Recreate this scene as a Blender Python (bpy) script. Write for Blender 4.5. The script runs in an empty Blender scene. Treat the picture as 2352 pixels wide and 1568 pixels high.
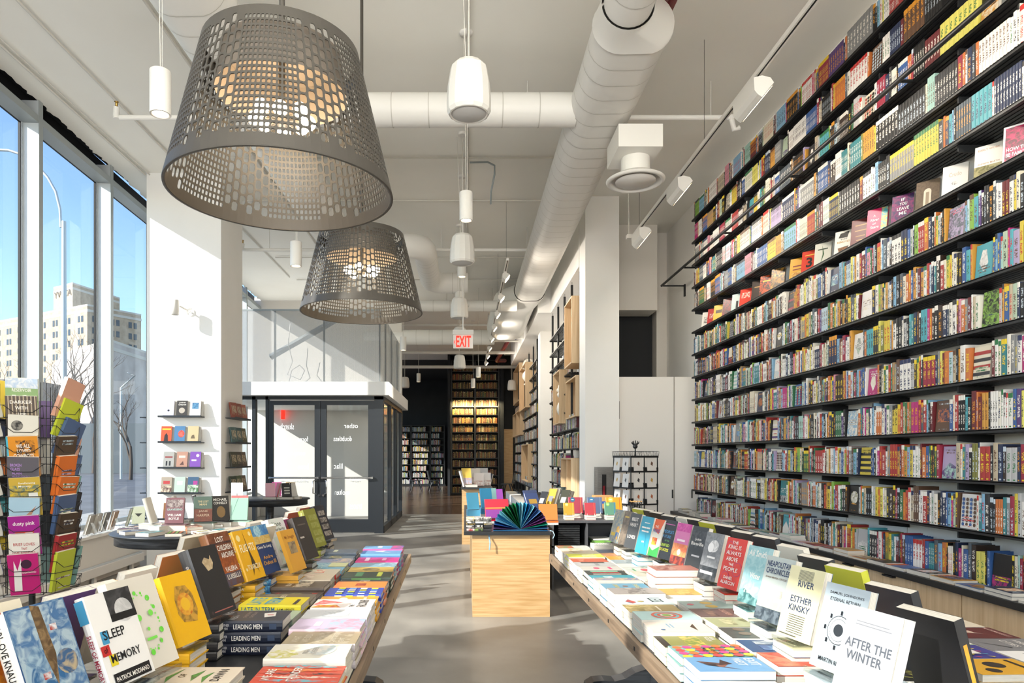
import bpy, math, random
from mathutils import Vector, Matrix
PI = math.pi
SC = bpy.context.scene
COL = SC.collection
CH = 1.42                      # camera height; h below always means height above the camera
F, VX, VY = 1568.0, 1068.0, 1047.0

# ---------------------------------------------------------------- camera, sky, sun, exposure
cam = bpy.data.cameras.new('camera')
cam.sensor_width = 36; cam.lens = 24
cam.shift_x = (1176 - VX) / 2352; cam.shift_y = (VY - 784) / 2352
cam.clip_end = 1000; cam.clip_start = .05
camo = bpy.data.objects.new('camera', cam); COL.objects.link(camo)
camo.location = (0, 0, CH); camo.rotation_euler = (PI / 2, 0, 0)
SC.camera = camo
SC.view_settings.view_transform = 'Standard'
SC.view_settings.look = 'None'
SC.view_settings.gamma = 1
SC.view_settings.use_curve_mapping = False
SC.view_settings.exposure = 1.42
SUN = Vector((1.5, 1.0, -.92)).normalized()
w = bpy.data.worlds.new('sky'); SC.world = w; w.use_nodes = True
nt = w.node_tree
sky = nt.nodes.new('ShaderNodeTexSky'); sky.sky_type = 'NISHITA'; sky.sun_disc = False
sky.sun_elevation = math.radians(27); sky.sun_rotation = math.atan2(-1.5, -1.0)
sky.air_density = 1; sky.dust_density = .1; sky.ozone_density = 3
bgn = nt.nodes['Background']; nt.links.new(sky.outputs[0], bgn.inputs[0]); bgn.inputs[1].default_value = .125
sl = bpy.data.lights.new('sun', 'SUN'); sl.energy = 3.3; sl.angle = math.radians(.55); sl.color = (1, .95, .87)
so = bpy.data.objects.new('sun', sl); COL.objects.link(so)
so.rotation_euler = SUN.to_track_quat('-Z', 'Y').to_euler(); so.location = (-8, -6, 8)
al = bpy.data.lights.new('front_fill', 'AREA'); al.shape = 'RECTANGLE'; al.size = 6.5; al.size_y = 2.6; al.energy = 430; al.color = (1, .97, .93)
ao = bpy.data.objects.new('front_fill', al); COL.objects.link(ao); ao.location = (-.5, -3.9, 2.3); ao.rotation_euler = (math.radians(160), 0, 0)   # added fill behind the camera, tilted up to brighten ceiling and room
SC.cycles.use_adaptive_sampling = True; SC.cycles.adaptive_threshold = .03; SC.cycles.max_bounces = 6; SC.cycles.diffuse_bounces = 4; SC.cycles.glossy_bounces = 3
SC.cycles.transmission_bounces = 4; SC.cycles.transparent_max_bounces = 16
SC.cycles.caustics_reflective = False; SC.cycles.caustics_refractive = False
SC.cycles.sample_clamp_indirect = 6

# ---------------------------------------------------------------- helpers
def L(h):
    if not isinstance(h, str): return tuple(h[:3])
    h = h.lstrip('#'); o = []
    for i in (0, 2, 4):
        c = int(h[i:i + 2], 16) / 255
        o.append(c / 12.92 if c <= .04045 else ((c + .055) / 1.055) ** 2.4)
    return tuple(o)
def at(px, py, Y): return Vector(((px - VX) / F * Y, Y, CH - (py - VY) / F * Y))
def on(px, py, z):
    Y = (CH - z) * F / (py - VY)
    return Vector(((px - VX) / F * Y, Y, z))

def mat(name, col=(.8, .8, .8), rough=.5, metal=0, emit=None, es=1, spec=.5, alpha=None):
    m = bpy.data.materials.new(name); m.use_nodes = True
    b = m.node_tree.nodes['Principled BSDF']
    b.inputs['Base Color'].default_value = (*L(col), 1); b.inputs['Roughness'].default_value = rough
    b.inputs['Metallic'].default_value = metal; b.inputs['Specular IOR Level'].default_value = spec
    if emit is not None:
        b.inputs['Emission Color'].default_value = (*L(emit), 1); b.inputs['Emission Strength'].default_value = es
    return m
def N(m, t, **kw):
    n = m.node_tree.nodes.new(t)
    for k, v in kw.items():
        if k in n.inputs: n.inputs[k].default_value = v
        else: setattr(n, k, v)
    return n
def K(m, a, b): m.node_tree.links.new(a, b)
def mapping(m, scale, coord='Object'):
    tc = N(m, 'ShaderNodeTexCoord'); mp = N(m, 'ShaderNodeMapping'); mp.inputs['Scale'].default_value = scale
    K(m, tc.outputs[coord], mp.inputs[0]); return mp.outputs[0]
def noisy(m, c1, c2, scale=(1, 1, 1), ns=4, detail=4, bump=0, r1=None, r2=None, lo=.35, hi=.65):
    b = m.node_tree.nodes['Principled BSDF']; v = mapping(m, scale)
    n = N(m, 'ShaderNodeTexNoise', Scale=ns, Detail=detail); K(m, v, n.inputs['Vector'])
    r = N(m, 'ShaderNodeValToRGB'); r.color_ramp.elements[0].position = lo; r.color_ramp.elements[1].position = hi
    r.color_ramp.elements[0].color = (*L(c1), 1); r.color_ramp.elements[1].color = (*L(c2), 1)
    K(m, n.outputs[0], r.inputs[0]); K(m, r.outputs[0], b.inputs['Base Color'])
    if bump:
        bp = N(m, 'ShaderNodeBump', Strength=bump, Distance=.01); K(m, n.outputs[0], bp.inputs['Height']); K(m, bp.outputs[0], b.inputs['Normal'])
    if r1 is not None:
        mr = N(m, 'ShaderNodeMapRange'); mr.inputs[3].default_value = r1; mr.inputs[4].default_value = r2
        K(m, n.outputs[0], mr.inputs[0]); K(m, mr.outputs[0], b.inputs['Roughness'])
    return m

M = {}
M['white'] = noisy(mat('painted plaster', rough=.7), '#f0eee9', '#f4f2ee', ns=1.2, bump=.02)
M['ceil'] = noisy(mat('painted concrete ceiling', rough=.75), '#f0ede4', '#f4f2ea', ns=.8, bump=.04)
M['beige'] = mat('warm white paint', '#dfd9d0', .6)
M['door_white'] = mat('white lacquered cabinet', '#e4dfd8', .5)
M['duct'] = mat('white painted duct', '#eceae4', .5)
M['duct_line'] = mat('duct seam', '#c9c6bd', .6)
M['black'] = mat('black powder coat', '#17181a', .45)
M['blackm'] = mat('matt black paint', '#141619', .7)
M['blackwall'] = noisy(mat('black wall', rough=.75), '#15171b', '#1c1f24', ns=2)
M['frame'] = mat('dark aluminium', '#262a2f', .4, .3)
M['alu'] = mat('pale grey aluminium', '#c3c9cc', .45, .1)
M['alu2'] = mat('grey aluminium', '#9aa1a2', .45, .1)
M['gasket'] = mat('rubber gasket', '#0c0d0e', .6)
M['steel'] = noisy(mat('brushed steel', '#9a9896', .32, .9), '#8d8b88', '#aaa7a4', scale=(1, 1, 40), ns=20)
M['chrome'] = mat('polished steel', '#d8d8d8', .15, 1)
M['lamp'] = mat('bronze grey metal', '#4b4741', .45, .2)
M['lampin'] = mat('inner diffuser drum', '#8f8478', .7)
M['bulb'] = mat('glowing bulb', '#fff3dd', .4, emit='#ffe2b8', es=13)
M['glow'] = mat('lit lens', '#fff6e8', .4, emit='#ffe6c0', es=7)
M['whitemet'] = mat('white enamel', '#e6e3dd', .4)
M['grille'] = mat('speaker grille', '#c9c8c6', .7)
M['red_pipe'] = mat('red painted pipe', '#8c1220', .4)
M['paper'] = None
M['wire'] = mat('black wire', '#101112', .45)
M['cord'] = mat('cord', '#d7d3ca', .6)
M['dark_cord'] = mat('dark cord', '#3a3733', .6)
M['gray_desk'] = mat('dark grey laminate', '#4a4a4d', .45)
M['plaster_bust'] = mat('white plaster', '#ece7db', .7)
M['card'] = mat('cardboard', '#b98d58', .8)
M['exit_red'] = mat('exit letters', '#e3261a', .5, emit='#ff2010', es=.9)
M['exit_white'] = mat('exit panel', '#f1efea', .4)
M['decal'] = mat('white vinyl', '#ffffff', .6)
def wood(name, c1, c2, scale, rough=.45, ns=3):
    return noisy(mat(name, rough=rough), c1, c2, scale=scale, ns=ns, detail=8, lo=.3, hi=.72)
M['oak'] = wood('oak veneer vertical', '#c4a47c', '#dcc09a', (14, 14, .6))
M['oakh'] = wood('oak veneer horizontal', '#ad8755', '#cba97c', (1.2, 6, 22))
M['edge'] = wood('worn table edge', '#6a5847', '#957f68', (8, 1, 20))
M['tabletop'] = noisy(mat('black stained top', rough=.4), '#17181a', '#25272a', ns=9)
M['blackwood'] = noisy(mat('black stained wood', rough=.4), '#1c1d20', '#35383c', scale=(1, 1, 12), ns=5)
# concrete floor
m = M['floor'] = mat('polished concrete', rough=.3)
noisy(m, '#6a6864', '#918e88', scale=(1, 1, 1), ns=1.6, detail=9, r1=.28, r2=.5, lo=.3, hi=.7)
m = M['woodfloor'] = mat('dark wood floor', rough=.2)
b_ = m.node_tree.nodes['Principled BSDF']
v_ = mapping(m, (1, 1, 1)); br = N(m, 'ShaderNodeTexBrick', Scale=5.0); K(m, v_, br.inputs['Vector'])
br.inputs['Color1'].default_value = (*L('#4a3a30'), 1); br.inputs['Color2'].default_value = (*L('#5c4839'), 1); br.inputs['Mortar'].default_value = (*L('#2c231c'), 1)
br.inputs['Mortar Size'].default_value = .01; K(m, br.outputs[0], b_.inputs['Base Color'])
# glass: thin pane that reflects and lets light straight through
def glass(name, tint=(1, 1, 1), refl=1.0, ior=1.45):
    m = bpy.data.materials.new(name); m.use_nodes = True; t = m.node_tree; t.nodes.clear()
    o = t.nodes.new('ShaderNodeOutputMaterial'); mx = t.nodes.new('ShaderNodeMixShader'); tr = t.nodes.new('ShaderNodeBsdfTransparent')
    gl = t.nodes.new('ShaderNodeBsdfGlossy'); gl.inputs['Roughness'].default_value = .02; lw = t.nodes.new('ShaderNodeLayerWeight'); pw = t.nodes.new('ShaderNodeMath'); pw.operation = 'POWER'; pw.inputs[1].default_value = 4.5
    fr = t.nodes.new('ShaderNodeMath'); fr.operation = 'MULTIPLY_ADD'; fr.inputs[1].default_value = .75; fr.inputs[2].default_value = .035 * ior / 1.45
    t.links.new(lw.outputs['Facing'], pw.inputs[0]); t.links.new(pw.outputs[0], fr.inputs[0])
    tr.inputs[0].default_value = (*tint, 1); gl.inputs[0].default_value = (refl, refl, refl, 1)
    t.links.new(fr.outputs[0], mx.inputs[0]); t.links.new(tr.outputs[0], mx.inputs[1]); t.links.new(gl.outputs[0], mx.inputs[2]); t.links.new(mx.outputs[0], o.inputs[0]); return m
M['glass'] = glass('window glass', (.93, .96, .97), .8)
M['acrylic'] = glass('clear acrylic', (.86, .88, .88), 1.0, 1.6)
# woven metal mesh: partly open cloth of wire
m = M['mesh'] = bpy.data.materials.new('fine metal mesh'); m.use_nodes = True; t = m.node_tree
b_ = t.nodes['Principled BSDF']; b_.inputs['Base Color'].default_value = (*L('#8f9294'), 1); b_.inputs['Metallic'].default_value = .4; b_.inputs['Roughness'].default_value = .5
v_ = mapping(m, (1, 1, 1)); sx = N(m, 'ShaderNodeSeparateXYZ'); K(m, v_, sx.inputs[0])
ad = N(m, 'ShaderNodeMath', operation='ADD'); K(m, sx.outputs[0], ad.inputs[0]); K(m, sx.outputs[1], ad.inputs[1])
mu = N(m, 'ShaderNodeMath', operation='MULTIPLY'); mu.inputs[1].default_value = 420; K(m, ad.outputs[0], mu.inputs[0])
si = N(m, 'ShaderNodeMath', operation='SINE'); K(m, mu.outputs[0], si.inputs[0])
mr = N(m, 'ShaderNodeMapRange'); mr.inputs[1].default_value = -1; mr.inputs[3].default_value = .18; mr.inputs[4].default_value = .6
K(m, si.outputs[0], mr.inputs[0]); K(m, mr.outputs[0], b_.inputs['Alpha'])
# printed covers: flat colour from the mesh, second colour mixed in by noise (photographs, paintings)
def print_mat(name, spine):
    m = mat(name, rough=.38 if not spine else .5); b = m.node_tree.nodes['Principled BSDF']
    a = N(m, 'ShaderNodeAttribute', attribute_name='Col'); c = N(m, 'ShaderNodeAttribute', attribute_name='Col2')
    mx = N(m, 'ShaderNodeMix', data_type='RGBA'); 
    if not spine:
        v = mapping(m, (1, 1, 1)); n = N(m, 'ShaderNodeTexNoise', Scale=34, Detail=5, Distortion=1.2); K(m, v, n.inputs['Vector'])
        mr = N(m, 'ShaderNodeMapRange'); mr.inputs[1].default_value = .4; mr.inputs[2].default_value = .6
        K(m, n.outputs[0], mr.inputs[0]); fac = mr.outputs[0]
    else:
        uv = N(m, 'ShaderNodeUVMap'); s = N(m, 'ShaderNodeSeparateXYZ'); K(m, uv.outputs[0], s.inputs[0])
        # u + 3*k carries a per-book number k ; v along the spine
        fr = N(m, 'ShaderNodeMath', operation='FRACT'); K(m, s.outputs[0], fr.inputs[0])
        fl = N(m, 'ShaderNodeMath', operation='FLOOR'); K(m, s.outputs[0], fl.inputs[0])
        def mth(op, x, y=None):
            q = N(m, 'ShaderNodeMath', operation=op)
            for i, z in enumerate((x, y)):
                if z is None: continue
                if isinstance(z, (int, float)): q.inputs[i].default_value = z
                else: K(m, z, q.inputs[i])
            return q.outputs[0]
        cx = N(m, 'ShaderNodeCombineXYZ'); K(m, mth('MULTIPLY', fr.outputs[0], 3.0), cx.inputs[0])
        K(m, mth('MULTIPLY', s.outputs[1], 34.0), cx.inputs[1]); K(m, mth('MULTIPLY', fl.outputs[0], 7.3), cx.inputs[2])
        n = N(m, 'ShaderNodeTexNoise', Scale=1.3, Detail=1); K(m, cx.outputs[0], n.inputs['Vector'])
        letters = mth('GREATER_THAN', n.outputs[0], .5)
        du = mth('ABSOLUTE', mth('SUBTRACT', fr.outputs[0], .5)); inu = mth('LESS_THAN', du, .25)
        ph = mth('FRACT', mth('MULTIPLY', fl.outputs[0], .377))
        lo = mth('MULTIPLY', ph, .22)
        inv = mth('MULTIPLY', mth('GREATER_THAN', s.outputs[1], mth('ADD', lo, .12)), mth('LESS_THAN', s.outputs[1], mth('ADD', lo, .68)))
        gap = mth('GREATER_THAN', mth('ABSOLUTE', mth('SUBTRACT', s.outputs[1], mth('ADD', lo, .42))), .035)
        txt = mth('MULTIPLY', mth('MULTIPLY', letters, inu), mth('MULTIPLY', inv, gap))
        ph2 = mth('FRACT', mth('MULTIPLY', fl.outputs[0], .619))
        band = mth('MULTIPLY', mth('GREATER_THAN', s.outputs[1], .86), mth('GREATER_THAN', ph2, .6))
        logo = mth('MULTIPLY', mth('LESS_THAN', mth('ABSOLUTE', mth('SUBTRACT', s.outputs[1], .05)), .02), mth('LESS_THAN', du, .2))
        fac = mth('MAXIMUM', mth('MAXIMUM', txt, band), logo)
    K(m, fac, mx.inputs[0]); K(m, a.outputs[0], mx.inputs[6]); K(m, c.outputs[0], mx.inputs[7]); ml = N(m, 'ShaderNodeMix', data_type='RGBA', blend_type='MULTIPLY'); ml.inputs[0].default_value = 1; ml.inputs[7].default_value = (.80, .79, .78, 1)
    K(m, mx.outputs[2], ml.inputs[6]); K(m, ml.outputs[2], b.inputs['Base Color'])
    return m
M['print'] = print_mat('printed cover', False)
M['spine'] = print_mat('printed spine', True)
m = M['paper'] = mat('page edges', rough=.8)
noisy(m, '#a9a397', '#cfcabf', scale=(1, 1, 120), ns=8, detail=2, lo=.2, hi=.6)

class MB:
    """collects faces of ONE part"""
    def __init__(s): s.v = []; s.f = []; s.m = []; s.c = []; s.c2 = []; s.uv = []; s.sm = []; s.T = None; s.hc = False
    def add(s, vs, fs, m, c=None, c2=None, uv=None, sm=False):
        b = len(s.v)
        if s.T is not None: vs = [s.T @ Vector(p) for p in vs]
        s.v.extend(vs)
        if c is not None: s.hc = True
        for i, f in enumerate(fs):
            s.f.append(tuple(b + k for k in f)); s.m.append(m); s.c.append(c); s.c2.append(c2 if c2 is not None else c)
            s.uv.append(uv[i] if uv else None); s.sm.append(sm)
    def box(s, a, b, m, c=None, c2=None, skip=()):
        x0, y0, z0 = a; x1, y1, z1 = b
        vs = [(x0, y0, z0), (x1, y0, z0), (x1, y1, z0), (x0, y1, z0), (x0, y0, z1), (x1, y0, z1), (x1, y1, z1), (x0, y1, z1)]
        fs = {'-z': (0, 3, 2, 1), '+z': (4, 5, 6, 7), '-y': (0, 1, 5, 4), '+x': (1, 2, 6, 5), '+y': (2, 3, 7, 6), '-x': (3, 0, 4, 7)}
        s.add(vs, [f for k, f in fs.items() if k not in skip], m, c, c2); return s
    def obox(s, c, sz, m, rot=(0, 0, 0), col=None, c2=None):
        from mathutils import Euler
        old = s.T; t = Matrix.Translation(c) @ Euler(rot).to_matrix().to_4x4(); s.T = t if old is None else old @ t
        h = [k / 2 for k in sz]; s.box((-h[0], -h[1], -h[2]), (h[0], h[1], h[2]), m, col, c2); s.T = old; return s
    def prism(s, pts, z0, z1, m, axis='z', c=None, c2=None, sm=False):
        n = len(pts)
        def P(p, z): return (p[0], p[1], z) if axis == 'z' else ((p[0], z, p[1]) if axis == 'y' else (z, p[0], p[1]))
        vs = [P(p, z0) for p in pts] + [P(p, z1) for p in pts]
        s.add(vs, [tuple(range(n))[::-1], tuple(range(n, 2 * n))], m, c, c2)
        s.add(vs, [(i, (i + 1) % n, n + (i + 1) % n, n + i) for i in range(n)], m, c, c2, sm=sm); return s
    def lathe(s, prof, m, c=(0, 0, 0), n=24, col=None, sm=True, flat=False):
        """prof: list of (r, z)"""
        vs = []
        for r, z in prof:
            for i in range(n):
                a = 2 * PI * i / n; vs.append((c[0] + r * math.cos(a), c[1] + r * math.sin(a), c[2] + z))
        fs = []
        for j in range(len(prof) - 1):
            for i in range(n):
                k = (i + 1) % n; fs.append((j * n + i, j * n + k, (j + 1) * n + k, (j + 1) * n + i))
        s.add(vs, fs, m, col, sm=sm and not flat); return s
    def tube(s, pts, r, m, n=8, rr=None, col=None, flat=(1, 1), cap=True):
        pts = [Vector(p) for p in pts]; N_ = len(pts); vs = []
        up = None
        for i, p in enumerate(pts):
            d = (pts[min(i + 1, N_ - 1)] - pts[max(i - 1, 0)]).normalized()
            if up is None:
                up = Vector((0, 0, 1)) if abs(d.z) < .9 else Vector((0, 1, 0))
            u = d.cross(up); u = u.normalized() if u.length > 1e-6 else Vector((1, 0, 0)); v = u.cross(d).normalized()
            if abs(d.z) >= .9 or abs(up.dot(d)) > .98: up = v
            q = rr[i] if rr else r
            for k in range(n):
                a = 2 * PI * k / n; vs.append(p + u * math.cos(a) * q * flat[0] + v * math.sin(a) * q * flat[1])
        fs = [(j * n + i, j * n + (i + 1) % n, (j + 1) * n + (i + 1) % n, (j + 1) * n + i) for j in range(N_ - 1) for i in range(n)]
        s.add(vs, fs, m, col, sm=n > 5)
        if cap: s.add([vs[k] for k in range(n)] + [vs[(N_ - 1) * n + k] for k in range(n)], [tuple(range(n))[::-1], tuple(range(n, 2 * n))], m, col)
        return s
    def cyl(s, a, b, r, m, n=12, col=None): return s.tube([a, b], r, m, n, col=col)
    def sphere(s, c, r, m, n=12, k=8, sc=(1, 1, 1), col=None):
        vs = []; fs = []
        for j in range(k + 1):
            t = PI * j / k
            for i in range(n):
                a = 2 * PI * i / n; vs.append((c[0] + r * sc[0] * math.sin(t) * math.cos(a), c[1] + r * sc[1] * math.sin(t) * math.sin(a), c[2] + r * sc[2] * math.cos(t)))
        for j in range(k):
            for i in range(n):
                q = (i + 1) % n; fs.append((j * n + i, (j + 1) * n + i, (j + 1) * n + q, j * n + q))
        s.add(vs, fs, m, col, sm=True); return s
    def mesh(s, name):
        me = bpy.data.meshes.new(name); me.from_pydata([tuple(v) for v in s.v], [], s.f)
        mats = []
        for m in s.m:
            if m not in mats: mats.append(m)
        for m in mats: me.materials.append(m)
        ix = {m: i for i, m in enumerate(mats)}
        me.polygons.foreach_set('material_index', [ix[m] for m in s.m]); me.polygons.foreach_set('use_smooth', s.sm)
        if s.hc:
            for nm, cc in (('Col', s.c), ('Col2', s.c2)):
                a = me.color_attributes.new(nm, 'FLOAT_COLOR', 'CORNER'); buf = []
                for f, c in zip(s.f, cc): buf.extend((*(c or (.8, .8, .8)), 1.0) * len(f))
                a.data.foreach_set('color', buf)
        if any(u for u in s.uv):
            l = me.uv_layers.new(name='UVMap'); buf = []
            for f, u in zip(s.f, s.uv):
                for k in range(len(f)): buf.extend(u[k] if u else (0, 0))
            l.data.foreach_set('uv', buf)
        me.update(); return me
    def build(s, name, parent=None, **kw): return link(name, s.mesh(name), parent, **kw)

def link(name, me, parent=None, label=None, cat=None, group=None, kind=None, mw=None):
    o = bpy.data.objects.new(name, me); COL.objects.link(o)
    if parent is not None: o.parent = parent
    if mw is not None: o.matrix_world = mw if parent is None else mw
    tag(o, label, cat, group, kind); return o
LABELS = {}
def tag(o, label=None, cat=None, group=None, kind=None):
    if label:
        if label in LABELS and not group: print('DUP LABEL', label)
        LABELS[label] = 1; o['label'] = label
        n = len(label.split())
        if n > 16 or n < 4: print('LABEL LEN', n, label)
    if cat: o['category'] = cat
    if group: o['group'] = group
    if kind: o['kind'] = kind
def thing(name, loc, label, cat, group=None, rz=0):
    o = bpy.data.objects.new(name, None); COL.objects.link(o); o.location = loc; o.rotation_euler = (0, 0, rz); o.empty_display_size = .05
    tag(o, label, cat, group); return o
def copy_tree(o, parent=None):
    c = o.copy(); COL.objects.link(c)
    if parent is not None: c.parent = parent
    for ch in list(o.children): copy_tree(ch, c)
    return c
def struct(name, mb): return mb.build(name, kind='structure')
ORD = 'zeroth first second third fourth fifth sixth seventh eighth ninth tenth eleventh twelfth thirteenth fourteenth fifteenth sixteenth seventeenth eighteenth nineteenth twentieth'.split()
def nth(n):
    if n <= 20: return ORD[n]
    t, u = divmod(n, 10); T = {2: 'twenty', 3: 'thirty', 4: 'forty', 5: 'fifty', 6: 'sixty', 7: 'seventy', 8: 'eighty', 9: 'ninety'}
    return (T[t] + '-' + ORD[u]) if u else T[t][:-1] + 'ieth'
_TX = {}
def text_mesh(s, bold=0.0):
    k = (s, bold)
    if k not in _TX:
        c = bpy.data.curves.new('txt', 'FONT'); c.body = s; c.resolution_u = 2; c.offset = bold
        o = bpy.data.objects.new('txt', c); me = bpy.data.meshes.new_from_object(o)
        vs = [v.co.copy() for v in me.vertices]; fs = [tuple(p.vertices) for p in me.polygons]
        bpy.data.objects.remove(o); bpy.data.curves.remove(c); bpy.data.meshes.remove(me)
        x0 = min(v.x for v in vs); x1 = max(v.x for v in vs); y0 = min(v.y for v in vs); y1 = max(v.y for v in vs)
        _TX[k] = ([((v.x - x0) / (x1 - x0), (v.y - y0) / (y1 - y0)) for v in vs], fs, (x1 - x0) / (y1 - y0))
    return _TX[k]
def put_text(mb, s, org, ux, uy, m, c=None, bold=0.0):
    """text fitted to the parallelogram org, org+ux, org+uy"""
    vs, fs, _ = text_mesh(s, bold); org = Vector(org); ux = Vector(ux); uy = Vector(uy)
    mb.add([org + ux * a + uy * b for a, b in vs], fs, m, c)

# ================================================================ the room
CZ = CH + 3.69                                  # ceiling
b = MB(); b.box((-6.2, -4.2, -.1), (3.6, 16.7, 0), M['floor']); struct('floor', b)
b = MB(); b.box((-6.2, 16.7, -.1), (4.6, 33.4, 0), M['woodfloor']); struct('floor_rear', b)
b = MB()
R0 = random.Random(5); pts = [(4.6, -4.2), (4.6, 26.2), (-6.2, 26.2), (-6.2, 16.4), (-4.9, 16.4)]
y = 16.3
while y > -4.2:
    pts.append((-4.45 - .045 * (y - 7.1) + R0.uniform(-.025, .025), y)); y -= .05
b.prism(pts, CZ, CZ + .12, M['ceil']); struct('ceiling', b)
b = MB(); b.box((-4.7, -4.2, CZ + .13), (4.6, 26.2, CZ + .3), M['blackm']); struct('roof', b)
b = MB(); b.box((3.34, -4.2, 0), (3.55, 12.2, CZ), M['white']); struct('wall_right', b)
b = MB()
for k in range(7): b.box((3.336, 4.30 + .82 * k + .03 - .82, .66), (3.3405, 4.304 + .82 * k + .03 - .82, CZ), M['duct_line'])
struct('trim_1', b)
b = MB()     # unseen street wall behind the camera: piers, glazing put in for fill light
for x in (-4.4, -2.3, -.2, 1.9, 3.2): b.box((x, -4.2, 0), (x + .2, -4.05, CZ), M['alu'])
b.box((-4.4, -4.2, 0), (3.4, -4.0, .5), M['beige']); b.box((-4.4, -4.2, 4.72), (3.4, -4.0, CZ), M['white']); struct('wall_front', b)
b = MB(); b.add([(-4.3, -4.13, .5), (3.3, -4.13, .5), (3.3, -4.13, 4.72), (-4.3, -4.13, 4.72)], [(0, 1, 2, 3)], M['glass']); struct('window_fill', b)
b = MB(); b.box((-7, 33.1, 0), (-.6, 33.3, CZ), M['blackwall']); b.box((-.62, 25.1, 0), (4.6, 25.3, CZ), M['blackwall']); b.box((-.62, 25.3, 0), (-.5, 33.3, CZ), M['blackwall']); struct('wall_back', b)
b = MB(); b.box((-7, 26.2, CZ - .02), (4.6, 33.4, CZ + .12), M['blackm']); struct('ceiling_rear', b)
b = MB(); b.box((2.2, 10.2, 0), (2.3, 25.1, CZ), M['white']); struct('wall_right_rear', b)
b = MB(); b.box((-6.2, 16.4, 0), (-6.0, 33.2, .4), M['white']); b.box((-6.2, 16.4, 4.4), (-6.0, 33.2, CZ), M['white'])
for y in (16.4, 19.3, 22.6, 25.8, 29.2, 32.9): b.box((-6.2, y, .4), (-6.0, y + .2, 4.4), M['alu'])
struct('wall_left_rear', b)
b = MB(); b.add([(-6.1, 16.4, .4), (-6.1, 33, .4), (-6.1, 33, 4.4), (-6.1, 16.4, 4.4)], [(0, 1, 2, 3)], M['glass']); struct('window_4', b)
# alcove above and behind the white cabinets
b = MB(); b.box((2.3, 12.0, 0), (3.34, 12.2, CZ), M['beige'])
b.box((2.3, 10.9, 3.75), (3.07, 11.4, CZ), M['beige']); b.box((3.17, 11.3, 0), (3.34, 12, CZ), M['beige']); struct('wall_alcove', b)
b = MB(); b.box((2.32, 11.5, 2.56), (3.15, 11.56, 3.86), M['blackm']); tag(b.build('black_screen'), 'tall matt black panel hung above the white cabinets', 'panel')
# columns and soffits
b = MB(); b.box((-4.15, 8.9, 0), (-3.18, 9.75, CZ), M['white']); struct('column', b)
b = MB(); b.box((1.71, 9.7, 0), (2.19, 10.2, CZ), M['white']); struct('column_1', b)
b = MB(); b.box((1.71, 15.5, 0), (2.2, 15.95, CZ), M['white']); struct('column_2', b)
b = MB(); b.box((1.70, 10.2, CH + 2.83), (2.2, 13.5, CZ), M['white']); b.box((1.44, 13.5, CH + 2.83), (2.2, 21.3, CZ), M['white']); struct('beam', b)
# window wall on the street side, slightly turned
WT = Matrix.Translation((-4.42 + .045 * 7.1, 0, 0)) @ Matrix.Rotation(math.atan(.045), 4, 'Z')
PIER = [7.12 + 1.57 * k for k in range(-8, 6)]
b = MB(); b.T = WT
for y in PIER:
    b.box((-.18, y - .03, .5), (-.004, y + .03, CZ - .002), M['alu']); b.box((-.004, y - .035, .5), (.004, y + .035, CZ - .002), M['alu2'])
    b.box((-.20, y - .05, .5), (-.16, y + .05, CH + 3.5), M['alu']); b.box((-.196, y - .06, .5), (-.17, y - .05, CH + 3.48), M['gasket']); b.box((-.196, y + .05, .5), (-.17, y + .06, CH + 3.48), M['gasket'])
b.box((-.18, -4.1, CH + 3.455), (-.002, 16.35, CH + 3.53), M['alu2']); b.box((-.2, -4.1, CH + 3.46), (-.17, 16.35, CH + 3.53), M['alu'])
b.box((-.195, -4.1, CH + 3.452), (-.175, 16.35, CH + 3.46), M['gasket']); b.box((-.24, -4.1, CH + 3.53), (-.2, 16.35, CZ + .12), M['blackm'])
b.box((-.2, -4.1, .53), (-.14, 16.35, .585), M['alu2']); struct('window_frame', b)
b = MB(); b.T = WT; b.add([(-.183, -4.1, .55), (-.183, 16.35, .55), (-.183, 16.35, CH + 3.5), (-.183, -4.1, CH + 3.5)], [(0, 1, 2, 3)], M['glass']); struct('window_1', b)
b = MB(); b.T = WT; b.box((-.3, -4.1, 0), (-.02, 16.35, .50), M['beige']); b.box((-.3, -4.1, 0), (.26, 8.9, .49), M['beige']); struct('wall_left', b)
b = MB(); b.T = WT; b.box((-.3, -4.1, .5), (.30, 8.94, .53), M['door_white']); struct('sill', b)
b = MB(); b.T = WT; b.box((-.16, -4.1, .53), (.22, 2.6, 2.9), M['beige']); b.box((-.16, -4.1, 4.2), (.1, 2.2, 4.95), M['beige']); struct('sun_blocker_left', b)  # unseen panels added to block sun from the near floor and wall-side table
b = MB(); b.T = WT; b.box((.27, -2, .075), (.34, 8.85, .17), M['door_white']); b.box((.27, -2, .17), (.31, 8.85, .185), M['alu'])
for k in range(12): b.box((.28, -1.9 + k * .95, 0), (.31, -1.84 + k * .95, .075), M['door_white'])
struct('baseboard_left', b)

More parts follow.
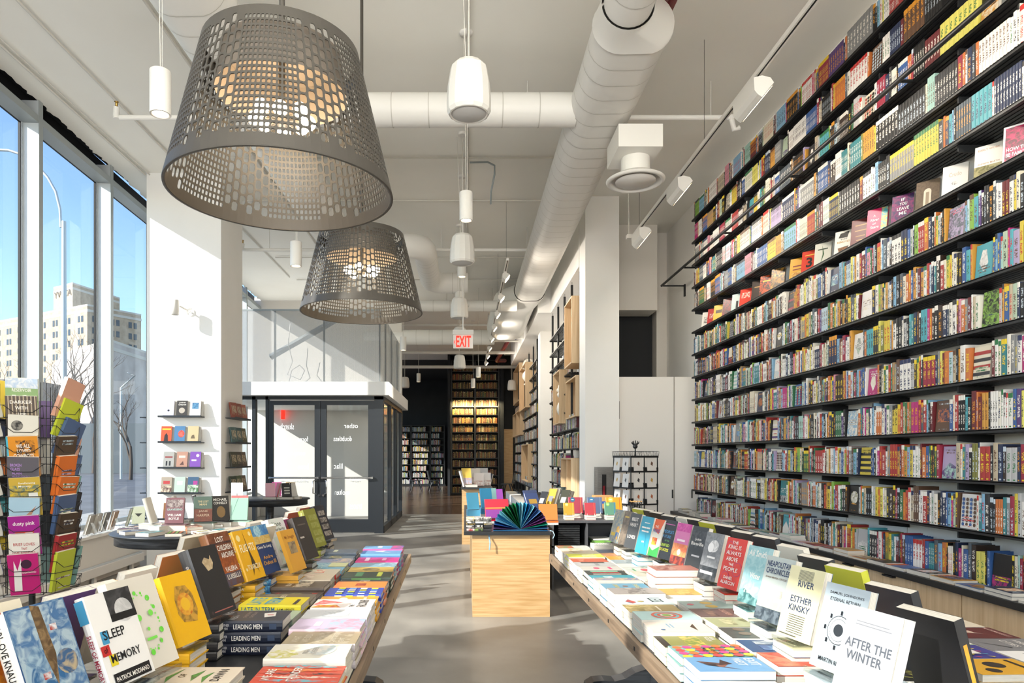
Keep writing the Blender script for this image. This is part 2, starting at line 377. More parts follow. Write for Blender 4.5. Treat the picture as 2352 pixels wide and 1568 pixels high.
# ---------------------------------------------------------------- entrance vestibule
def vx(px): return (px - VX) * 12.58 / F
def vz(py): return CH - (py - VY) * 12.58 / F
b = MB(); b.box((-5, 12.62, 2.5), (-1.5, 16.3, 2.56), M['white']); struct('ceiling_vestibule', b)
b = MB(); b.box((-5.6, 16.2, 0), (-1.50, 16.35, CZ), M['beige']); struct('wall_vestibule', b)
b = MB(); b.box((-5, 12.3, 2.52), (-1.38, 16.5, 2.76), M['white']); struct('beam_vestibule', b)
b = MB()
for x0, x1 in ((vx(543), vx(549)), (vx(580), vx(588)), (vx(611), vx(617)), (vx(860), vx(881))): b.box((x0, 12.55, 0), (x1, 12.67, 2.52), M['frame'])
b.box((-5, 12.55, 2.46), (-1.5, 12.67, 2.52), M['frame']); b.box((-5, 12.55, 0), (vx(612), 12.67, .12), M['frame'])
for y in (13.75, 14.9, 16.1): b.box((-1.56, y, 0), (-1.49, y + .12, 2.52), M['frame'])
b.box((-1.56, 12.6, 0), (-1.49, 16.2, .13), M['frame']); b.box((-1.56, 12.6, 2.43), (-1.49, 16.2, 2.52), M['frame']); struct('door_frame', b)
b = MB(); b.add([(-5, 12.6, .1), (vx(612), 12.6, .1), (vx(612), 12.6, 2.48), (-5, 12.6, 2.48)], [(0, 1, 2, 3)], M['glass']); b.add([(-1.53, 12.65, .1), (-1.53, 16.15, .1), (-1.53, 16.15, 2.45), (-1.53, 12.65, 2.45)], [(0, 1, 2, 3)], M['glass']); struct('window_3', b)
b = MB(); b.box((-5.3, 14.0, .0), (-4.75, 14.1, 2.5), M['alu']); b.box((-5.0, 13.2, .0), (-4.7, 13.3, 2.5), M['alu'])
struct('window_frame_vestibule', b)
WORDS = {1: [('sketch', 644, 675, 972, 986), ('force', 684, 708, 1002, 1014), ('compounds', 644, 701, 1034, 1049), ('bone', 684, 709, 1064, 1078),
             ('seldom', 675, 709, 1099, 1108), ('form', 645, 665, 1100, 1112), ('court', 646, 671, 1125, 1137)],
         2: [('other', 790, 822, 972, 983), ('doubtless', 766, 808, 1001, 1013), ('lilac', 767, 787, 1064, 1076), ('vapor', 803, 830, 1099, 1111), ('molten', 768, 802, 1124, 1136), ('traces', 803, 832, 1156, 1169)]}
for d, (x0, x1, g0, g1) in ((1, (617, 736, 628, 723)), (2, (737, 860, 750, 846))):
    b = MB(); X0, X1, A, B = vx(x0), vx(x1), vx(g0), vx(g1); zb, zt, g_b, g_t = .02, 2.44, vz(1192), vz(930)
    b.box((X0, 12.56, zb), (A, 12.62, zt), M['frame']); b.box((B, 12.56, zb), (X1, 12.62, zt), M['frame'])
    b.box((A, 12.56, zb), (B, 12.62, g_b), M['frame']); b.box((A, 12.56, g_t), (B, 12.62, zt), M['frame'])
    o = b.build('door_%d' % d, kind='structure')
    b = MB(); b.add([(A, 12.59, g_b), (B, 12.59, g_b), (B, 12.59, g_t), (A, 12.59, g_t)], [(0, 1, 2, 3)], M['glass']); b.build('pane', o)
    b = MB(); b.cyl((X0 + .03, 12.5, 1.02), (X1 - .03, 12.5, 1.02), .017, M['chrome']); b.box((X0 + .02, 12.5, 1.0), (X0 + .06, 12.57, 1.04), M['chrome']); b.box((X1 - .06, 12.5, 1.0), (X1 - .02, 12.57, 1.04), M['chrome']); b.build('push_bar', o)
    hx = B + .035 if d == 1 else A - .035; hx2 = hx + (-.0 if d == 1 else .0)
    b = MB(); sg = -1 if d == 1 else 1
    b.tube([(hx, 12.57, .98), (hx + sg * .05, 12.5, .96), (hx + sg * .05, 12.5, .74), (hx, 12.57, .72)], .012, M['chrome'], 8); b.build('handle', o)
    b = MB(); b.cyl((vx(733 if d == 1 else 743), 12.56, .70), (vx(733 if d == 1 else 743), 12.54, .70), .022, M['chrome'], 12); b.build('lock', o)
    b = MB()
    for s, u0, u1, v0, v1 in WORDS[d]:   # the words face the street, so they read reversed from in here
        put_text(b, s, (vx(u1), 12.583, vz(v1)), (vx(u0) - vx(u1), 0, 0), (0, 0, vz(v0) - vz(v1)), M['decal'])
    b.build('lettering', o)
# mesh screens above the vestibule
b = MB(); b.box((-4.7, 12.5, 2.762), (-1.56, 12.51, CH + 2.66), M['mesh']); b.box((-1.56, 12.5, 2.762), (-1.55, 16.18, CH + 2.66), M['mesh'])
for x in (-4.3, -3.5, -2.6, -1.58): b.box((x, 12.51, 2.762), (x + .03, 12.55, CH + 2.66), M['alu2'])
for y in (13.5, 14.6, 15.8): b.box((-1.59, y, 2.762), (-1.56, y + .03, CH + 2.66), M['alu2'])
b.box((-4.7, 12.5, CH + 2.66), (-1.55, 12.53, CH + 2.69), M['alu2'])
tag(b.build('mesh_screen'), 'tall grey woven metal mesh screen standing on the white ledge over the entrance doors', 'screen')
b = MB(); b.tube([at(621, 820, 13.2), at(772, 734, 13.2)], .06, M['alu2'], 4); tag(b.build('steel_brace'), 'slanting grey steel brace behind the mesh above the doors', 'brace')
for i, (pts, lab) in enumerate((([(668, 730), (662, 790), (672, 830), (660, 860), (690, 872), (700, 850), (688, 838), (670, 850), (664, 876)], 'tangled white cable hanging behind the mesh over the left door leaf'),
                     ([(707, 800), (704, 840), (712, 868), (700, 878)], 'short white cable dangling behind the mesh beside the tangle'),
                     ([(735, 832), (728, 862), (742, 880)], 'thin white cable end behind the mesh above the right door leaf'))):
    b = MB(); b.tube([at(x, y, 13.0) for x, y in pts], .008, M['whitemet'], 5); tag(b.build('loose_cable'), lab, 'cable')
b = MB(); b.box(tuple(at(645, 962, 16.05)), tuple(at(655, 934, 16.1)), M['exit_red']); tag(b.build('red_wall_sign'), 'small red sign high on the wall inside the entrance', 'sign')

# ---------------------------------------------------------------- right wall shelving
SHZ = [CH + 3.20 - .3042 * k for k in range(13)]     # shelf tops, k = 0 topmost
SLAB = .64
SX0, SX1, SY0, SY1 = 3.08, 3.335, 2.4, 9.28
for k, z in enumerate(SHZ):
    b = MB(); n = 7; wd = (SX1 - SX0) / n
    for i in range(n): b.box((SX0 + wd * i, SY0, z - .022), (SX0 + wd * i + wd * .72, SY1, z), M['black'])
    b.box((SX0, SY0, z - .008), (SX1, SY1, z - .003), M['black'])
    o = b.build('wall_shelf'); tag(o, '%s slatted black shelf from the top of the book wall' % nth(k + 1), 'shelf', 'black slatted shelves on the book wall')
    for j in range(8):
        y = 9.22 - .82 * j
        b = MB(); b.prism([(SX0 + .03, z - .024), (SX1, z - .024), (SX1, z - .085), (SX0 + .03, z - .065)], y, y + .012, M['blackm'], axis='y'); b.build('bracket', o)
# ladder rail
b = MB(); X = 2.98; z = CH + 2.58
b.cyl((X, 2.2, z), (X, 10.35, z), .018, M['black'])
for y in (3.1, 4.7, 6.3, 7.9, 9.35): b.cyl((X, y, z), (3.16, y, z), .012, M['black'], 8)
b.cyl((X, 10.35, z), (3.34, 10.35, z), .012, M['black'], 8); b.box((3.32, 10.33, z - .16), (3.34, 10.37, z + .02), M['black'])
tag(b.build('ladder_rail'), 'long black ladder rail running in front of the third shelf', 'rail')
# base cabinets
xs = [9.7 - .47 * k for k in range(16)]
for k in range(8):
    y1 = 9.72 - .94 * k; y0 = y1 - .935
    t = thing('base_cabinet', (3.15, (y0 + y1) / 2, 0), 'oak base cabinet with two doors, %s from the white cabinets' % nth(k + 1), 'cabinet', 'low oak cabinets under the book wall')
    T = Matrix.Translation((-3.15, -(y0 + y1) / 2, 0))
    b = MB(); b.T = T; b.box((2.99, y0, .07), (3.335, y1, SLAB - .045), M['oak']); b.box((3.03, y0, 0), (3.335, y1, .07), M['blackm']); b.build('body', t)
    for j in range(2):
        a = y0 + .004 + j * .467; c = a + .462
        b = MB(); b.T = T; b.box((2.97, a, .075), (2.989, c, SLAB - .05), M['oak']); d = b.build('door', t)
        if j == (k % 2): 
            b = MB(); b.T = T; b.box((2.945, a + .15 if j else c - .28, SLAB - .062), (2.972, (a + .15 if j else c - .28) + .12, SLAB - .05), M['black']); b.build('handle', d)
b = MB(); b.box((2.93, 2.1, SLAB - .04), (3.335, 9.74, SLAB), M['black']); tag(b.build('cabinet_worktop'), 'long thin black ledge capping the low oak cabinets', 'ledge')
# white tall cabinets at the far end
for i, (x0, x1) in enumerate(((2.2, 2.985), (2.995, 3.335))):
    t = thing('tall_cabinet', ((x0 + x1) / 2, 9.95, 0), ['tall wide white cabinet door behind the card spinner', 'tall narrow white cabinet at the end of the book wall'][i], 'cabinet')
    T = Matrix.Translation((-(x0 + x1) / 2, -9.95, 0))
    b = MB(); b.T = T; b.box((x0, 9.78, 0), (x1, 10.15, 2.55), M['door_white']); b.build('body', t)
    b = MB(); b.T = T; b.box((x0 + .003, 9.755, .05), (x1 - .003, 9.779, 2.55), M['door_white']); d = b.build('door', t)
    b = MB(); b.T = T; b.box((x1 - .03 if i == 0 else x1 - .1, 9.745, .82), (x1 - .012 if i == 0 else x1 - .085, 9.756, .94), M['black']); b.build('handle', d)

# ---------------------------------------------------------------- ceiling services
def loft(b, secs, m, n=28, lines=0):
    rings = []
    def ring(Y, cx, h, hw, hh, g=0):
        r = min(hw, hh) ; out = []
        for i in range(n):
            a = 2 * PI * i / n; x = math.cos(a) * (r + g); z = math.sin(a) * (r + g)
            x += (hw - r) * (1 if math.cos(a) > 0 else -1); z += (hh - r) * (1 if math.sin(a) > 0 else -1)
            out.append((cx + x, Y, CH + h + z))
        return out
    vs = []; 
    for s in secs: vs += ring(*s)
    fs = [(j * n + i, j * n + (i + 1) % n, (j + 1) * n + (i + 1) % n, (j + 1) * n + i) for j in range(len(secs) - 1) for i in range(n)]
    b.add(vs, fs, m, sm=True)
    if lines:
        for a, c in zip(secs, secs[1:]):
            k = int((c[0] - a[0]) / lines)
            for q in range(1, k):
                t = q / k; s = [a[i] + (c[i] - a[i]) * t for i in range(5)]; s2 = list(s); s2[0] += .007
                r1 = ring(*s, g=.003); r2 = ring(*s2, g=.003); vs = r1 + r2
                b.add(vs, [(i, (i + 1) % n, n + (i + 1) % n, n + i) for i in range(n)], M['duct_line'], sm=True)
b = MB(); loft(b, [(-3, 1.13, 3.13, .17, .17), (4.72, 1.13, 3.13, .17, .17)], M['duct'], lines=.2)
loft(b, [(4.72, 1.13, 3.13, .185, .185), (4.78, 1.13, 3.13, .185, .185), (4.95, 1.23, 3.15, .29, .2), (5.0, 1.23, 3.15, .3, .21)], M['duct'])
loft(b, [(5.0, 1.23, 3.15, .285, .2), (13.0, 1.23, 3.15, .285, .2)], M['duct'], lines=.22)
loft(b, [(13.0, 1.23, 3.15, .30, .21), (13.2, 1.23, 3.15, .3, .21), (13.5, .98, 3.05, .42, .26), (15.9, .95, 3.0, .44, .3)], M['duct'])
b.box((.53, 15.88, CH + 2.72), (1.37, 15.9, CH + 3.28), M['duct'])
tag(b.build('oval_duct'), 'wide white oval duct running above the right-hand book table to the rear', 'duct')
b = MB(); loft(b, [(-3, -1.87, 3.15, .27, .2), (10.6, -1.87, 3.15, .27, .2)], M['duct'], lines=.22)
b.sphere((-1.95, 10.75, CH + 3.1), .33, M['duct'], 20, 12)
tag(b.build('oval_duct'), 'white oval duct running along the window side behind the pendants', 'duct')
def rduct(pts, r, label, seam=.3):
    b = MB(); b.tube(pts, r, M['duct'], 24)
    for p, q in zip(pts, pts[1:]):
        p, q = Vector(p), Vector(q); l = (q - p).length; k = int(l / seam)
        for i in range(1, k): c = p + (q - p) * i / k; d = (q - p).normalized() * .004; b.tube([c - d, c + d], r + .003, M['duct_line'], 24, cap=False)
    tag(b.build('round_duct'), label, 'duct')
rduct([(-1.65, 6.2, CH + 3.14), (1.0, 6.2, CH + 3.14)], .145, 'round white cross duct behind the nearest speaker')
rduct([(-1.9, 13.2, CH + 2.9), (1.0, 13.2, CH + 2.9)], .105, 'slim round cross duct above the third speaker')
rduct([(-2.4, 16.35, CH + 2.84), (.7, 16.35, CH + 2.84)], .18, 'round white cross duct behind the exit sign')
def arcp(c, r, a0, a1, z, n=6): return [(c[0] + r * math.cos(a0 + (a1 - a0) * i / n), c[1] + r * math.sin(a0 + (a1 - a0) * i / n), z) for i in range(n + 1)]
zz = CH + 3.05
rduct([(-1.7, 9.9, zz), (-.85, 9.9, zz)] + arcp((-.85, 10.15), .25, -PI / 2, 0, zz, 4)[1:] + [(-.6, 10.6, zz), (-.6, 11.2, zz), (-.6, 11.8, zz)] + arcp((-.35, 11.8), .25, PI, PI / 2, zz, 4)[1:] + [(.05, 12.05, zz)], .175, 'thick white duct with two elbows beside the second speaker', .12)
def diffuser(x, y, h, R, label, box=None):
    t = thing('ceiling_diffuser', (x, y, CH + h), label, 'air diffuser')
    b = MB(); b.lathe([(R, 0), (R * .97, -.018), (R * .86, -.02), (R * .80, .02), (R * .72, .035), (R * .5, .05)], M['whitemet'], n=40); b.lathe([(R * 1.0, 0), (R * .7, .045), (R * .5, .05)], M['whitemet'], n=40); b.build('outer_ring', t)
    b = MB(); b.lathe([(.001, -.01), (R * .68, -.012), (R * .68, -.004), (.001, .0)], M['whitemet'], n=32); b.build('centre_plate', t)
    b = MB(); b.lathe([(R * .5, .05), (R * .48, .3)], M['duct'], n=28); b.build('neck', t)
    if box: b = MB(); b.T = Matrix.Translation((-x, -y, -CH - h)); b.box(*box, M['duct']); b.build('plenum_box', t)
diffuser(1.56, 6.25, 2.52, .265, 'big round white air diffuser beside the oval duct', ((1.35, 6.0, CH + 2.72), (1.74, 6.48, CH + 2.92)))
diffuser(-.09, 12.05, 2.66, .17, 'small round air diffuser under the elbow duct')
def speaker(x, y, h, label):
    t = thing('pendant_speaker', (x, y, CH + h), label, 'speaker', 'white barrel speakers hung from the ceiling')
    b = MB(); b.lathe([(.128, 0), (.142, .02), (.143, .09), (.136, .19), (.118, .295), (.09, .325), (.02, .335)], M['whitemet'], n=14, flat=True); b.lathe([(.125, 0), (.118, -.004), (.112, .006)], M['whitemet'], n=28); b.build('body', t)
    b = MB(); b.lathe([(.113, .004), (.08, -.008), (.001, -.012)], M['grille'], n=28); b.build('grille', t)
    b = MB(); b.tube([(0, 0, .335), (0, 0, 3.69 - h - .02)], .005, M['cord'], 6); b.tube([(-.02, 0, .335), (-.06, 0, 3.69 - h - .05)], .0025, M['cord'], 5); b.build('cord', t)
    b = MB(); b.lathe([(.05, 3.69 - h - .03), (.05, 3.69 - h)], M['whitemet'], n=20); b.lathe([(.001, 3.69 - h - .031), (.05, 3.69 - h - .03)], M['whitemet'], n=20); b.build('ceiling_cap', t)
for x, y, l in ((.025, 4.4, 'nearest and biggest white barrel speaker in front of the cross duct'), (-.03, 7.8, 'second white barrel speaker, beside the elbow duct'), (-.09, 10.9, 'third white barrel speaker, just under the round diffuser'),
                (-.10, 13.4, 'fourth white barrel speaker, partly behind the exit sign'), (-.13, 16.4, 'white barrel speaker directly below the exit sign'), (-1.85, 21.0, 'white barrel speaker against the black wall by the mesh'), (1.5, 21.8, 'white barrel speaker near the soffit of the rear room')): speaker(x, y, 2.2 if y < 15 else 2.1, l)
def canister(x, y, h, label, H=.245, R=.058):
    t = thing('cylinder_pendant', (x, y, CH + h), label, 'lamp', 'white cylinder pendants')
    b = MB(); b.lathe([(R, 0), (R, H), (R * .9, H + .004), (.001, H + .005)], M['whitemet'], n=28); b.lathe([(R, 0), (R * .8, .0), (R * .74, .03)], M['whitemet'], n=28); b.build('housing', t)
    b = MB(); b.lathe([(.001, .012), (R * .78, .012)], M['glow'], n=24); b.build('lens', t)
    b = MB(); b.tube([(0, 0, H), (-.02, 0, 3.69 - h)], .0025, M['cord'], 5); b.tube([(.01, 0, H), (.01, 0, 3.69 - h)], .002, M['cord'], 5); b.build('cord', t)
    l = bpy.data.lights.new('canister_light', 'SPOT'); l.energy = 60; l.color = (1, .9, .76); l.spot_size = 1.7; l.spot_blend = .8; l.shadow_soft_size = .05
    lo = bpy.data.objects.new('canister_light', l); COL.objects.link(lo); lo.parent = t; lo.location = (0, 0, -.01)
    b = MB(); b.lathe([(.001, 3.69 - h - .02), (.055, 3.69 - h - .02), (.06, 3.69 - h)], M['whitemet'], n=20); b.build('ceiling_cap', t)
for x, y, h, l in ((-1.74, 3.9, 1.95, 'white cylinder pendant left of the big perforated shade'), (-1.72, 6.95, 1.93, 'white cylinder pendant seen between column and second perforated shade'), (.01, 5.95, 2.05, 'white cylinder pendant between first and second speaker'),
                   (-.04, 9.0, 2.36, 'white cylinder pendant tucked right behind the second speaker'), (-1.14, 12.6, 1.95, 'white cylinder pendant beside the mesh screen corner'), (.33, 16.9, 1.95, 'white cylinder pendant before the tall dark bookcase'),
                   (.22, 18.6, 1.86, 'white cylinder pendant just behind another by the tall dark bookcase'), (-1.36, 20, 2.17, 'small white cylinder pendant over the low bookcase')): canister(x, y, h, l)
def track(x, h, y0, y1, heads, big, label, labs):
    b = MB(); b.box((x - .018, y0, CH + h), (x + .018, y1, CH + h + .035), M['whitemet']); b.box((x - .006, y0, CH + h - .001), (x + .006, y1, CH + h), M['gasket'])
    for y in [y0 + .3 + i * (y1 - y0 - .6) / 4 for i in range(5)]: b.cyl((x, y, CH + h + .03), (x, y, CZ - .002), .002, M['dark_cord'], 5)
    if big: b.box((x - .08, y1 - .02, CH + h - .01), (x + .05, y1 + .06, CH + h + .04), M['whitemet']); b.tube([(x - .05, y1 + .02, CH + h + .03), (x - .055, y1 + .05, CZ - .01)], .008, M['cord'], 6)
    tag(b.build('lighting_track'), label, 'track')
    for y, l in zip(heads, labs):
        t = thing('track_spotlight', (x, y, CH + h), l, 'spotlight', 'wall washing heads on the white tracks')
        ln = .38 if big else .20; k = 1 if big else .75
        b = MB(); b.box((-.02, -.03, -.06), (.02, .03, 0), M['whitemet']); b.build('adaptor', t)
        pr = [(-.06 * k, -.05), (-.055 * k, -.11 * k - .03), (-.03 * k, -.17 * k), (0, -.19 * k), (.085 * k, -.085 * k), (.06 * k, -.05), (0, -.035)]
        b = MB(); b.prism(pr, -ln / 2, ln / 2, M['whitemet'], axis='y'); b.build('housing', t)
        b = MB(); p, q = Vector((.003, 0, -.188 * k)), Vector((.082 * k, 0, -.09 * k)); nn = Vector((.004, 0, -.004))
        b.add([(p.x + nn.x, -ln / 2 + .015, p.z + nn.z), (q.x + nn.x, -ln / 2 + .015, q.z + nn.z), (q.x + nn.x, ln / 2 - .015, q.z + nn.z), (p.x + nn.x, ln / 2 - .015, p.z + nn.z)], [(0, 1, 2, 3)], M['glow']); b.build('lens', t)
        l = bpy.data.lights.new('track_light', 'AREA'); l.shape = 'RECTANGLE'; l.size = ln; l.size_y = .1; l.energy = 5 if big else 6; l.color = (1, .92, .82)
        lo = bpy.data.objects.new('track_light', l); COL.objects.link(lo); lo.parent = t; lo.location = (.07 * k, 0, -.16 * k); lo.rotation_euler = (0, math.radians(-50), 0); lo.rotation_euler = Vector((.75, 0, -.66)).to_track_quat('-Z', 'Y').to_euler()
track(2.12, 2.75, -1, 8.6, [1.6, 3.3, 5.06, 6.8, 8.26], True, 'long white track hung before the book wall', ['track head nearest the camera above the book wall', 'track head second along the book wall', 'large track head at the top of the book wall view', 'track head beyond the round diffuser', 'last track head at the track end near the white column'])
hy = [10.2 + 1.35 * i for i in range(8)]
track(.6, 2.75, 9.6, 20.4, hy, False, 'white track receding beneath the oval duct', ['%s small head along the receding centre track' % nth(i + 1) for i in range(8)])
# exit sign
t = thing('exit_sign', (-.03, 10.8, CH + 1.70), 'white exit sign with red letters hung from a rod', 'sign')
b = MB(); b.box((-.155, -.015, 0), (.155, .015, .215), M['exit_white']); b.build('panel', t)
b = MB(); b.box((-.165, -.035, .215), (.165, .035, .29), M['whitemet']); b.build('housing', t)
b = MB(); b.cyl((0, 0, .29), (0, 0, 1.99), .012, M['whitemet'], 8); b.build('rod', t)
b = MB(); put_text(b, 'EXIT', (-.11, -.018, .02), (.235, 0, 0), (0, 0, .18), M['exit_red'], bold=.02); b.add([(-.145, -.018, .1), (-.125, -.018, .135), (-.125, -.018, .12), (-.135, -.018, .1), (-.125, -.018, .08), (-.125, -.018, .065)], [(0, 5, 4, 3), (0, 3, 2, 1)], M['exit_red']); b.build('lettering', t)
# conduits and sprinkler pipes
def pipe(name, pts, r, m, label, cat='pipe', group=None):
    b = MB(); b.tube(pts, r, m, 8)
    tag(b.build(name), label, cat, group); return b
hc = CZ - .025
pipe('conduit', [(-3.6, 1.5, hc), (-3.6, 14, hc)], .012, M['cord'], 'thin ceiling conduit closest to the sprinkler elbow')
pipe('conduit', [(-4.1, 1.5, hc), (-4.17, 8.9, hc)], .012, M['cord'], 'outer thin conduit along the ceiling above the windows')
pipe('conduit', [(-4.04, 1.5, hc), (-4.11, 8.9, hc)], .008, M['cord'], 'inner of the paired thin conduits above the windows')
pipe('conduit', [(-2.58, 1.5, hc), (-2.58, 12, hc)], .014, M['cord'], 'ceiling conduit beside the window-side oval duct')
pipe('conduit', [(.03, 1.5, hc), (.03, 15, hc)], .014, M['cord'], 'centre ceiling conduit over the row of speakers')
for i, y in enumerate((8.4, 9.8, 12.6, 14.2)): pipe('conduit', [(-3.5, y, hc), (1.6, y, hc)], .01, M['cord'], ['cross conduit nearest the second pendant shade', 'cross conduit above the second barrel speaker', 'cross conduit before the slim cross duct', 'furthest cross conduit before the exit duct'][i])
for i, (x0, x1, y, h) in enumerate(((-3.4, 2.62, 6.72, 3.33), (-3.55, 1.2, 11.0, 3.32), (-1.5, 1.2, 15.0, 3.2))):
    t = thing('sprinkler_pipe', (x0, y, CH + h), ['white sprinkler pipe crossing behind the nearest cross duct', 'white sprinkler pipe crossing above the elbow duct', 'white sprinkler pipe crossing above the exit sign'][i], 'pipe')
    b = MB(); b.tube([(0, 0, 0), (x1 - x0, 0, 0)], .025, M['duct'], 10); b.tube([(-.03, 0, -.01), (-.035, 0, .03), (-.03, 0, .1)], .03, M['duct'], 10); b.sphere((x1 - x0, 0, 0), .035, M['duct']); b.tube([(x1 - x0, 0, 0), (x1 - x0 + .03, 0, -.12), (x1 - x0 + .08, 0, -.1)], .025, M['duct'], 10); b.build('pipe', t)
    b = MB(); b.lathe([(.012, .1), (.012, .15), (.022, .155), (.001, .16)], mat('brass', '#b08d4a', .3, .9), c=(-.03, 0, 0), n=12); b.build('sprinkler_head', t)
    b = MB()
    for k in range(4): q = .4 + (x1 - x0 - .6) * k / 3; b.cyl((q, 0, .02), (q, 0, 3.69 - h), .005, M['cord'], 6)
    b.build('hanger', t)
pipe('red_pipe', [(1.52, -1, CH + 3.36), (1.52, 5.45, CH + 3.36), (1.52, 5.5, CZ - .01)], .045, M['red_pipe'], 'dark red fire main beside the oval duct')
pipe('red_pipe', [(1.2, 19, CH + 3.2), (1.0, 21.5, CH + 3.0), (1.3, 22.2, CH + 3.1)], .06, M['red_pipe'], 'short red pipe end below the rear ceiling')
for i, (y, h, r) in enumerate(((17.2, 3.3, .03), (18.4, 3.1, .03), (19.8, 3.0, .05), (21.5, 3.25, .04), (23.0, 3.0, .05))):
    pipe('service_pipe', [(-2.6, y, CH + h), (2.4, y, CH + h)], r, M['duct'], '%s white service pipe across the rear ceiling, counted from the exit sign' % nth(i + 1))
pipe('flex_conduit', [at(1080, 373, 8.4), at(1120, 372, 8.5), at(1136, 380, 8.55), at(1136, 400, 8.6), at(1128, 440, 8.7), at(1127, 468, 8.9)], .012, M['alu2'], 'grey flexible conduit looping right of the centre conduit')
pipe('data_cable', [(-2.5, 19.2, CH + 3.35), (-1.2, 19.2, CH + 3.3), (0, 19.2, CH + 3.36), (1.5, 19.2, CH + 3.28)], .02, mat('blue cable', '#2f4f8f', .5), 'bundle of blue data cable along the rear ceiling', 'cable')

# ---------------------------------------------------------------- perforated pendant shades
def shade_mesh():
    b = MB(); R1, R2, H = .45, .31, .573; z0, z1 = .045, .535; secs = 6
    def P(a, z):
        r = R1 + (R2 - R1) * (z / H); return (r * math.cos(a), r * math.sin(a), z)
    def cell(a0, a1, c0, c1, hx, hz):
        am, cm = (a0 + a1) / 2, (c0 + c1) / 2; ha, hh = (a1 - a0) / 2, (c1 - c0) / 2
        out = [(-1, -1), (0, -1), (1, -1), (1, 0), (1, 1), (0, 1), (-1, 1), (-1, 0)]
        q = .55; inn = []
        for sx_, sz_ in ((-1, -1), (1, -1), (1, 1), (-1, 1)):
            c_ = [(sx_ * hx, sz_ * hz * q), (sx_ * hx * .8, sz_ * hz * .85), (sx_ * hx * q, sz_ * hz)]
            if sx_ * sz_ < 0: c_ = c_[::-1]
            inn += c_
        vs = [P(am + u * ha, cm + v * hh) for u, v in out] + [P(am + u * ha, cm + v * hh) for u, v in inn]
        I = lambda k: 8 + (k % 12)
        fs = [(0, 1, I(3), I(2)), (0, I(2), I(1)), (0, I(1), I(0)), (1, 2, I(3)), (2, I(4), I(3)), (2, I(5), I(4)), (2, 3, I(6), I(5)), (3, 4, I(6)), (4, I(7), I(6)), (4, I(8), I(7)),
              (4, 5, I(9), I(8)), (5, 6, I(9)), (6, I(10), I(9)), (6, I(11), I(10)), (6, 7, I(0), I(11)), (7, 0, I(0))]
        b.add(vs, fs, M['lamp'])
    def solid(a0, a1, c0, c1):
        k = max(1, int((c1 - c0) / .06)); 
        for i in range(k): b.add([P(a0, c0 + (c1 - c0) * i / k), P(a1, c0 + (c1 - c0) * i / k), P(a1, c0 + (c1 - c0) * (i + 1) / k), P(a0, c0 + (c1 - c0) * (i + 1) / k)], [(0, 1, 2, 3)], M['lamp'])
    for s in range(secs):
        A = 2 * PI * s / secs - PI / 2 - .16; W = 2 * PI / secs; sw = W * .54 / 12; lw = W * .46 / 6
        for i in range(12):
            a = A + sw * i; n = 20; d = (z1 - z0) / n; solid(a, a + sw, 0, z0)
            for j in range(n): cell(a, a + sw, z0 + d * j, z0 + d * (j + 1), .68, .68)
            solid(a, a + sw, z1, H)
        for i in range(6):
            a = A + sw * 12 + lw * i; n = 11; d = .0445; q = z0 + (d / 2 if i % 2 else 0) + (.0 if (i + s) % 3 else d * .25) - (.01 if i == 0 else 0)
            solid(a, a + lw, 0, q)
            for j in range(n - (i % 2)): cell(a, a + lw, q + d * j, q + d * (j + 1), .76, .82)
            solid(a, a + lw, q + d * (n - (i % 2)), H)
    b.lathe([(R1, 0), (R1 - .012, .001)], M['lamp'], n=72); b.lathe([(R2, H), (R2 - .012, H)], M['lamp'], n=72)
    return b.mesh('shade')
SHM = shade_mesh()
def big_pendant(x, y, label, rz):
    t = thing('perforated_pendant', (x, y, CH + 1.064), label, 'lamp', None, rz)
    o = link('lamp_shade', SHM, t); s = o.modifiers.new('thick', 'SOLIDIFY'); s.thickness = .0035; s.offset = -1
    b = MB(); b.lathe([(.26, .40), (.24, .565)], M['lampin'], n=48); b.lathe([(.24, .565), (.001, .567)], M['lampin'], n=48)
    b.build('inner_drum', t)
    b = MB(); b.cyl((0, 0, .30), (0, 0, .62), .014, M['lamp'], 10); b.sphere((0, 0, .3), .03, M['lamp'])
    for k in range(8): a = 2 * PI * k / 8 + .2; b.tube([(0, 0, .31), (.075 * math.cos(a), .075 * math.sin(a), .30)], .008, M['lamp'], 6)
    b.build('lamp_holder', t)
    for k in range(8):
        a = 2 * PI * k / 8 + .2; b = MB(); b.sphere((.105 * math.cos(a), .105 * math.sin(a), .30 + .015 * (k % 2)), .03, M['bulb'], 14, 8); b.build('bulb', t)
    b = MB(); b.cyl((0, 0, .56), (0, 0, 3.69 - 1.064), .012, M['lamp'], 10); b.build('stem', t)
    l = bpy.data.lights.new('pendant_light', 'POINT'); l.energy = 2.6; l.color = (1, .86, .68); l.shadow_soft_size = .1
    lo = bpy.data.objects.new('pendant_light', l); COL.objects.link(lo); lo.parent = t; lo.location = (0, 0, .20)
big_pendant(-.745, 2.78, 'big bronze perforated drum pendant nearest the camera', 0)
big_pendant(-.765, 5.06, 'smaller looking perforated drum pendant hanging further back', .55)
# spotlight on the left column
t = thing('wall_spotlight', tuple(at(430, 712, 8.88)), 'small white cylinder spotlight on the sunlit column', 'spotlight')
b = MB(); b.lathe([(.05, 0), (.05, .02)], M['whitemet'], n=20); me = b.mesh('rose'); o = link('wall_rose', me, t); o.rotation_euler = (PI / 2, 0, 0)
b = MB(); b.tube([(0, -.02, 0), (-.04, -.14, .02)], .012, M['whitemet'], 8); b.build('arm', t)
b = MB(); b.lathe([(.001, .09), (.045, .09), (.048, .08), (.048, -.1), (.04, -.1), (.035, -.08)], M['whitemet'], c=(-.08, -.19, .0), n=20); b.build('head', t)
b = MB(); b.lathe([(.001, -.085), (.036, -.085)], M['gasket'], c=(-.08, -.19, .0), n=20); b.build('lens', t)

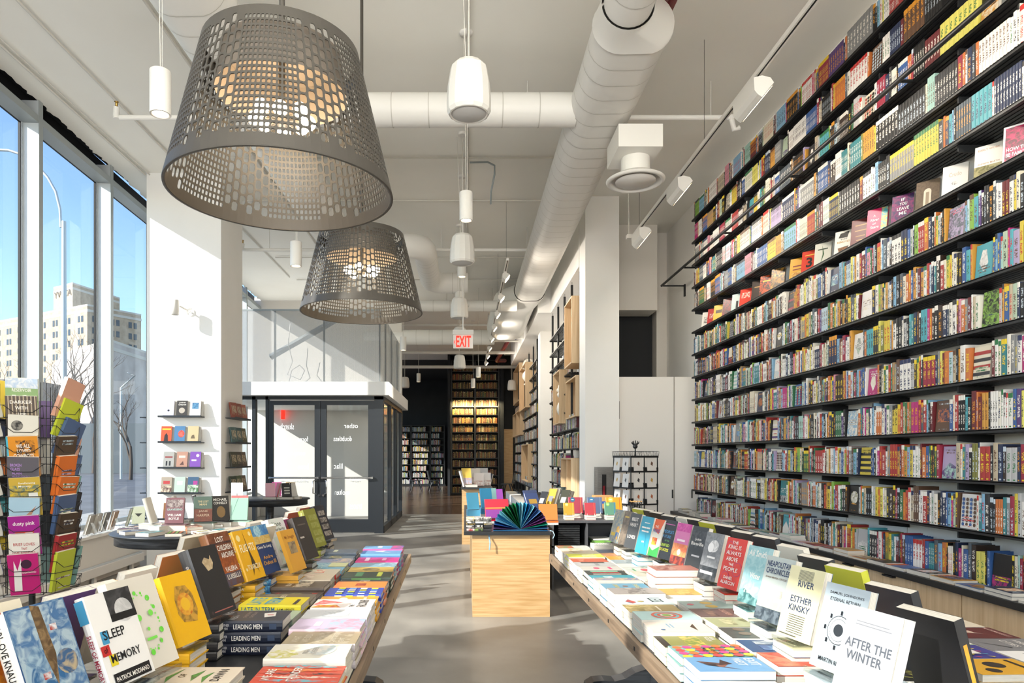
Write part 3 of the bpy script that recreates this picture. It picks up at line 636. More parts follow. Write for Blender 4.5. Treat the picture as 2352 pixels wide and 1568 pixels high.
# ================================================================ books
PAL = [('red', '#c8302c'), ('dark red', '#7c1f26'), ('crimson', '#b3203f'), ('pink', '#e58aa2'), ('magenta', '#d01c7e'), ('orange', '#e7762a'), ('amber', '#e9a02c'), ('yellow', '#f0d32e'),
       ('lemon', '#f4ea58'), ('olive', '#8d8c33'), ('lime', '#8ecb3b'), ('green', '#2f7a48'), ('pale green', '#b9d3b4'), ('mint', '#a4d6c9'), ('teal', '#2b8b95'), ('turquoise', '#45b5c6'),
       ('sky blue', '#79b6e0'), ('pale blue', '#b9d4e4'), ('blue', '#2d5fae'), ('navy', '#22315c'), ('slate', '#54606d'), ('purple', '#5d3a86'), ('lilac', '#b5a1cf'), ('white', '#f0eee9'),
       ('cream', '#ece1c4'), ('ivory', '#f1ecdd'), ('beige', '#cdbb98'), ('tan', '#b08f62'), ('brown', '#6b4830'), ('dark brown', '#3d2b22'), ('black', '#1a1a1c'), ('charcoal', '#35363a'), ('grey', '#8d8f91'), ('silver', '#c3c5c6')]
def mute(h, k=.24):
    c = [int(h[i:i + 2], 16) for i in (1, 3, 5)]; g = sum(c) / 3
    return '#%02x%02x%02x' % tuple(int(x + (g - x) * k) for x in c)
PAL = [(n, mute(h)) for n, h in PAL]
PD = dict(PAL)
WT_ = [3, 3, 2, 1, 1, 3, 2, 3, 1, 1, 1, 2, 1, 1, 2, 1, 2, 2, 3, 4, 2, 1, 1, 10, 4, 4, 2, 1, 2, 2, 8, 3, 2, 2]
def pick(r): return r.choices(PAL, WT_)[0]
def contrast(c, r):
    l = L(c); lum = .2 * l[0] + .7 * l[1] + .1 * l[2]
    return r.choice(['#f2efe6', '#f2efe6', '#f0d32e', '#e9a02c', '#c9d8e4']) if lum < .3 else r.choice(['#1a1a1c', '#22315c', '#c8302c', '#35363a', '#2f7a48', '#6b4830'])
OLD = [('brown', '#6b4426'), ('dark brown', '#42291a'), ('oxblood', '#6a2620'), ('tan', '#a07a44'), ('olive', '#5c5a2c'), ('ochre', '#b18a35'), ('green', '#3c5234'), ('maroon', '#571f24'), ('cream', '#c9b98c'), ('rust', '#9c4a24')]
def spine_book(b, W, H, T, c, c2, k):
    """a standing book, spine at x=0 facing -x, thickness along y, W deep along +x"""
    cc, c3 = L(c), L(c2); uvb = 3.0 * 0 + k
    V = [(0, .0005, 0), (W, .0005, 0), (W, T - .0005, 0), (0, T - .0005, 0), (0, .0005, H), (W, .0005, H), (W, T - .0005, H), (0, T - .0005, H), (-.002, T * .25, 0), (-.002, T * .75, 0), (-.002, T * .25, H), (-.002, T * .75, H)]
    fs = [(0, 1, 5, 4), (2, 3, 7, 6)]; b.add(V, fs, M['print'], cc, cc)
    # spine in three facets: v runs up, u across
    def q(i, j, kk, l, ua, ub): b.add([V[i], V[j], V[kk], V[l]], [(0, 1, 2, 3)], M['spine'], cc, c3, uv=[[(uvb + ua, 0), (uvb + ub, 0), (uvb + ub, 1), (uvb + ua, 1)]])
    q(8, 0, 4, 10, .25, .01); q(9, 8, 10, 11, .75, .25); q(3, 9, 11, 7, .99, .75)
    e = .004 if k % 3 else 0
    b.add([(0, .001, H - e), (W - .002, .001, H - e), (W - .002, T - .001, H - e), (0, T - .001, H - e)], [(0, 1, 2, 3)], M['paper'])
    b.add([(W - .002, .001, 0), (W - .002, T - .001, 0), (W - .002, T - .001, H - e), (W - .002, .001, H - e)], [(0, 1, 2, 3)], M['paper'])
def shelf_run(r, y0, y1, base, hmin=.195, hmax=.225, tmin=.014, tmax=.032, pal=None, series=0.0, hcap=.262):
    """books packed along +y from y0 to y1; returns [(y, W, H, T, (cname, chex), c2, k, lean)]"""
    out = []; y = y0; last = None; rep = 0
    while True:
        if rep > 0: W, H, T, c, c2, k = last; rep -= 1
        else:
            T = r.uniform(tmin, tmax) if r.random() < .8 else r.uniform(tmax, tmax * 1.4); H = min(hcap, r.uniform(hmin, hmax) + (r.random() < .12) * .02)
            W = r.uniform(.125, .15); c = r.choice(pal) if pal else pick(r); c2 = contrast(c[1], r) if not pal else r.choice(['#c9a24a', '#d8c48a', '#2a1c14'])
            k = r.randrange(1, 97)
            if r.random() < series: rep = r.randint(3, 8)
            elif r.random() < .08: rep = r.randint(1, 2)
        last = (W, H, T, c, c2, k)
        if y + T > y1: break
        out.append((y, W, H - r.uniform(0, .001), T, c, c2, k)); y += T + .0006
    return out
def thick(T): return 'slim' if T < .019 else ('thick' if T > .03 else 'mid-sized')
R3 = random.Random(11)
LEVELS = []                                   # (zbase, row name, y ranges with face-out gaps)
rows = [(z, '%s shelf down' % nth(k + 1)) for k, z in enumerate(SHZ)] + [(SLAB, 'oak cabinet ledge')]
FACE = {}                                     # covers that stand face out among the spines: row -> list (y, w)
cand = []; 
DISPLAY_ROW = 5
for k, (z, rn) in enumerate(rows):
    if k == DISPLAY_ROW: continue
    rr = random.Random(100 + k); y = 3.35
    faces = []
    if k > 5 or k in (1, 2):
        yy = 3.9 + rr.uniform(0, .5)
        while yy < 9:
            faces.append(yy); yy += rr.uniform(.75, 1.5)
    cur = 3.45 if k > 2 else 4.0; end = 9.24
    marks = faces + [end]
    for f in marks:
        ser = .35 if k < 5 else 0
        run = shelf_run(rr, cur, f, z, series=ser)
        cand += [(z, rn, k) + q for q in run]
        cur = f + .0
        if f != end:
            w_ = rr.uniform(.125, .145); FACE.setdefault(k, []).append((f + .004, w_, rr.randrange(10 ** 6)))
            cur = f + w_ + .012
# size in the picture decides which are objects of their own
def area(c):
    z, rn, k, y, W, H, T = c[:7]; X = 3.1 if k < 13 else 3.13
    if X / y > .825 or (z + H * .3 - CH) / y > .67: return 0
    return X * T / y ** 2 * H / y + .0002 / y ** 3
cand.sort(key=area, reverse=True)
vis = [c for c in cand if area(c) > 0]
big = vis[:296]; small = vis[296:]
rowcount = {}
big.sort(key=lambda c: (c[2], c[3]))
for c in big:
    z, rn, k, y, W, H, T, cn, c2, kk = c
    rowcount[k] = rowcount.get(k, 0) + 1
    b = MB(); spine_book(b, W, H, T, cn[1], c2, kk)
    place = ('on the %s' % rn) if k == 13 else 'on the wall, %s' % rn
    lab = '%s %s book spine %s, %s from its nearest end' % (thick(T), cn[0], place, nth(rowcount[k]))
    o = b.build('shelf_book', label=lab, cat='book', group='books shelved spine out on the nearest wall shelves')
    o.location = (3.098 if k < 13 else 3.13, y, z)
b = MB(); 
for c in small:
    z, rn, k, y, W, H, T, cn, c2, kk = c
    b.T = Matrix.Translation((3.098 if k < 13 else 3.13, y, z)); spine_book(b, W, H, T, cn[1], c2, kk)
tag(b.build('shelf_books'), 'dense rows of many coloured book spines filling the long black wall shelves', 'books', kind='stuff')

# ---- covers
def cover_faces(b, W, H, z, spec, r):
    """draw a cover on the plane z, from (0,0) to (W,H), local x,y"""
    lay = [0]
    def P(u, v): return (u * W, v * H, z + .00025 + .00018 * lay[0])
    for e in spec['art']:
        lay[0] += 1; t = e[0]
        if t == 'r':
            _, u0, v0, u1, v1, c = e[:6]; c2 = e[6] if len(e) > 6 else c
            b.add([P(u0, v0), P(u1, v0), P(u1, v1), P(u0, v1)], [(0, 1, 2, 3)], M['print'], L(c), L(c2))
        elif t == 'c':
            _, u, v, q, c = e[:5]; ra = e[5] if len(e) > 5 else 1; c2 = e[6] if len(e) > 6 else c
            b.add([P(u + q * math.cos(2 * PI * i / 20), v + q * ra * W / H * math.sin(2 * PI * i / 20)) for i in range(20)], [tuple(range(20))], M['print'], L(c), L(c2))
        elif t == 'p':
            b.add([P(*p) for p in e[1]], [tuple(range(len(e[1])))], M['print'], L(e[2]), L(e[3] if len(e) > 3 else e[2]))
        elif t == 't':
            _, s, u0, v0, u1, v1, c = e[:7]; put_text(b, s, P(u0, v0), (W * (u1 - u0), 0, 0), (0, H * (v1 - v0), 0), M['print'], L(c), bold=e[7] if len(e) > 7 else .012)
def spine_faces(b, T, H, spec, x=-.0005):
    """spine art on the plane x = const; u across thickness, v up the book; text runs down the spine"""
    n = [0]
    for e in spec.get('spine', []):
        n[0] += 1; X = x - .0002 * n[0]
        if e[0] == 'r': _, u0, v0, u1, v1, c = e[:6]; b.add([(X, 0, 0)], [], M['print']); vs = [(X, v0 * H, u0 * T), (X, v1 * H, u0 * T), (X, v1 * H, u1 * T), (X, v0 * H, u1 * T)]; b.add(vs, [(0, 3, 2, 1)], M['print'], L(c), L(c))
        if e[0] == 't':   # reads top to bottom
            _, s, u0, v0, u1, v1, c = e[:7]; put_text(b, s, (X, v1 * H, u0 * T), (0, (v0 - v1) * H, 0), (0, 0, (u1 - u0) * T), M['print'], L(c), bold=.012)
def book_meshes(W, H, T, spec, hard, seed=0):
    """cover mesh and page mesh. x: spine (0) to fore-edge (W); y: foot to head; z: back (0) to front (T)"""
    r = random.Random(seed); bg = L(spec['bg']); bg2 = L(spec.get('bg2', spec['bg'])); sp = L(spec.get('sp', spec['bg'])); sp2 = L(spec.get('sp2', spec.get('sp', spec.get('bg2', spec['bg'])))); bk = L(spec.get('back', spec.get('sp', spec['bg'])))
    b = MB(); th = .0026 if hard else .0007; o = .0035 if hard else 0
    b.box((0, 0, T - th), (W, H, T), M['print'], bg, bg2, skip=('-z',) if not hard else ())
    b.box((0, 0, 0), (W, H, th), M['print'], bk, bk)
    if hard:
        pr = [(.0, 0), (-.003, .18 * T), (-.0045, .5 * T), (-.003, .82 * T), (0, T), (.004, T), (.004, 0)]
        vs = [(p[0], 0, p[1]) for p in pr] + [(p[0], H, p[1]) for p in pr]; n = len(pr)
        b.add(vs, [(i, n + i, n + (i + 1) % n, (i + 1) % n) for i in range(4)], M['print'], sp, sp2)
        b.add(vs[:7], [tuple(range(7))], M['print'], sp, sp); b.add(vs[7:], [tuple(range(7))[::-1]], M['print'], sp, sp); sx = -.0046
    else:
        b.add([(0, 0, 0), (0, H, 0), (0, H, T), (0, 0, T)], [(0, 3, 2, 1)], M['print'], sp, sp2); sx = -.0003
    cover_faces(b, W, H, T, spec, r); spine_faces(b, T, H, spec, sx)
    p = MB(); q = .0015 if hard else .0
    n = 5; e0, e1 = th, T - th
    xs_ = [W - o - .0012 - (.0022 * math.sin(PI * i / n) if hard else 0) for i in range(n + 1)]
    for i in range(n):
        za, zb = e0 + (e1 - e0) * i / n, e0 + (e1 - e0) * (i + 1) / n
        p.add([(xs_[i], o + .0004, za), (xs_[i], H - o - .0004, za), (xs_[i + 1], H - o - .0004, zb), (xs_[i + 1], o + .0004, zb)], [(0, 1, 2, 3)], M['paper'])
        for yy, fl in ((o + .0004, 0), (H - o - .0004, 1)):
            f = [(.001, yy, za), (xs_[i], yy, za), (xs_[i + 1], yy, zb), (.001, yy, zb)]
            p.add(f, [(0, 1, 2, 3) if not fl else (3, 2, 1, 0)], M['paper'])
    return b.mesh('cover'), p.mesh('page_block')
def place_book(ms, Mx, name, label, cat='book', group=None):
    o = bpy.data.objects.new(name, ms[0]); COL.objects.link(o); o.matrix_world = Mx
    tag(o, label, cat, group); p = bpy.data.objects.new('page_block', ms[1]); COL.objects.link(p); p.parent = o
    return o
def rand_spec(r):
    c = pick(r); bg = c[1]; t = contrast(bg, r); a = pick(r); d = pick(r); k = r.randrange(8); art = []
    if k == 0: art = [('r', 0, 0, 1, r.uniform(.3, .6), a[1], d[1])]; pat = 'with %s lower picture' % a[0]
    elif k == 1: art = [('c', .5, r.uniform(.4, .6), r.uniform(.2, .38), a[1], 1, d[1])]; pat = 'with %s disc' % a[0]
    elif k == 2: art = [('r', .12, .3, .88, .72, a[1], d[1])]; pat = 'with %s framed picture' % a[0]
    elif k == 3: art = [('p', [(0, 0), (1, 0), (1, r.uniform(.2, .5)), (.5, r.uniform(.4, .7)), (0, r.uniform(.2, .4))], a[1], d[1])]; pat = 'with %s hills' % a[0]
    elif k == 4: art = [('r', 0, .1 + .2 * i, 1, .2 + .2 * i, a[1] if i % 2 else d[1]) for i in range(4)]; pat = 'striped %s and %s' % (a[0], d[0])
    elif k == 5: art = [('c', .15 + .23 * (i % 4), .12 + .12 * (i // 4), .08, a[1] if i % 2 else d[1]) for i in range(28)]; pat = 'dotted %s and %s' % (a[0], d[0])
    elif k == 6: art = [('p', [(.5, .15), (.75, .4), (.62, .8), (.38, .82), (.22, .45)], a[1], d[1])]; pat = 'with %s shape' % a[0]
    else: art = [('r', 0, 0, 1, 1, bg, a[1])]; pat = 'marbled with %s' % a[0]
    n = r.choice([1, 2, 2, 3]); v = r.choice([.86, .6, .3])
    for i in range(n):
        wv = r.uniform(.25, .4); art.append(('r', .5 - wv, v - .08 * i, .5 + wv, v - .08 * i + .045, t, bg))
    art.append(('r', .25, .06, .75, .085, t, bg))
    return dict(bg=bg, art=art, sp=bg, spine=[('r', .3, .3, .7, .75, t), ('r', .3, .1, .7, .22, a[1])]), c[0], pat

# face-out books among the spines
def faceout_M(x, y, z, lean=.10, yaw=0.0):
    # cover faces the room (-x): reader's left-to-right runs towards -y (towards the camera) as seen from the room
    return Matrix.Translation((x, y, z)) @ Matrix.Rotation(lean, 4, 'Y') @ Matrix.Rotation(yaw, 4, 'Z') @ Matrix(((0, 0, -1, 0), (-1, 0, 0, 0), (0, 1, 0, 0), (0, 0, 0, 1)))
fi = {}
for k, lst in FACE.items():
    for (y, w_, sd) in lst:
        if y > 9.1 or (3.1 / y > .8): continue
        r = random.Random(sd); spec, cn, pat = rand_spec(r); fi[k] = fi.get(k, 0) + 1
        ms = book_meshes(w_, r.uniform(.2, .215), .018, spec, False, sd)
        # a book turned part-way: stands across the front of the row
        Mx = Matrix.Translation((3.125 if k < 13 else 3.15, y + w_, rows[k][0] + .0005)) @ Matrix.Rotation(math.radians(4), 4, 'Y') @ Matrix(((0, 0, -1, 0), (-1, 0, 0, 0), (0, 1, 0, 0), (0, 0, 0, 1)))
        place_book(ms, Mx, 'angled_book', '%s cover %s facing out, %s on %s' % (cn, pat, nth(fi[k]), rows[k][1] if k < 13 else 'the cabinet ledge'), group='books turned cover out between spines')
# the display shelf of face-out books: (pixel x centre, thickness, spec, label)
def T_(s, u0, v0, u1, v1, c, bold=.012): return ('t', s, u0, v0, u1, v1, c, bold)
DISP = [
 (2325, .03, dict(bg='#f3eef0', art=[('r', .06, .05, .94, .95, '#c2185b', '#5a1030'), T_('HOW TO', .1, .3, .8, .4, '#ffffff'), T_('BE FAMOUS', .1, .16, .9, .26, '#ffffff')]), 'magenta and white novel with marching figures', True),
 (2256, .022, dict(bg='#f3efe8', art=[('r', 0, 0, 1, .38, '#6d6a3c', '#a8a070'), T_('EARLY WORK', .12, .84, .9, .9, '#c59a7c'), T_('ANDREW MARTIN', .12, .42, .9, .47, '#b58d70')]), 'white novel with green painting at its foot', False),
 (2180, .02, dict(bg='#f4f1ec', art=[T_('Crudo', .25, .62, .75, .76, '#d5c6b4'), ('c', .5, .4, .12, '#3a342c', .7, '#f4f1ec')]), 'plain white novel with a dark insect', False),
 (2118, .024, dict(bg='#7b6b5a', bg2='#6d5e50', art=[('r', .34, .12, .66, .62, '#e7dcc8'), ('c', .5, .62, .16, '#e7dcc8'), ('r', .43, .12, .57, .6, '#a89782')]), 'brown novel with a pale arched doorway', False),
 (2062, .03, dict(bg='#3b2a5a', bg2='#8a2d6a', art=[T_('IF', .42, .78, .6, .88, '#e8f3f0'), T_('YOU', .35, .62, .7, .73, '#e8f3f0'), T_('LEAVE', .25, .45, .8, .56, '#e8f3f0'), T_('ME', .35, .28, .7, .4, '#e8f3f0')]), 'purple floral novel with white capitals', False),
 (2004, .03, dict(bg='#d81f63', art=[('r', .7, 0, 1, 1, '#57b9c4', '#e5c65a'), T_('A', .3, .72, .42, .79, '#ffffff'), T_('River', .18, .56, .6, .65, '#ffffff'), T_('of', .28, .44, .45, .5, '#ffffff'), T_('Stars', .18, .3, .6, .39, '#ffffff')]), 'hot pink novel with turquoise edge', True),
 (1966, .022, dict(bg='#6a2a2a', art=[('r', .2, .75, .8, .79, '#c9a06a'), ('r', .2, .55, .8, .59, '#c9a06a'), ('r', .25, .35, .75, .38, '#c9a06a'), ('r', .3, .2, .7, .23, '#c9a06a')]), 'maroon novel with fine gold lines of type', True),
 (1927, .02, dict(bg='#efeae0', art=[('p', [(.3, .9), (.8, .95), (.7, .7), (.2, .72)], '#26221e'), T_('THE', .3, .62, .7, .68, '#3b3026'), T_('REMOVES', .15, .5, .85, .58, '#b58a2c'), ('p', [(.2, .3), (.8, .35), (.7, .1), (.3, .08)], '#8c5a2c', '#26221e')]), 'cream novel with dark bird shapes', False),
 (1880, .022, dict(bg='#d9d8cc', art=[('p', [(.4, .1), (.5, .5), (.45, .9), (.6, .5)], '#4e6a4c'), ('r', .2, .7, .8, .75, '#3c4a3c')]), 'pale grey novel with a leafy stem', False),
 (1850, .024, dict(bg='#d23b22', art=[T_('3', .3, .25, .7, .7, '#1a1a1a', .03), ('r', .2, .78, .8, .82, '#e9c24a')]), 'red novel with a large black numeral', False),
 (1822, .02, dict(bg='#d9a22c', art=[('r', .2, .6, .8, .66, '#7c2a1a'), ('r', .2, .45, .8, .5, '#7c2a1a'), ('r', .15, .1, .85, .35, '#b8762c', '#e8c860')]), 'mustard yellow novel with red type', False),
 (1778, .022, dict(bg='#2c241c', bg2='#b8862c', art=[('r', .15, .6, .85, .75, '#d8c070', '#2c241c')]), 'black and gold patterned novel', True),
 (1752, .022, dict(bg='#e05a20', bg2='#2c241c', art=[('r', .2, .7, .8, .76, '#f0c040')]), 'orange and black patterned novel', True),
 (1733, .02, dict(bg='#3a2c22', art=[('r', .2, .65, .8, .7, '#c8a060')]), 'dark brown novel with a single title line', True),
 (1705, .02, dict(bg='#e2402a', art=[('r', .15, .5, .85, .8, '#f4eede', '#e2402a')]), 'bright red novel beside the dark brown one', False),
 (1686, .02, dict(bg='#cfe0dc', art=[('r', .4, .2, .6, .6, '#2a2a2a')]), 'pale mint novel with a small figure', False),
 (1665, .02, dict(bg='#3c3a3a', bg2='#8c3a3a', art=[]), 'dim maroon and grey novel', True),
 (1644, .02, dict(bg='#e8b82c', art=[('r', .2, .5, .8, .7, '#4a3a1a')]), 'yellow novel third from the far end of the display shelf', False),
 (1630, .02, dict(bg='#b8241c', art=[('r', .2, .4, .8, .7, '#e8e0d0', '#b8241c')]), 'red novel second from the far end of the display shelf', False),
 (1617, .02, dict(bg='#ece8e0', art=[('r', .2, .3, .8, .7, '#2a2a2a', '#ece8e0')]), 'white novel at the far end of the display shelf', False)]
for i, (px, T, spec, lab, hard) in enumerate(DISP):
    y = 3.14 * F / (px - VX); H = .215 if not hard else .228; W = .14
    spec.setdefault('sp', spec['bg'])
    ms = book_meshes(W, H, T, spec, hard, i)
    yaw = math.radians(-38)
    Mx = Matrix.Translation((3.13, y + .05, rows[DISPLAY_ROW][0] + .001)) @ Matrix.Rotation(math.radians(40), 4, 'Z') @ Matrix.Rotation(math.radians(11), 4, 'Y') @ Matrix(((0, 0, -1, 0), (-1, 0, 0, 0), (0, 1, 0, 0), (0, 0, 0, 1)))
    place_book(ms, Mx, 'display_book', lab + ', face out on the wall display shelf' if len(lab.split()) < 9 else lab, group='novels facing out on the wall display shelf')
# piles on the cabinet ledge
r = random.Random(77); y = 9.45; i = 0
while y > 3.2:
    spec, cn, pat = rand_spec(r); W, H = r.uniform(.13, .15), r.uniform(.195, .22); T = r.uniform(.014, .03); i += 1
    n = r.choice([1, 1, 1, 2]); ms = book_meshes(H * 0 + W, H, T, spec, False, i)
    for q in range(n):
        # spine to the wall, fore-edge to the room
        a = PI / 2 + r.uniform(-.05, .05) + PI / 2
        Mx = Matrix.Translation((2.945 + W, y - H, SLAB + .0005 + q * (T + .0006))) @ Matrix.Rotation(r.uniform(-.03, .03), 4, 'Z') @ Matrix(((-1, 0, 0, 0), (0, 1, 0, 0), (0, 0, 1, 0), (0, 0, 0, 1))) @ Matrix.Rotation(0, 4, 'Z')
        Mx = Matrix.Translation((2.945 + H * 0 + .0, y, SLAB + .0005 + q * (T + .0006))) @ Matrix.Rotation(PI / 2 + PI, 4, 'Z') @ Matrix.Identity(4) if False else Matrix.Translation((2.95 + W, y, SLAB + .0005 + q * (T + .0006))) @ Matrix.Rotation(PI + r.uniform(-.04, .04), 4, 'Z')
        lab = '%s paperback %s lying on oak ledge, %s from far end' % (cn, pat, nth(i))
        if q: lab = lab.replace(' lying on', ' atop another on')
        place_book(ms, Mx, 'ledge_book', lab, group='paperbacks lying along the cabinet ledge')
    y -= H + r.uniform(.0, .05)

# ================================================================ the two long book tables
def TB(x0): return Matrix.Translation((x0, 2, 0)) @ Matrix.Rotation(.0166, 4, 'Z')
ZT = .76
def long_table(x0, side, label):
    """side -1: table lies to the left of its aisle edge, +1 to the right"""
    t = thing('display_table', (0, 0, 0), label, 'table'); T = TB(x0); Wd = 1.27 * side; y0, y1 = -1.0, 2.62
    def bx(b, xa, ya, za, xb, yb, zb, m): b.box((min(xa * side, xb * side), ya, za), (max(xa * side, xb * side), yb, zb), m)
    b = MB(); b.T = T; bx(b, .02, y0 + .02, ZT - .04, 1.25, y1 - .02, ZT, M['tabletop']); b.build('table_top', t)
    b = MB(); b.T = T; bx(b, 0, y0, ZT - .055, .02, y1, ZT - .002, M['edge']); bx(b, 1.25, y0, ZT - .055, 1.27, y1, ZT - .002, M['edge']); bx(b, .02, y0, ZT - .055, 1.25, y0 + .02, ZT - .002, M['edge']); bx(b, .02, y1 - .02, ZT - .055, 1.25, y1, ZT - .002, M['edge'])
    for k in range(9): bx(b, -.001, y0 + .2 + .41 * k, ZT - .034, .001, y0 + .215 + .41 * k, ZT - .02, M['gasket'])
    b.build('edge_trim', t)
    for yy in (-.3, 2.0):
        b = MB(); b.T = T @ Matrix.Translation((.63 * side, yy, 0))
        # cast foot: long s-curve on both sides, stepped collar, square column
        for s_ in (-1, 1):
            pr = []; prof = [(.06, .20), (.14, .19), (.22, .165), (.28, .13), (.34, .115), (.40, .12), (.46, .115), (.50, .09), (.51, .05), (.505, 0), (.42, 0), (.38, .045), (.30, .05), (.2, .05), (.06, .06)]
            b.prism([(s_ * a, z) for a, z in prof][::s_ * 1 if s_ > 0 else -1], -.05, .05, M['blackwood'], axis='y')
        for k, (w_, z0, z1) in enumerate(((.13, .0, .22), (.10, .22, .27), (.085, .27, .30), (.10, .30, .33), (.06, .33, ZT - .12), (.09, ZT - .12, ZT - .09), (.12, ZT - .09, ZT - .055))):
            b.box((-w_, -w_ * .8, z0), (w_, w_ * .8, z1), M['blackwood'])
        b.box((-.5, -.05, ZT - .1), (.5, .05, ZT - .04), M['blackwood']); b.build('trestle', t)
    b = MB(); b.T = T; bx(b, .6, -.25, .3, .66, 1.95, .36, M['blackwood']); b.build('stretcher', t)
    return t
XL, XR = -.32, .612
long_table(XL, -1, 'long black-topped table of new hardcovers on the window side')
long_table(XR, 1, 'long black-topped table of paperbacks on the book-wall side')
W_, K_ = '#f4f1ea', '#1b1b1e'
def T2(s, u0, v0, u1, v1, c=W_, bold=.012): return ('t', s, u0, v0, u1, v1, c, bold)
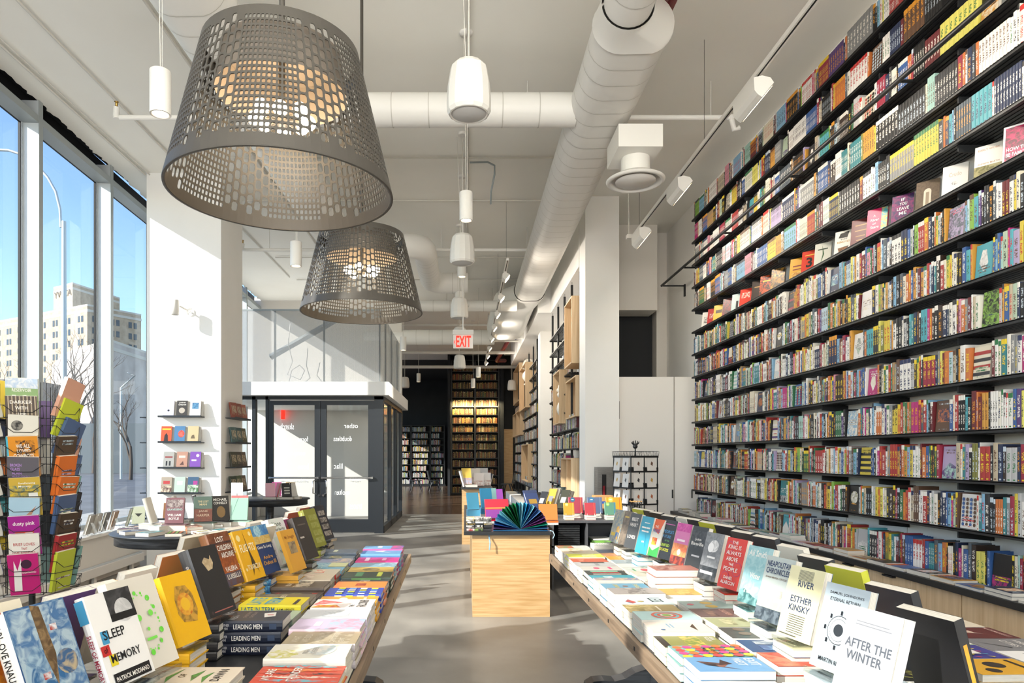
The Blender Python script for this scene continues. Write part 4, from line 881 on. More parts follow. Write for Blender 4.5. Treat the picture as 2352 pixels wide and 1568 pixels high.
# --- standing books, window-side table, nearest first: (px, py, W, H, T, hard, spec, label, extra yaw)
SL = [
 (20, 1640, .155, .225, .03, 1, dict(bg='#ece3cd', art=[('p', [(.1, 1), (.3, .8), (.45, .55), (.3, .6), (.1, .7)], '#3f6b3a', '#2c4d2c'), ('p', [(.5, .4), (.95, .6), (.8, .4), (.6, .3)], '#4c7a44'), ('c', .3, .35, .28, '#e08a1c', 1, '#c05a10'), ('c', .2, .62, .2, '#e6a02c', 1, '#c8641a'), ('c', .75, .15, .2, '#b8331c', 1, '#5c2a14')]), 'cream hardcover painted with orange marigolds and green leaves'),
 (118, 1640, .15, .225, .04, 1, dict(bg='#6f8fae', bg2='#2c5588', sp='#f1eee8', art=[('r', .02, .02, .98, .98, '#48719e', '#a8bcc8'), ('c', .35, .35, .3, '#2e6394', 1.3, '#9ab4c6'), ('p', [(.4, 1), (.55, .97), (.6, .5), (.5, .2), (.42, .5)], '#8d7350', '#5a4630'), ('c', .75, .4, .18, '#b8a684', 1, '#3c5f86'), ('r', .3, .3, .42, .36, '#d8dde0', '#b0392c'), ('r', .62, .72, .74, .78, '#d8dde0', '#b0392c')], spine=[('t', 'KARL OVE KNAUSGAARD', .25, .1, .7, .93, K_), ('r', 0, .985, 1, 1, '#b0392c')]), 'blue painted hardcover with white lettered spine'),
 (290, 1572, .145, .22, .025, 1, dict(bg='#eeedeb', sp='#e9e9ea', art=[('r', .42, .66, 1, 1, '#2b2b2d', '#48484a'), ('c', .74, .76, .2, '#b9b9b9', 1, '#d5d5d5'), ('r', .42, .66, 1, .74, '#1b1b1c'), ('r', .1, .46, .24, .6, '#4497c4'), ('r', .02, .34, .2, .45, '#c02f2c'), ('r', .13, .22, .28, .34, '#e3cf2c'), T2('SLEEP', .14, .5, .62, .6, K_), T2('of', .07, .37, .15, .43, '#3a1012'), T2('MEMORY', .16, .25, .82, .34, K_), ('r', .1, .02, .92, .14, '#1c1c1e'), T2('PATRICK MODIANO', .14, .05, .88, .1)], spine=[('r', .0, .72, 1, .97, '#4497c4'), ('t', 'SLEEP OF MEMORY', .25, .08, .75, .6, '#a8344c')]), 'white hardcover with moonlit photograph and coloured squares'),
 (345, 1543, .165, .235, .025, 1, dict(bg='#dcd7cb', sp='#d9d6cc', art=[('c', .52 + .31 * math.cos(a * .42), .5 + .33 * math.sin(a * .42), .022 + .012 * (a % 3), '#6fd447') for a in range(15)] + [('c', .52 + .27 * math.cos(a * .35 + .2), .5 + .30 * math.sin(a * .35 + .2), .016, '#8be565') for a in range(18)] + [('c', .4, .56, .05, '#7fdc58'), ('c', .66, .58, .05, '#7fdc58'), ('c', .52, .42, .03, '#7fdc58'), ('r', .42, .3, .64, .33, '#7fdc58')]), 'cream hardcover with a green dotted face outline'),
 (428, 1482, .14, .20, .038, 1, dict(bg='#eab414', art=[('p', [(.3, .3), (.7, .26), (.82, .42), (.8, .66), (.66, .8), (.34, .82), (.22, .64), (.2, .42)], '#c99a3c', '#8a6a2c'), ('c', .5, .54, .24, '#c4601c', 1, '#e0a83c'), ('c', .5, .54, .14, '#e8b82c')], spine=[('t', 'LUCIA BERLIN | EVENING IN PARADISE', .35, .12, .65, .94, '#8a5a10')]), 'bright yellow hardcover with a glass ashtray picture'),
 (492, 1420, .15, .235, .04, 1, dict(bg='#2c2b2c', sp='#39393b', art=[('p', [(.32, .78), (.44, .84), (.6, .8), (.66, .86), (.7, .74), (.62, .66), (.44, .64)], '#cdb896', '#b09a78'), ('r', .2, .05, .9, .065, '#a8645c'), ('c', .12, .06, .04, '#4a3c3c')], spine=[('t', 'GODSEND JOHN WRAY', .3, .3, .62, .78, '#e2d8d4'), ('p', [], K_)][:1]), 'tall charcoal hardcover with a small pale animal mask'),
 (521, 1352, .15, .225, .038, 1, dict(bg='#8a5236', bg2='#6c3f2a', art=[('r', 0, .0, 1, .24, '#5a5468', '#6c4a3c'), ('r', 0, .24, 1, .55, '#b4622c', '#8c4a28'), ('r', 0, .78, 1, .82, '#3c2a30', '#6c4434'), T2('LOST', .3, .82, .68, .92), T2('CHILDREN', .26, .66, .92, .76), T2('ARCHIVE', .34, .52, .92, .62), T2('VALERIA', .32, .26, .88, .35), T2('LUISELLI', .3, .12, .9, .21)], sp='#a06a44', spine=[('r', 0, .7, 1, .8, '#503038'), ('r', 0, .3, 1, .65, '#b86a34'), ('r', 0, .1, 1, .3, '#8a8c8c'), ('r', .2, .5, .8, .53, W_), ('r', .2, .45, .8, .48, W_), ('r', .2, .22, .8, .26, W_)]), 'brown desert banded hardcover with white capitals'),
 (577, 1336, .145, .22, .032, 1, dict(bg='#eab221', art=[('c', .2, .85, .1, '#f3dfa0'), ('c', .85, .9, .07, '#f3dfa0'), T2('FLIGHTS', .12, .56, .9, .72, '#f6eecc'), ('p', [(.5, 1), (.55, .6), (.75, .1), (.6, .3), (.4, .08), (.5, .4)], '#4a3c24'), T2('TOKARCZUK', .2, .2, .9, .3, '#f6eecc'), ('c', .12, .22, .05, '#f3dfa0')], spine=[('t', 'FLIGHTS', .25, .6, .75, .95, W_), ('t', 'OLGA', .3, .2, .7, .4, W_)]), 'yellow hardcover with cream lettering and a compass shape'),
 (612, 1322, .15, .225, .034, 1, dict(bg='#27406f', art=[('r', 0, .78, 1, 1, '#3b78b4', '#6aa4cc'), ('r', 0, .62, 1, .78, '#c8a650', '#d8c080'), ('c', .4, .88, .18, '#6db0d0', 1, '#b8d8e0'), T2('Gone So Long', .12, .5, .9, .58), T2('Andre', .25, .3, .8, .37, '#d8a04c'), T2('Dubus III', .2, .18, .9, .26, '#d8a04c')], sp='#2c62a0', sp2='#68b8d8', spine=[('t', 'Gone So Long', .3, .5, .7, .92, W_), ('t', 'Andre Dubus', .3, .08, .7, .46, W_)]), 'blue beach scene hardcover with script title'),
 (652, 1298, .15, .23, .036, 1, dict(bg='#d6e4dc', sp='#e6e3e4', art=[('r', 0, .6, 1, 1, '#ece8ea', '#e0ece4'), T2('Liane', .2, .82, .75, .93, '#3c4a40'), T2('Moriarty', .1, .7, .9, .79, '#3c4a40'), ('c', .62, .56, .17, '#3a4442'), ('p', [(.3, .66), (.36, .66), (.5, .2), (.44, .2)], '#9cc48c', '#8a6ab0'), ('c', .4, .36, .1, '#9a86c0', 1.2, '#c8b8e0'), T2('Nine Perfect', .12, .24, .85, .31, '#4c5a50'), T2('Strangers', .3, .12, .85, .19, '#4c5a50')], spine=[('t', 'Liane', .3, .72, .7, .93, '#3c4a40'), ('t', 'Nine Perfect', .3, .1, .7, .55, '#3c4a40')]), 'pale mint hardcover with a purple flower and dark disc'),
 (682, 1314, .13, .20, .02, 0, dict(bg='#dba33c', art=[('r', .25, .42, .78, .7, '#6c5a50', '#a8946c'), T2('My Struggle', .15, .76, .85, .86, '#9a5c20')]), 'mustard paperback with a small framed photograph'),
 (706, 1288, .145, .225, .034, 1, dict(bg='#3a332f', art=[('r', .2, .8, .8, .83, '#6c625a'), ('r', .1, .5, .4, .54, '#c8c0b8')], spine=[('t', 'UNMARRIED', .3, .35, .75, .62, '#d8d4cc')]), 'dark brown hardcover beside the mustard paperback'),
 (727, 1260, .15, .23, .034, 1, dict(bg='#8a8c2c', art=[('r', .25, .1 + .2 * i, .9, .24 + .2 * i, '#a8a860', '#96983c') for i in range(4)], spine=[('t', 'CHRISTIE ORDINANCE', .3, .3, .7, .95, '#e4e4b0')]), 'olive green hardcover with faded panels'),
 (748, 1242, .145, .225, .03, 1, dict(bg='#23212a', art=[('r', .2, .1 + .2 * i, .85, .24 + .2 * i, '#a8a098', '#5c564e') for i in range(4)], sp='#2c2a34', spine=[('r', .3, .1 + .2 * i, .7, .24 + .2 * i, '#8c857c') for i in range(4)]), 'black hardcover with grey blocks, last of its standing row'),
]
SR = [
 (1985, 1648, .14, .215, .028, 0, dict(bg='#b4b6ba', art=[('r', .2, .86, .8, .87, '#8a8c92'), ('r', .2, .83, .85, .84, '#8a8c92'), T2('AFTER THE', .08, .6, .92, .69, '#5a5f68'), T2('WINTER', .14, .48, .8, .57, '#5a5f68'), T2('GUADALUPE NETTEL', .14, .1, .82, .15, '#5c7c9c')]), 'plain pale grey paperback nearest the camera, title in capitals'),
 (1922, 1550, .14, .215, .022, 0, dict(bg='#bccad2', art=[T2('SAMUEL JOHNSON\'S', .12, .87, .9, .91, K_), T2('ETERNAL RETURN', .16, .8, .84, .84, K_), ('c', .5, .48, .26, '#3a3f44'), ('c', .5, .48, .245, '#c9d3d9'), ('c', .5, .48, .2, '#5c6266'), ('c', .5, .48, .19, '#c9d3d9'), ('c', .5, .48, .11, '#2e3236')] + [('r', .5 + .31 * math.cos(k * .785) - .02, .48 + .2 * math.sin(k * .785) - .025, .5 + .31 * math.cos(k * .785) + .02, .48 + .2 * math.sin(k * .785) + .025, K_) for k in range(8)] + [T2('MARTIN RIKER', .2, .09, .8, .14, K_)]), 'pale blue paperback with a lifebuoy ringed by tiny figures'),
 (1836, 1474, .14, .21, .025, 0, dict(bg='#e4dfb4', sp='#2c5a94', art=[T2('RIVER', .32, .72, .78, .81, '#26365c'), T2('ESTHER', .2, .5, .82, .59, '#26365c'), T2('KINSKY', .2, .38, .8, .47, '#26365c')] + [('r', .3, .95 - .016 * k, .72, .955 - .016 * k, '#2a2a28') for k in range(9)] + [('r', .28, .08 + .03 * k, .74, .087 + .03 * k, '#2a2a28') for k in range(9)] + [('r', .1, .035, .6, .05, '#5a5a50')]), 'pale yellow paperback crossed by black wavy lines'),
 (1776, 1434, .135, .21, .024, 0, dict(bg='#bcc6c2', art=[('r', 0, 0, 1, .2, '#38424a', '#6c7880'), ('r', 0, .2, 1, .36, '#a8b4a8', '#c8c4b4'), ('p', [(.6, .36), (.8, .38), (.78, .5), (.66, .5)], '#b0a490', '#c8c0b0'), T2('NEAPOLITAN', .08, .84, .92, .93, '#1f2f5c'), T2('CHRONICLES', .08, .73, .9, .82, '#1f2f5c'), T2('ANNA MARIA ORTESE', .1, .66, .85, .69, '#7a6a5a')]), 'pale green paperback with a harbour scene at its foot'),
 (1733, 1393, .135, .21, .026, 0, dict(bg='#a9d0d4', bg2='#8fc0c8', art=[('p', [(0, 0), (1, 0), (1, .1), (.6, .14), (.2, .24), (0, .2)], '#3c6c6c', '#7ca8a8'), T2('Ali Smith', .08, .82, .8, .93), T2('Winter', .3, .44, .72, .54), T2('a novel', .2, .18, .6, .25)]), 'pale turquoise paperback with white lettering'),
 (1680, 1356, .13, .205, .024, 0, dict(bg='#dd3a26', art=[('c', .2, .8, .2, '#b23a6c'), ('c', .2, .8, .18, '#dd3a26'), ('c', .8, .4, .22, '#b23a6c'), ('c', .8, .4, .2, '#dd3a26'), ('c', .3, .2, .2, '#b23a6c'), ('c', .3, .2, .18, '#dd3a26'), T2('THE', .3, .88, .6, .94), T2('KING IS', .15, .78, .8, .86), T2('ALWAYS', .12, .66, .85, .74), T2('ABOVE', .18, .54, .75, .62), T2('THE', .35, .45, .6, .5), T2('PEOPLE', .15, .34, .85, .42), T2('DANIEL', .25, .18, .7, .24), T2('ALARCON', .15, .08, .85, .15)]), 'red paperback with hand drawn white capitals'),
 (1632, 1336, .13, .205, .026, 0, dict(bg='#8d8f92', bg2='#77797c', art=[('r', 0, 0, 1, .28, '#2c2e30', '#4c4e50'), ('c', .55, .72, .26, '#e8e8e8', .8, '#bcbec0'), ('c', .4, .68, .16, '#f4f4f4'), ('r', .3, .46, .75, .5, '#e4e4e4'), ('r', .1, .12, .8, .18, '#e4e4e4')]), 'grey paperback with a single white cloud'),
 (1598, 1312, .13, .205, .024, 0, dict(bg='#343434', art=[('r', 0, .5, 1, .9, '#4a4a4c', '#2c2c2e'), T2('John', .3, .66, .7, .73), T2('Banville', .12, .56, .9, .64), ('r', .3, .3, .8, .34, '#b0b0b4')]), 'charcoal paperback with white script name'),
 (1562, 1300, .13, .205, .024, 0, dict(bg='#d87ab0', art=[('r', 0, .0, 1, .2, '#5a2a2c', '#a8442c'), ('r', 0, .2, 1, .5, '#f0a468', '#e8784c'), ('c', .5, .3, .12, '#fff0d8'), ('r', 0, .8, 1, 1, '#c23a94', '#d85aa8'), ('r', .2, .56, .75, .61, '#fbe8ee')]), 'pink and orange sunset paperback'),
 (1530, 1287, .125, .205, .022, 0, dict(bg='#26282c', art=[('r', .12, .88, .88, .9, '#c85aa0'), T2("PEOPLE'S", .12, .66, .9, .74, '#58a8dc'), T2('FUTURE', .12, .54, .75, .61, '#58a8dc'), T2('OF THE', .35, .45, .7, .49, '#7cc86c'), T2('UNITED', .12, .32, .8, .39, '#b8d84c'), T2('STATES', .12, .2, .8, .27, '#d8d83c')]), 'black paperback with blue, green and yellow capitals'),
 (1503, 1280, .125, .2, .022, 0, dict(bg='#e8e4d8', art=[('p', [(0, 1), (1, 1), (.7, .6), (.3, .7)], '#e8642c'), ('p', [(.0, 0), (1, 0), (1, .3), (.5, .15), (0, .3)], '#3ca04c'), T2('THE', .3, .76, .6, .83), T2('FRIEND', .2, .64, .8, .73, '#2c4a9c'), ('r', .3, .3, .7, .5, '#e8c83c', '#d84c3c')]), 'white paperback with orange and green corners'),
 (1478, 1274, .13, .205, .022, 0, dict(bg='#3aa0bc', art=[('r', .3, .82, .75, .84, W_), ('r', .15, .68, .85, .72, W_), ('r', .2, .58, .8, .62, W_), ('r', .4, .3, .6, .34, W_), ('p', [(.5, .8), (.52, .8), (.75, .2), (.73, .2)], '#2c8aa8')]), 'bright teal blue paperback'),
 (1452, 1262, .13, .205, .024, 0, dict(bg='#4c4e50', art=[T2('BEST', .2, .78, .8, .88), T2('HEART', .15, .62, .85, .72), T2('LOVES', .15, .28, .85, .38)]), 'dark grey paperback with pale capitals'),
 (1434, 1253, .13, .205, .024, 0, dict(bg='#8a7c6c', bg2='#6c6054', art=[('r', .3, .8, .7, .84, '#d8b84c')]), 'brownish paperback near the far end of its row'),
 (1415, 1248, .13, .205, .022, 0, dict(bg='#b0a890', bg2='#7c8c94', art=[('r', .1, .2, .5, .3, '#d8b83c'), ('r', .55, .1, .9, .5, '#3c6c9c', '#c89c3c')]), 'tan collage paperback, last of its standing row'),
]
ZS = .88
def stand_M(p, yaw, lean, W): return Matrix.Translation(p) @ Matrix.Rotation(yaw, 4, 'Z') @ Matrix.Rotation(-lean, 4, 'X') @ Matrix(((1, 0, 0, -W / 2), (0, 0, -1, 0), (0, 1, 0, 0), (0, 0, 0, 1)))
def stand(p, yaw, lean, label, H=.15, W=.09):
    b = MB(); b.T = Matrix.Translation(p) @ Matrix.Rotation(yaw, 4, 'Z')
    s, c = math.sin(lean), math.cos(lean)
    y0 = .004
    b.add([(-W / 2, y0, .004), (W / 2, y0, .004), (W / 2, y0 + H * s, H * c), (-W / 2, y0 + H * s, H * c)], [(0, 1, 2, 3)], M['acrylic'])
    b.add([(-W / 2, y0 + H * s, H * c), (W / 2, y0 + H * s, H * c), (W / 2, y0 + H * s + .05, .002), (-W / 2, y0 + H * s + .05, .002)], [(0, 1, 2, 3)], M['acrylic'])
    b.box((-W / 2, -.055, .0), (W / 2, y0, .003), M['acrylic']); b.box((-W / 2, -.058, 0), (W / 2, -.055, .016), M['acrylic'])
    tag(b.build('display_stand'), label, 'stand', 'clear acrylic stands holding up the standing books')
STK = {}
def pile(x, y, z, rot, W, H, T, hard, spec, n, look, where, cat='book', r=random, group='books lying in piles on the tables', name=None, seed=0):
    """n copies of one title, top at z + n*T. (x, y) is the spine-foot corner"""
    ms = book_meshes(W, H, T, spec, hard, seed); zz = z
    for i in range(n):
        up = n - 1 - i
        lv = 'alone' if n == 1 else ('topmost' if up == 0 else ('under the topmost' if up == 1 else ('bottom' if i == 0 else '%s from top' % nth(up + 1))))
        Mx = Matrix.Translation((x + r.uniform(-.004, .004), y + r.uniform(-.004, .004), zz + .0004)) @ Matrix.Rotation(rot + r.uniform(-.03, .03), 4, 'Z')
        place_book(ms, Mx, name or ('stacked_hardcover' if hard else 'stacked_paperback'), '%s, %s %s' % (look, lv, where), group=group)
        zz += T + .0008
    return zz
RT = random.Random(21)
cover_specs = {}
def standing_row(lst, side, tabname):
    lean = math.radians(21 if side < 0 else 15)
    for i, (px, py, W, H, T, hard, spec, look) in enumerate(lst):
        p = on(px, py, ZS); yaw = math.radians(77) * (-side)
        n = 4 if hard else 5; Tt = (ZS - .004 - ZT) / n
        spec.setdefault('sp', spec['bg']); ms = book_meshes(W, H, T, spec, hard, i)
        pz = Vector((p.x, p.y, ZS + .004))
        place_book(ms, stand_M(pz + Vector((0, 0, 0)), yaw, lean, W), 'standing_hardcover' if hard else 'standing_paperback', look if len(look.split()) > 8 else look + ' standing on ' + tabname, group='books propped up on the ' + tabname)
        q = Vector((math.sin(yaw) * -T * 0, 0, 0))
        stand(Vector((p.x, p.y, ZS)), yaw, lean, 'clear stand behind the ' + ' '.join(look.split()[:8]).rstrip(',') )
        # the pile it stands on
        ph, pw = (.225, .14) if hard else (.2, .128)
        if side < 0: ox, oy, rot = p.x + ph / 2 - .075, p.y - pw / 2, PI / 2
        else: ox, oy, rot = p.x - ph / 2 + .05, p.y + pw / 2, -PI / 2
        if i == 0: nxt = 9
        prev = lst[i - 1] if i else None
        ok = True
        if prev is not None:
            pp = on(prev[0], prev[1], ZS)
            if last_y is not None and abs(p.y - last_y) < pw + .004: ok = False
        if i == 0: last_y = None; ok = True
        if ok:
            sp2 = dict(spec); pile(ox, oy, ZT + .001, rot, pw, ph, Tt - .001, hard, sp2, n, ' '.join(look.split()[:9]).rstrip(','), 'of pile under stand', r=RT, seed=i); last_y = p.y
standing_row(SL, -1, 'window-side table'); standing_row(SR, 1, 'wall-side table')
# rows that face the other way, seen from behind
def back_row(lst, side, tabname, k0=0, off=.17):
    for i in range(k0, len(lst)):
        px, py, W, H, T, hard, _, _ = lst[i]; p = on(px, py, ZS); r = random.Random(500 + i + (0 if side < 0 else 50)); spec, cn, pat = rand_spec(r)
        if side < 0 and i in (3, 4): spec['bg'] = '#e6e2dc'; spec['back'] = '#e6e2dc'; cn = 'pale'
        if side > 0: 
            c = ['#1d1d20', '#22242a', '#c9cc34', '#2a2c30', '#e4e0d4', '#2c3038'][i % 6]; cn = ['black', 'dark', 'lime', 'charcoal', 'cream', 'slate'][i % 6]; spec['bg'] = c; spec['back'] = c; spec['sp'] = c
        yaw = math.radians(77) * (-side) + PI; d = Vector((side * off * 1.15, off * .2, 0)); lean = math.radians(17); W = .14
        ms = book_meshes(W, .215, .024, spec, False, 900 + i)
        pz = Vector((p.x, p.y, ZS + .004)) + d
        place_book(ms, stand_M(pz, yaw, lean, W), 'standing_paperback' if side > 0 else 'standing_hardcover', '%s backed book %s facing away, %s from near end, %s' % (cn, pat, nth(i + 1), tabname), group='books propped up facing away on the ' + tabname)
        ph = .2; n = 4; Tt = (ZS - .004 - ZT) / n; q = pz
        ly = back_row.y.get(side)
        if ly is None or abs(q.y - ly) > .14:
            back_row.y[side] = q.y
            pile(q.x - ph / 2 + side * .03, q.y + .065, ZT + .001, -PI / 2, .13, ph, Tt - .001, False, spec, n, '%s paperback %s' % (cn, pat), 'of back pile %s, %s' % (nth(i + 1), tabname), r=RT, seed=i)
back_row.y = {}
back_row(SL, -1, 'window table'); back_row(SR, 1, 'wall table')

# --- flat piles, window-side table: spine to the camera. rows of (local y, n, T, spec, look)
def wxy(x0, lx, ly): v = TB(x0) @ Vector((lx, ly, 0)); return v.x, v.y
def S(bg, art=(), sp=None, spine=(), **k): return dict(bg=bg, art=list(art), sp=sp or bg, spine=list(spine), **k)
colB = [  # aisle column
 (-.35, 2, .03, S('#2f4f8a', [('p', [(0, 1), (.42, 1), (.42, .55), (0, .7)], '#c8285a'), ('p', [(0, .75), (.2, .62), (.42, .66), (.3, .9)], '#e8eef4'), T2('YOUR', .08, .4, .3, .5), T2('HOMESICK', .35, .36, .5, .95), T2('SONGS', .6, .3, .72, .7)][:2] + [T2('YOUR HOMESICK', .1, .46, .9, .53), T2('SONGS', .3, .34, .75, .41), ('r', .15, .14, .6, .17, '#e8eef4')]), 'blue and magenta hardcover with a white peak'),
 (-.20, 2, .03, S('#d8482c', [('p', [(.1 + .2 * i, .0), (.25 + .2 * i, .5), (.2 + .2 * i, 1), (.05 + .2 * i, .5)], ['#58b8c8', '#e8e0d0', '#24242c', '#e88c2c'][i % 4], '#d8482c') for i in range(5)] + [T2('WE ARE', .15, .8, .8, .9), T2('THUNDER', .1, .5, .9, .6)], sp='#e0a04c'), 'red, teal and white shattered pattern hardcover'),
 (-.04, 3, .026, S('#dcd9cc', [('c', .3, .8, .3, '#c8c45c', 1, '#e4e0d4'), ('c', .6, .35, .4, '#b8c8cc', .7, '#e0dcd4'), T2('WILLA', .3, .5, .6, .57, '#a8a49c'), T2('& HESPER', .3, .4, .75, .47, '#a8a49c')]), 'cream hardcover with soft pastel fruit'),
 (.11, 3, .026, S('#a8997c', [('r', 0, .1, 1, .6, '#988a70', '#b8ac94'), T2('WHAT', .12, .8, .6, .9, '#d4ccb8'), T2('WE DID', .12, .66, .75, .76, '#d4ccb8'), T2('A NOVEL', .12, .5, .6, .56, '#d4ccb8'), T2('CHRISTOPHER', .1, .3, .85, .37, '#d4ccb8'), T2('KENT', .1, .18, .45, .25, '#d4ccb8')], sp='#c4bcc0'), 'khaki hardcover with faint capitals'),
 (.26, 3, .028, S('#c8b8d4', [('r', 0, 0, 1, .5, '#d8a0b8', '#a8c0d8'), ('r', .3, .6, .7, .7, '#e8e4e0')], sp='#e8c8d4'), 'lilac cloud hardcover'),
 (.41, 3, .028, S('#c8ccd0', [('r', .2, .3, .8, .7, '#b0b8c0', '#d8dce0')], sp='#e0d4e4'), 'silver grey hardcover'),
 (.56, 3, .030, S('#ece4e0', [('p', [(0, 1), (.3, .9), (.3, .6), (0, .5)], '#e8c02c', '#e4663c'), ('p', [(.3, 1), (.9, .9), (.6, .5)], '#d8403c', '#e8a0a0'), T2('THE', .05, .3, .3, .38, K_), T2('FALCONER', .05, .1, .9, .26, K_)], spine=[('t', 'THE FALCONER  DANA CZAPNIK', .2, .1, .75, .95, K_)]), 'white hardcover splashed red and yellow with black title'),
 (.71, 3, .024, S('#dba02c', [('c', .6, .6, .2, '#ece0c8', .6), ('r', .1, .2, .8, .25, '#e8d8b0')]), 'golden hardcover with a pale bird'),
 (.86, 3, .026, S('#2c44a8', [('r', .05 + .24 * (i % 4), .1 + .2 * (i // 4), .2 + .24 * (i % 4), .22 + .2 * (i // 4), ['#e8e83c', '#e8ecf4', '#6c9ce0'][i % 3]) for i in range(16)], spine=[('r', .1, .1 + .2 * i, .9, .22 + .2 * i, ['#e8e83c', '#e8ecf4'][i % 2]) for i in range(4)]), 'cobalt hardcover checked yellow and white'),
 (1.01, 3, .026, S('#e8843c', [('r', .3, .4, .7, .6, '#b8502c', '#8c3c24')], sp='#e8906c'), 'orange hardcover with a small dark picture'),
 (1.16, 2, .03, S('#4a4a4c', [('r', 0, .4, 1, .6, '#c8c4bc', '#6c6860')]), 'grey photographic hardcover'),
 (1.31, 3, .024, S('#2c3c2c', [('r', .1, .2, .9, .3, '#c8d44c'), ('r', .1, .6, .9, .75, '#4c8c5c')], spine=[('r', .2, .2, .8, .8, '#6c9c5c')]), 'dark green hardcover with lime lettering'),
 (1.46, 3, .024, S('#b89c4c', [('c', .5, .5, .3, '#5c4c2c', 1, '#8c7c4c')], sp='#c8785c'), 'antique gold hardcover'),
 (1.61, 3, .024, S('#7ca4b8', [('r', 0, 0, 1, .4, '#5c8ca8', '#a8c4cc')]), 'misty blue hardcover'),
 (1.76, 3, .026, S('#c01c74', [('r', .1, .7, .9, .8, '#e8c4d8'), ('r', .2, .3, .8, .4, '#e8a0c4')], spine=[('r', .2, .1 + .3 * i, .8, .3 + .3 * i, '#e8a848') for i in range(3)]), 'magenta hardcover with orange type'),
 (1.91, 4, .024, S('#5c94c4', [('p', [(.2, .2), (.6, .5), (.9, .4), (.7, .7)], '#e8ecec'), ('r', 0, .9, 1, 1, '#2c5c94')]), 'blue hardcover with a white gull'),
 (2.06, 4, .026, S('#6ca0d0', [('c', .6, .6, .2, '#f0f0f0', .5), ('r', 0, 0, 1, .3, '#c8508c', '#3c6ca8')], sp='#c84c8c'), 'sky blue hardcover at the far aisle corner'),
]
colA = [
 (-.42, 3, .024, S('#9ab8ac', [('p', [(0, 0), (1, 0), (1, .5), (.6, .7), (.3, .4)], '#4c4434', '#8c7c5c'), T2('Dakota', .1, .75, .8, .88), T2('Winters', .1, .55, .85, .68)]), 'sage hardcover with dark trees and white script'),
 (-.27, 3, .026, S('#e6dac8', [T2('NORTH', .1, .8, .75, .9, '#3c342c'), T2('OF', .4, .56, .6, .64, '#3c342c'), T2('DAWN', .2, .14, .85, .24, '#3c342c'), ('p', [(.1, .7), (.4, .76), (.9, .66), (.4, .7)], '#5c9c4c'), ('p', [(.2, .44), (.5, .5), (.8, .4), (.5, .42)], '#4c4438', '#5c9c4c'), ('p', [(.1, .3), (.4, .36), (.7, .28), (.4, .3)], '#5c9c4c')]), 'pale pink hardcover with curling green leaves'),
 (.27, 3, .037, S('#23283a', [T2('LEADING', .1, .82, .85, .92, '#c8ccd0'), T2('MEN', .1, .68, .5, .78, '#c8ccd0'), T2('CHRISTOPHER', .3, .56, .9, .61, '#9c8c88'), T2('CASTELLANI', .3, .47, .85, .52, '#9c8c88'), ('p', [(.3, .3), (.7, .36), (.8, .2), (.4, .16)], '#e4e0dc'), ('p', [(.5, .28), (.56, .3), (.56, .2), (.5, .2)], '#c83c34')], sp='#1f2538', spine=[('t', 'LEADING MEN', .28, .28, .72, .68, W_), ('t', 'CHRISTOPHER', .54, .74, .76, .93, '#d8d8dc'), ('t', 'CASTELLANI', .24, .76, .46, .93, '#d8d8dc'), ('r', .25, .08, .75, .18, '#3c4a64')]), 'navy hardcover with white capitals on its spine'),
 (.43, 3, .026, S('#a8bcac', [('r', .0, .2, 1, .5, '#8ca898', '#b8c8bc')]), 'plain sage green hardcover'),
 (.57, 3, .032, S('#e4d41c', [T2('LATE', .1, .68, .9, .9, '#58a8c0', .03), T2('TERM', .1, .4, .9, .62, '#58a8c0', .03), ('r', .1, .1, .7, .16, '#26262c')], spine=[('t', 'LATE IN TERM', .2, .42, .8, .95, '#2c6c8c'), ('t', 'SAM LIPSYTE', .35, .1, .65, .38, K_)]), 'bright yellow hardcover with blue block capitals'),
 (.72, 3, .026, S('#6c6458', [('r', 0, .5, 1, 1, '#8c8474', '#54503c'), T2('THE', .2, .7, .4, .76, '#d8d0c0'), T2('DREAMERS', .1, .5, .85, .6, '#d8d0c0')]), 'grey brown hardcover with pale title'),
 (.87, 2, .03, S('#4c4440', [('c', .5, .5, .28, '#5c6c4c', .8, '#8c8c6c'), T2('NOVELLA', .15, .82, .85, .9, '#c83c34'), T2('CRIME', .2, .1, .8, .2, '#c83c34')]), 'dark taupe hardcover with red lettering'),
 (1.02, 3, .026, S('#5a4c40', [('r', 0, .3, 1, .6, '#3c342c', '#c8bca8'), T2('BLACK', .15, .66, .8, .76, '#e4dccc')]), 'brown hardcover with torn paper strip'),
 (1.17, 3, .028, S('#c8bca8', [('r', 0, .4, 1, .7, '#b89c8c', '#dcd0c0')]), 'buff cloth hardcover'),
 (1.32, 3, .028, S('#c4bcac', [T2('RED', .2, .6, .5, .7, '#c8342c'), ('r', .2, .3, .8, .5, '#c8342c', '#d8ccb8')], sp='#c8342c'), 'beige hardcover with red lettering'),
 (1.47, 3, .024, S('#74aac4', [T2('HERE', .2, .5, .8, .66, '#dce8ec')]), 'pale blue hardcover with faded title'),
 (1.61, 3, .024, S('#c8cc9c', [('r', 0, .4, 1, .8, '#5c94b8', '#a8c4c8')]), 'yellow green hardcover'),
 (1.75, 3, .024, S('#8c94b4', [('r', 0, 0, 1, .5, '#c8b4a0', '#6c7ca4')]), 'violet grey hardcover'),
 (1.89, 3, .024, S('#6c7c8c', [('r', .2, .3, .8, .6, '#d8c46c', '#4c6474')]), 'steel blue hardcover'),
 (2.03, 4, .022, S('#5c6878', [('r', .2, .5, .8, .6, '#c8d0b8')]), 'dull blue hardcover at the far inner corner'),
]
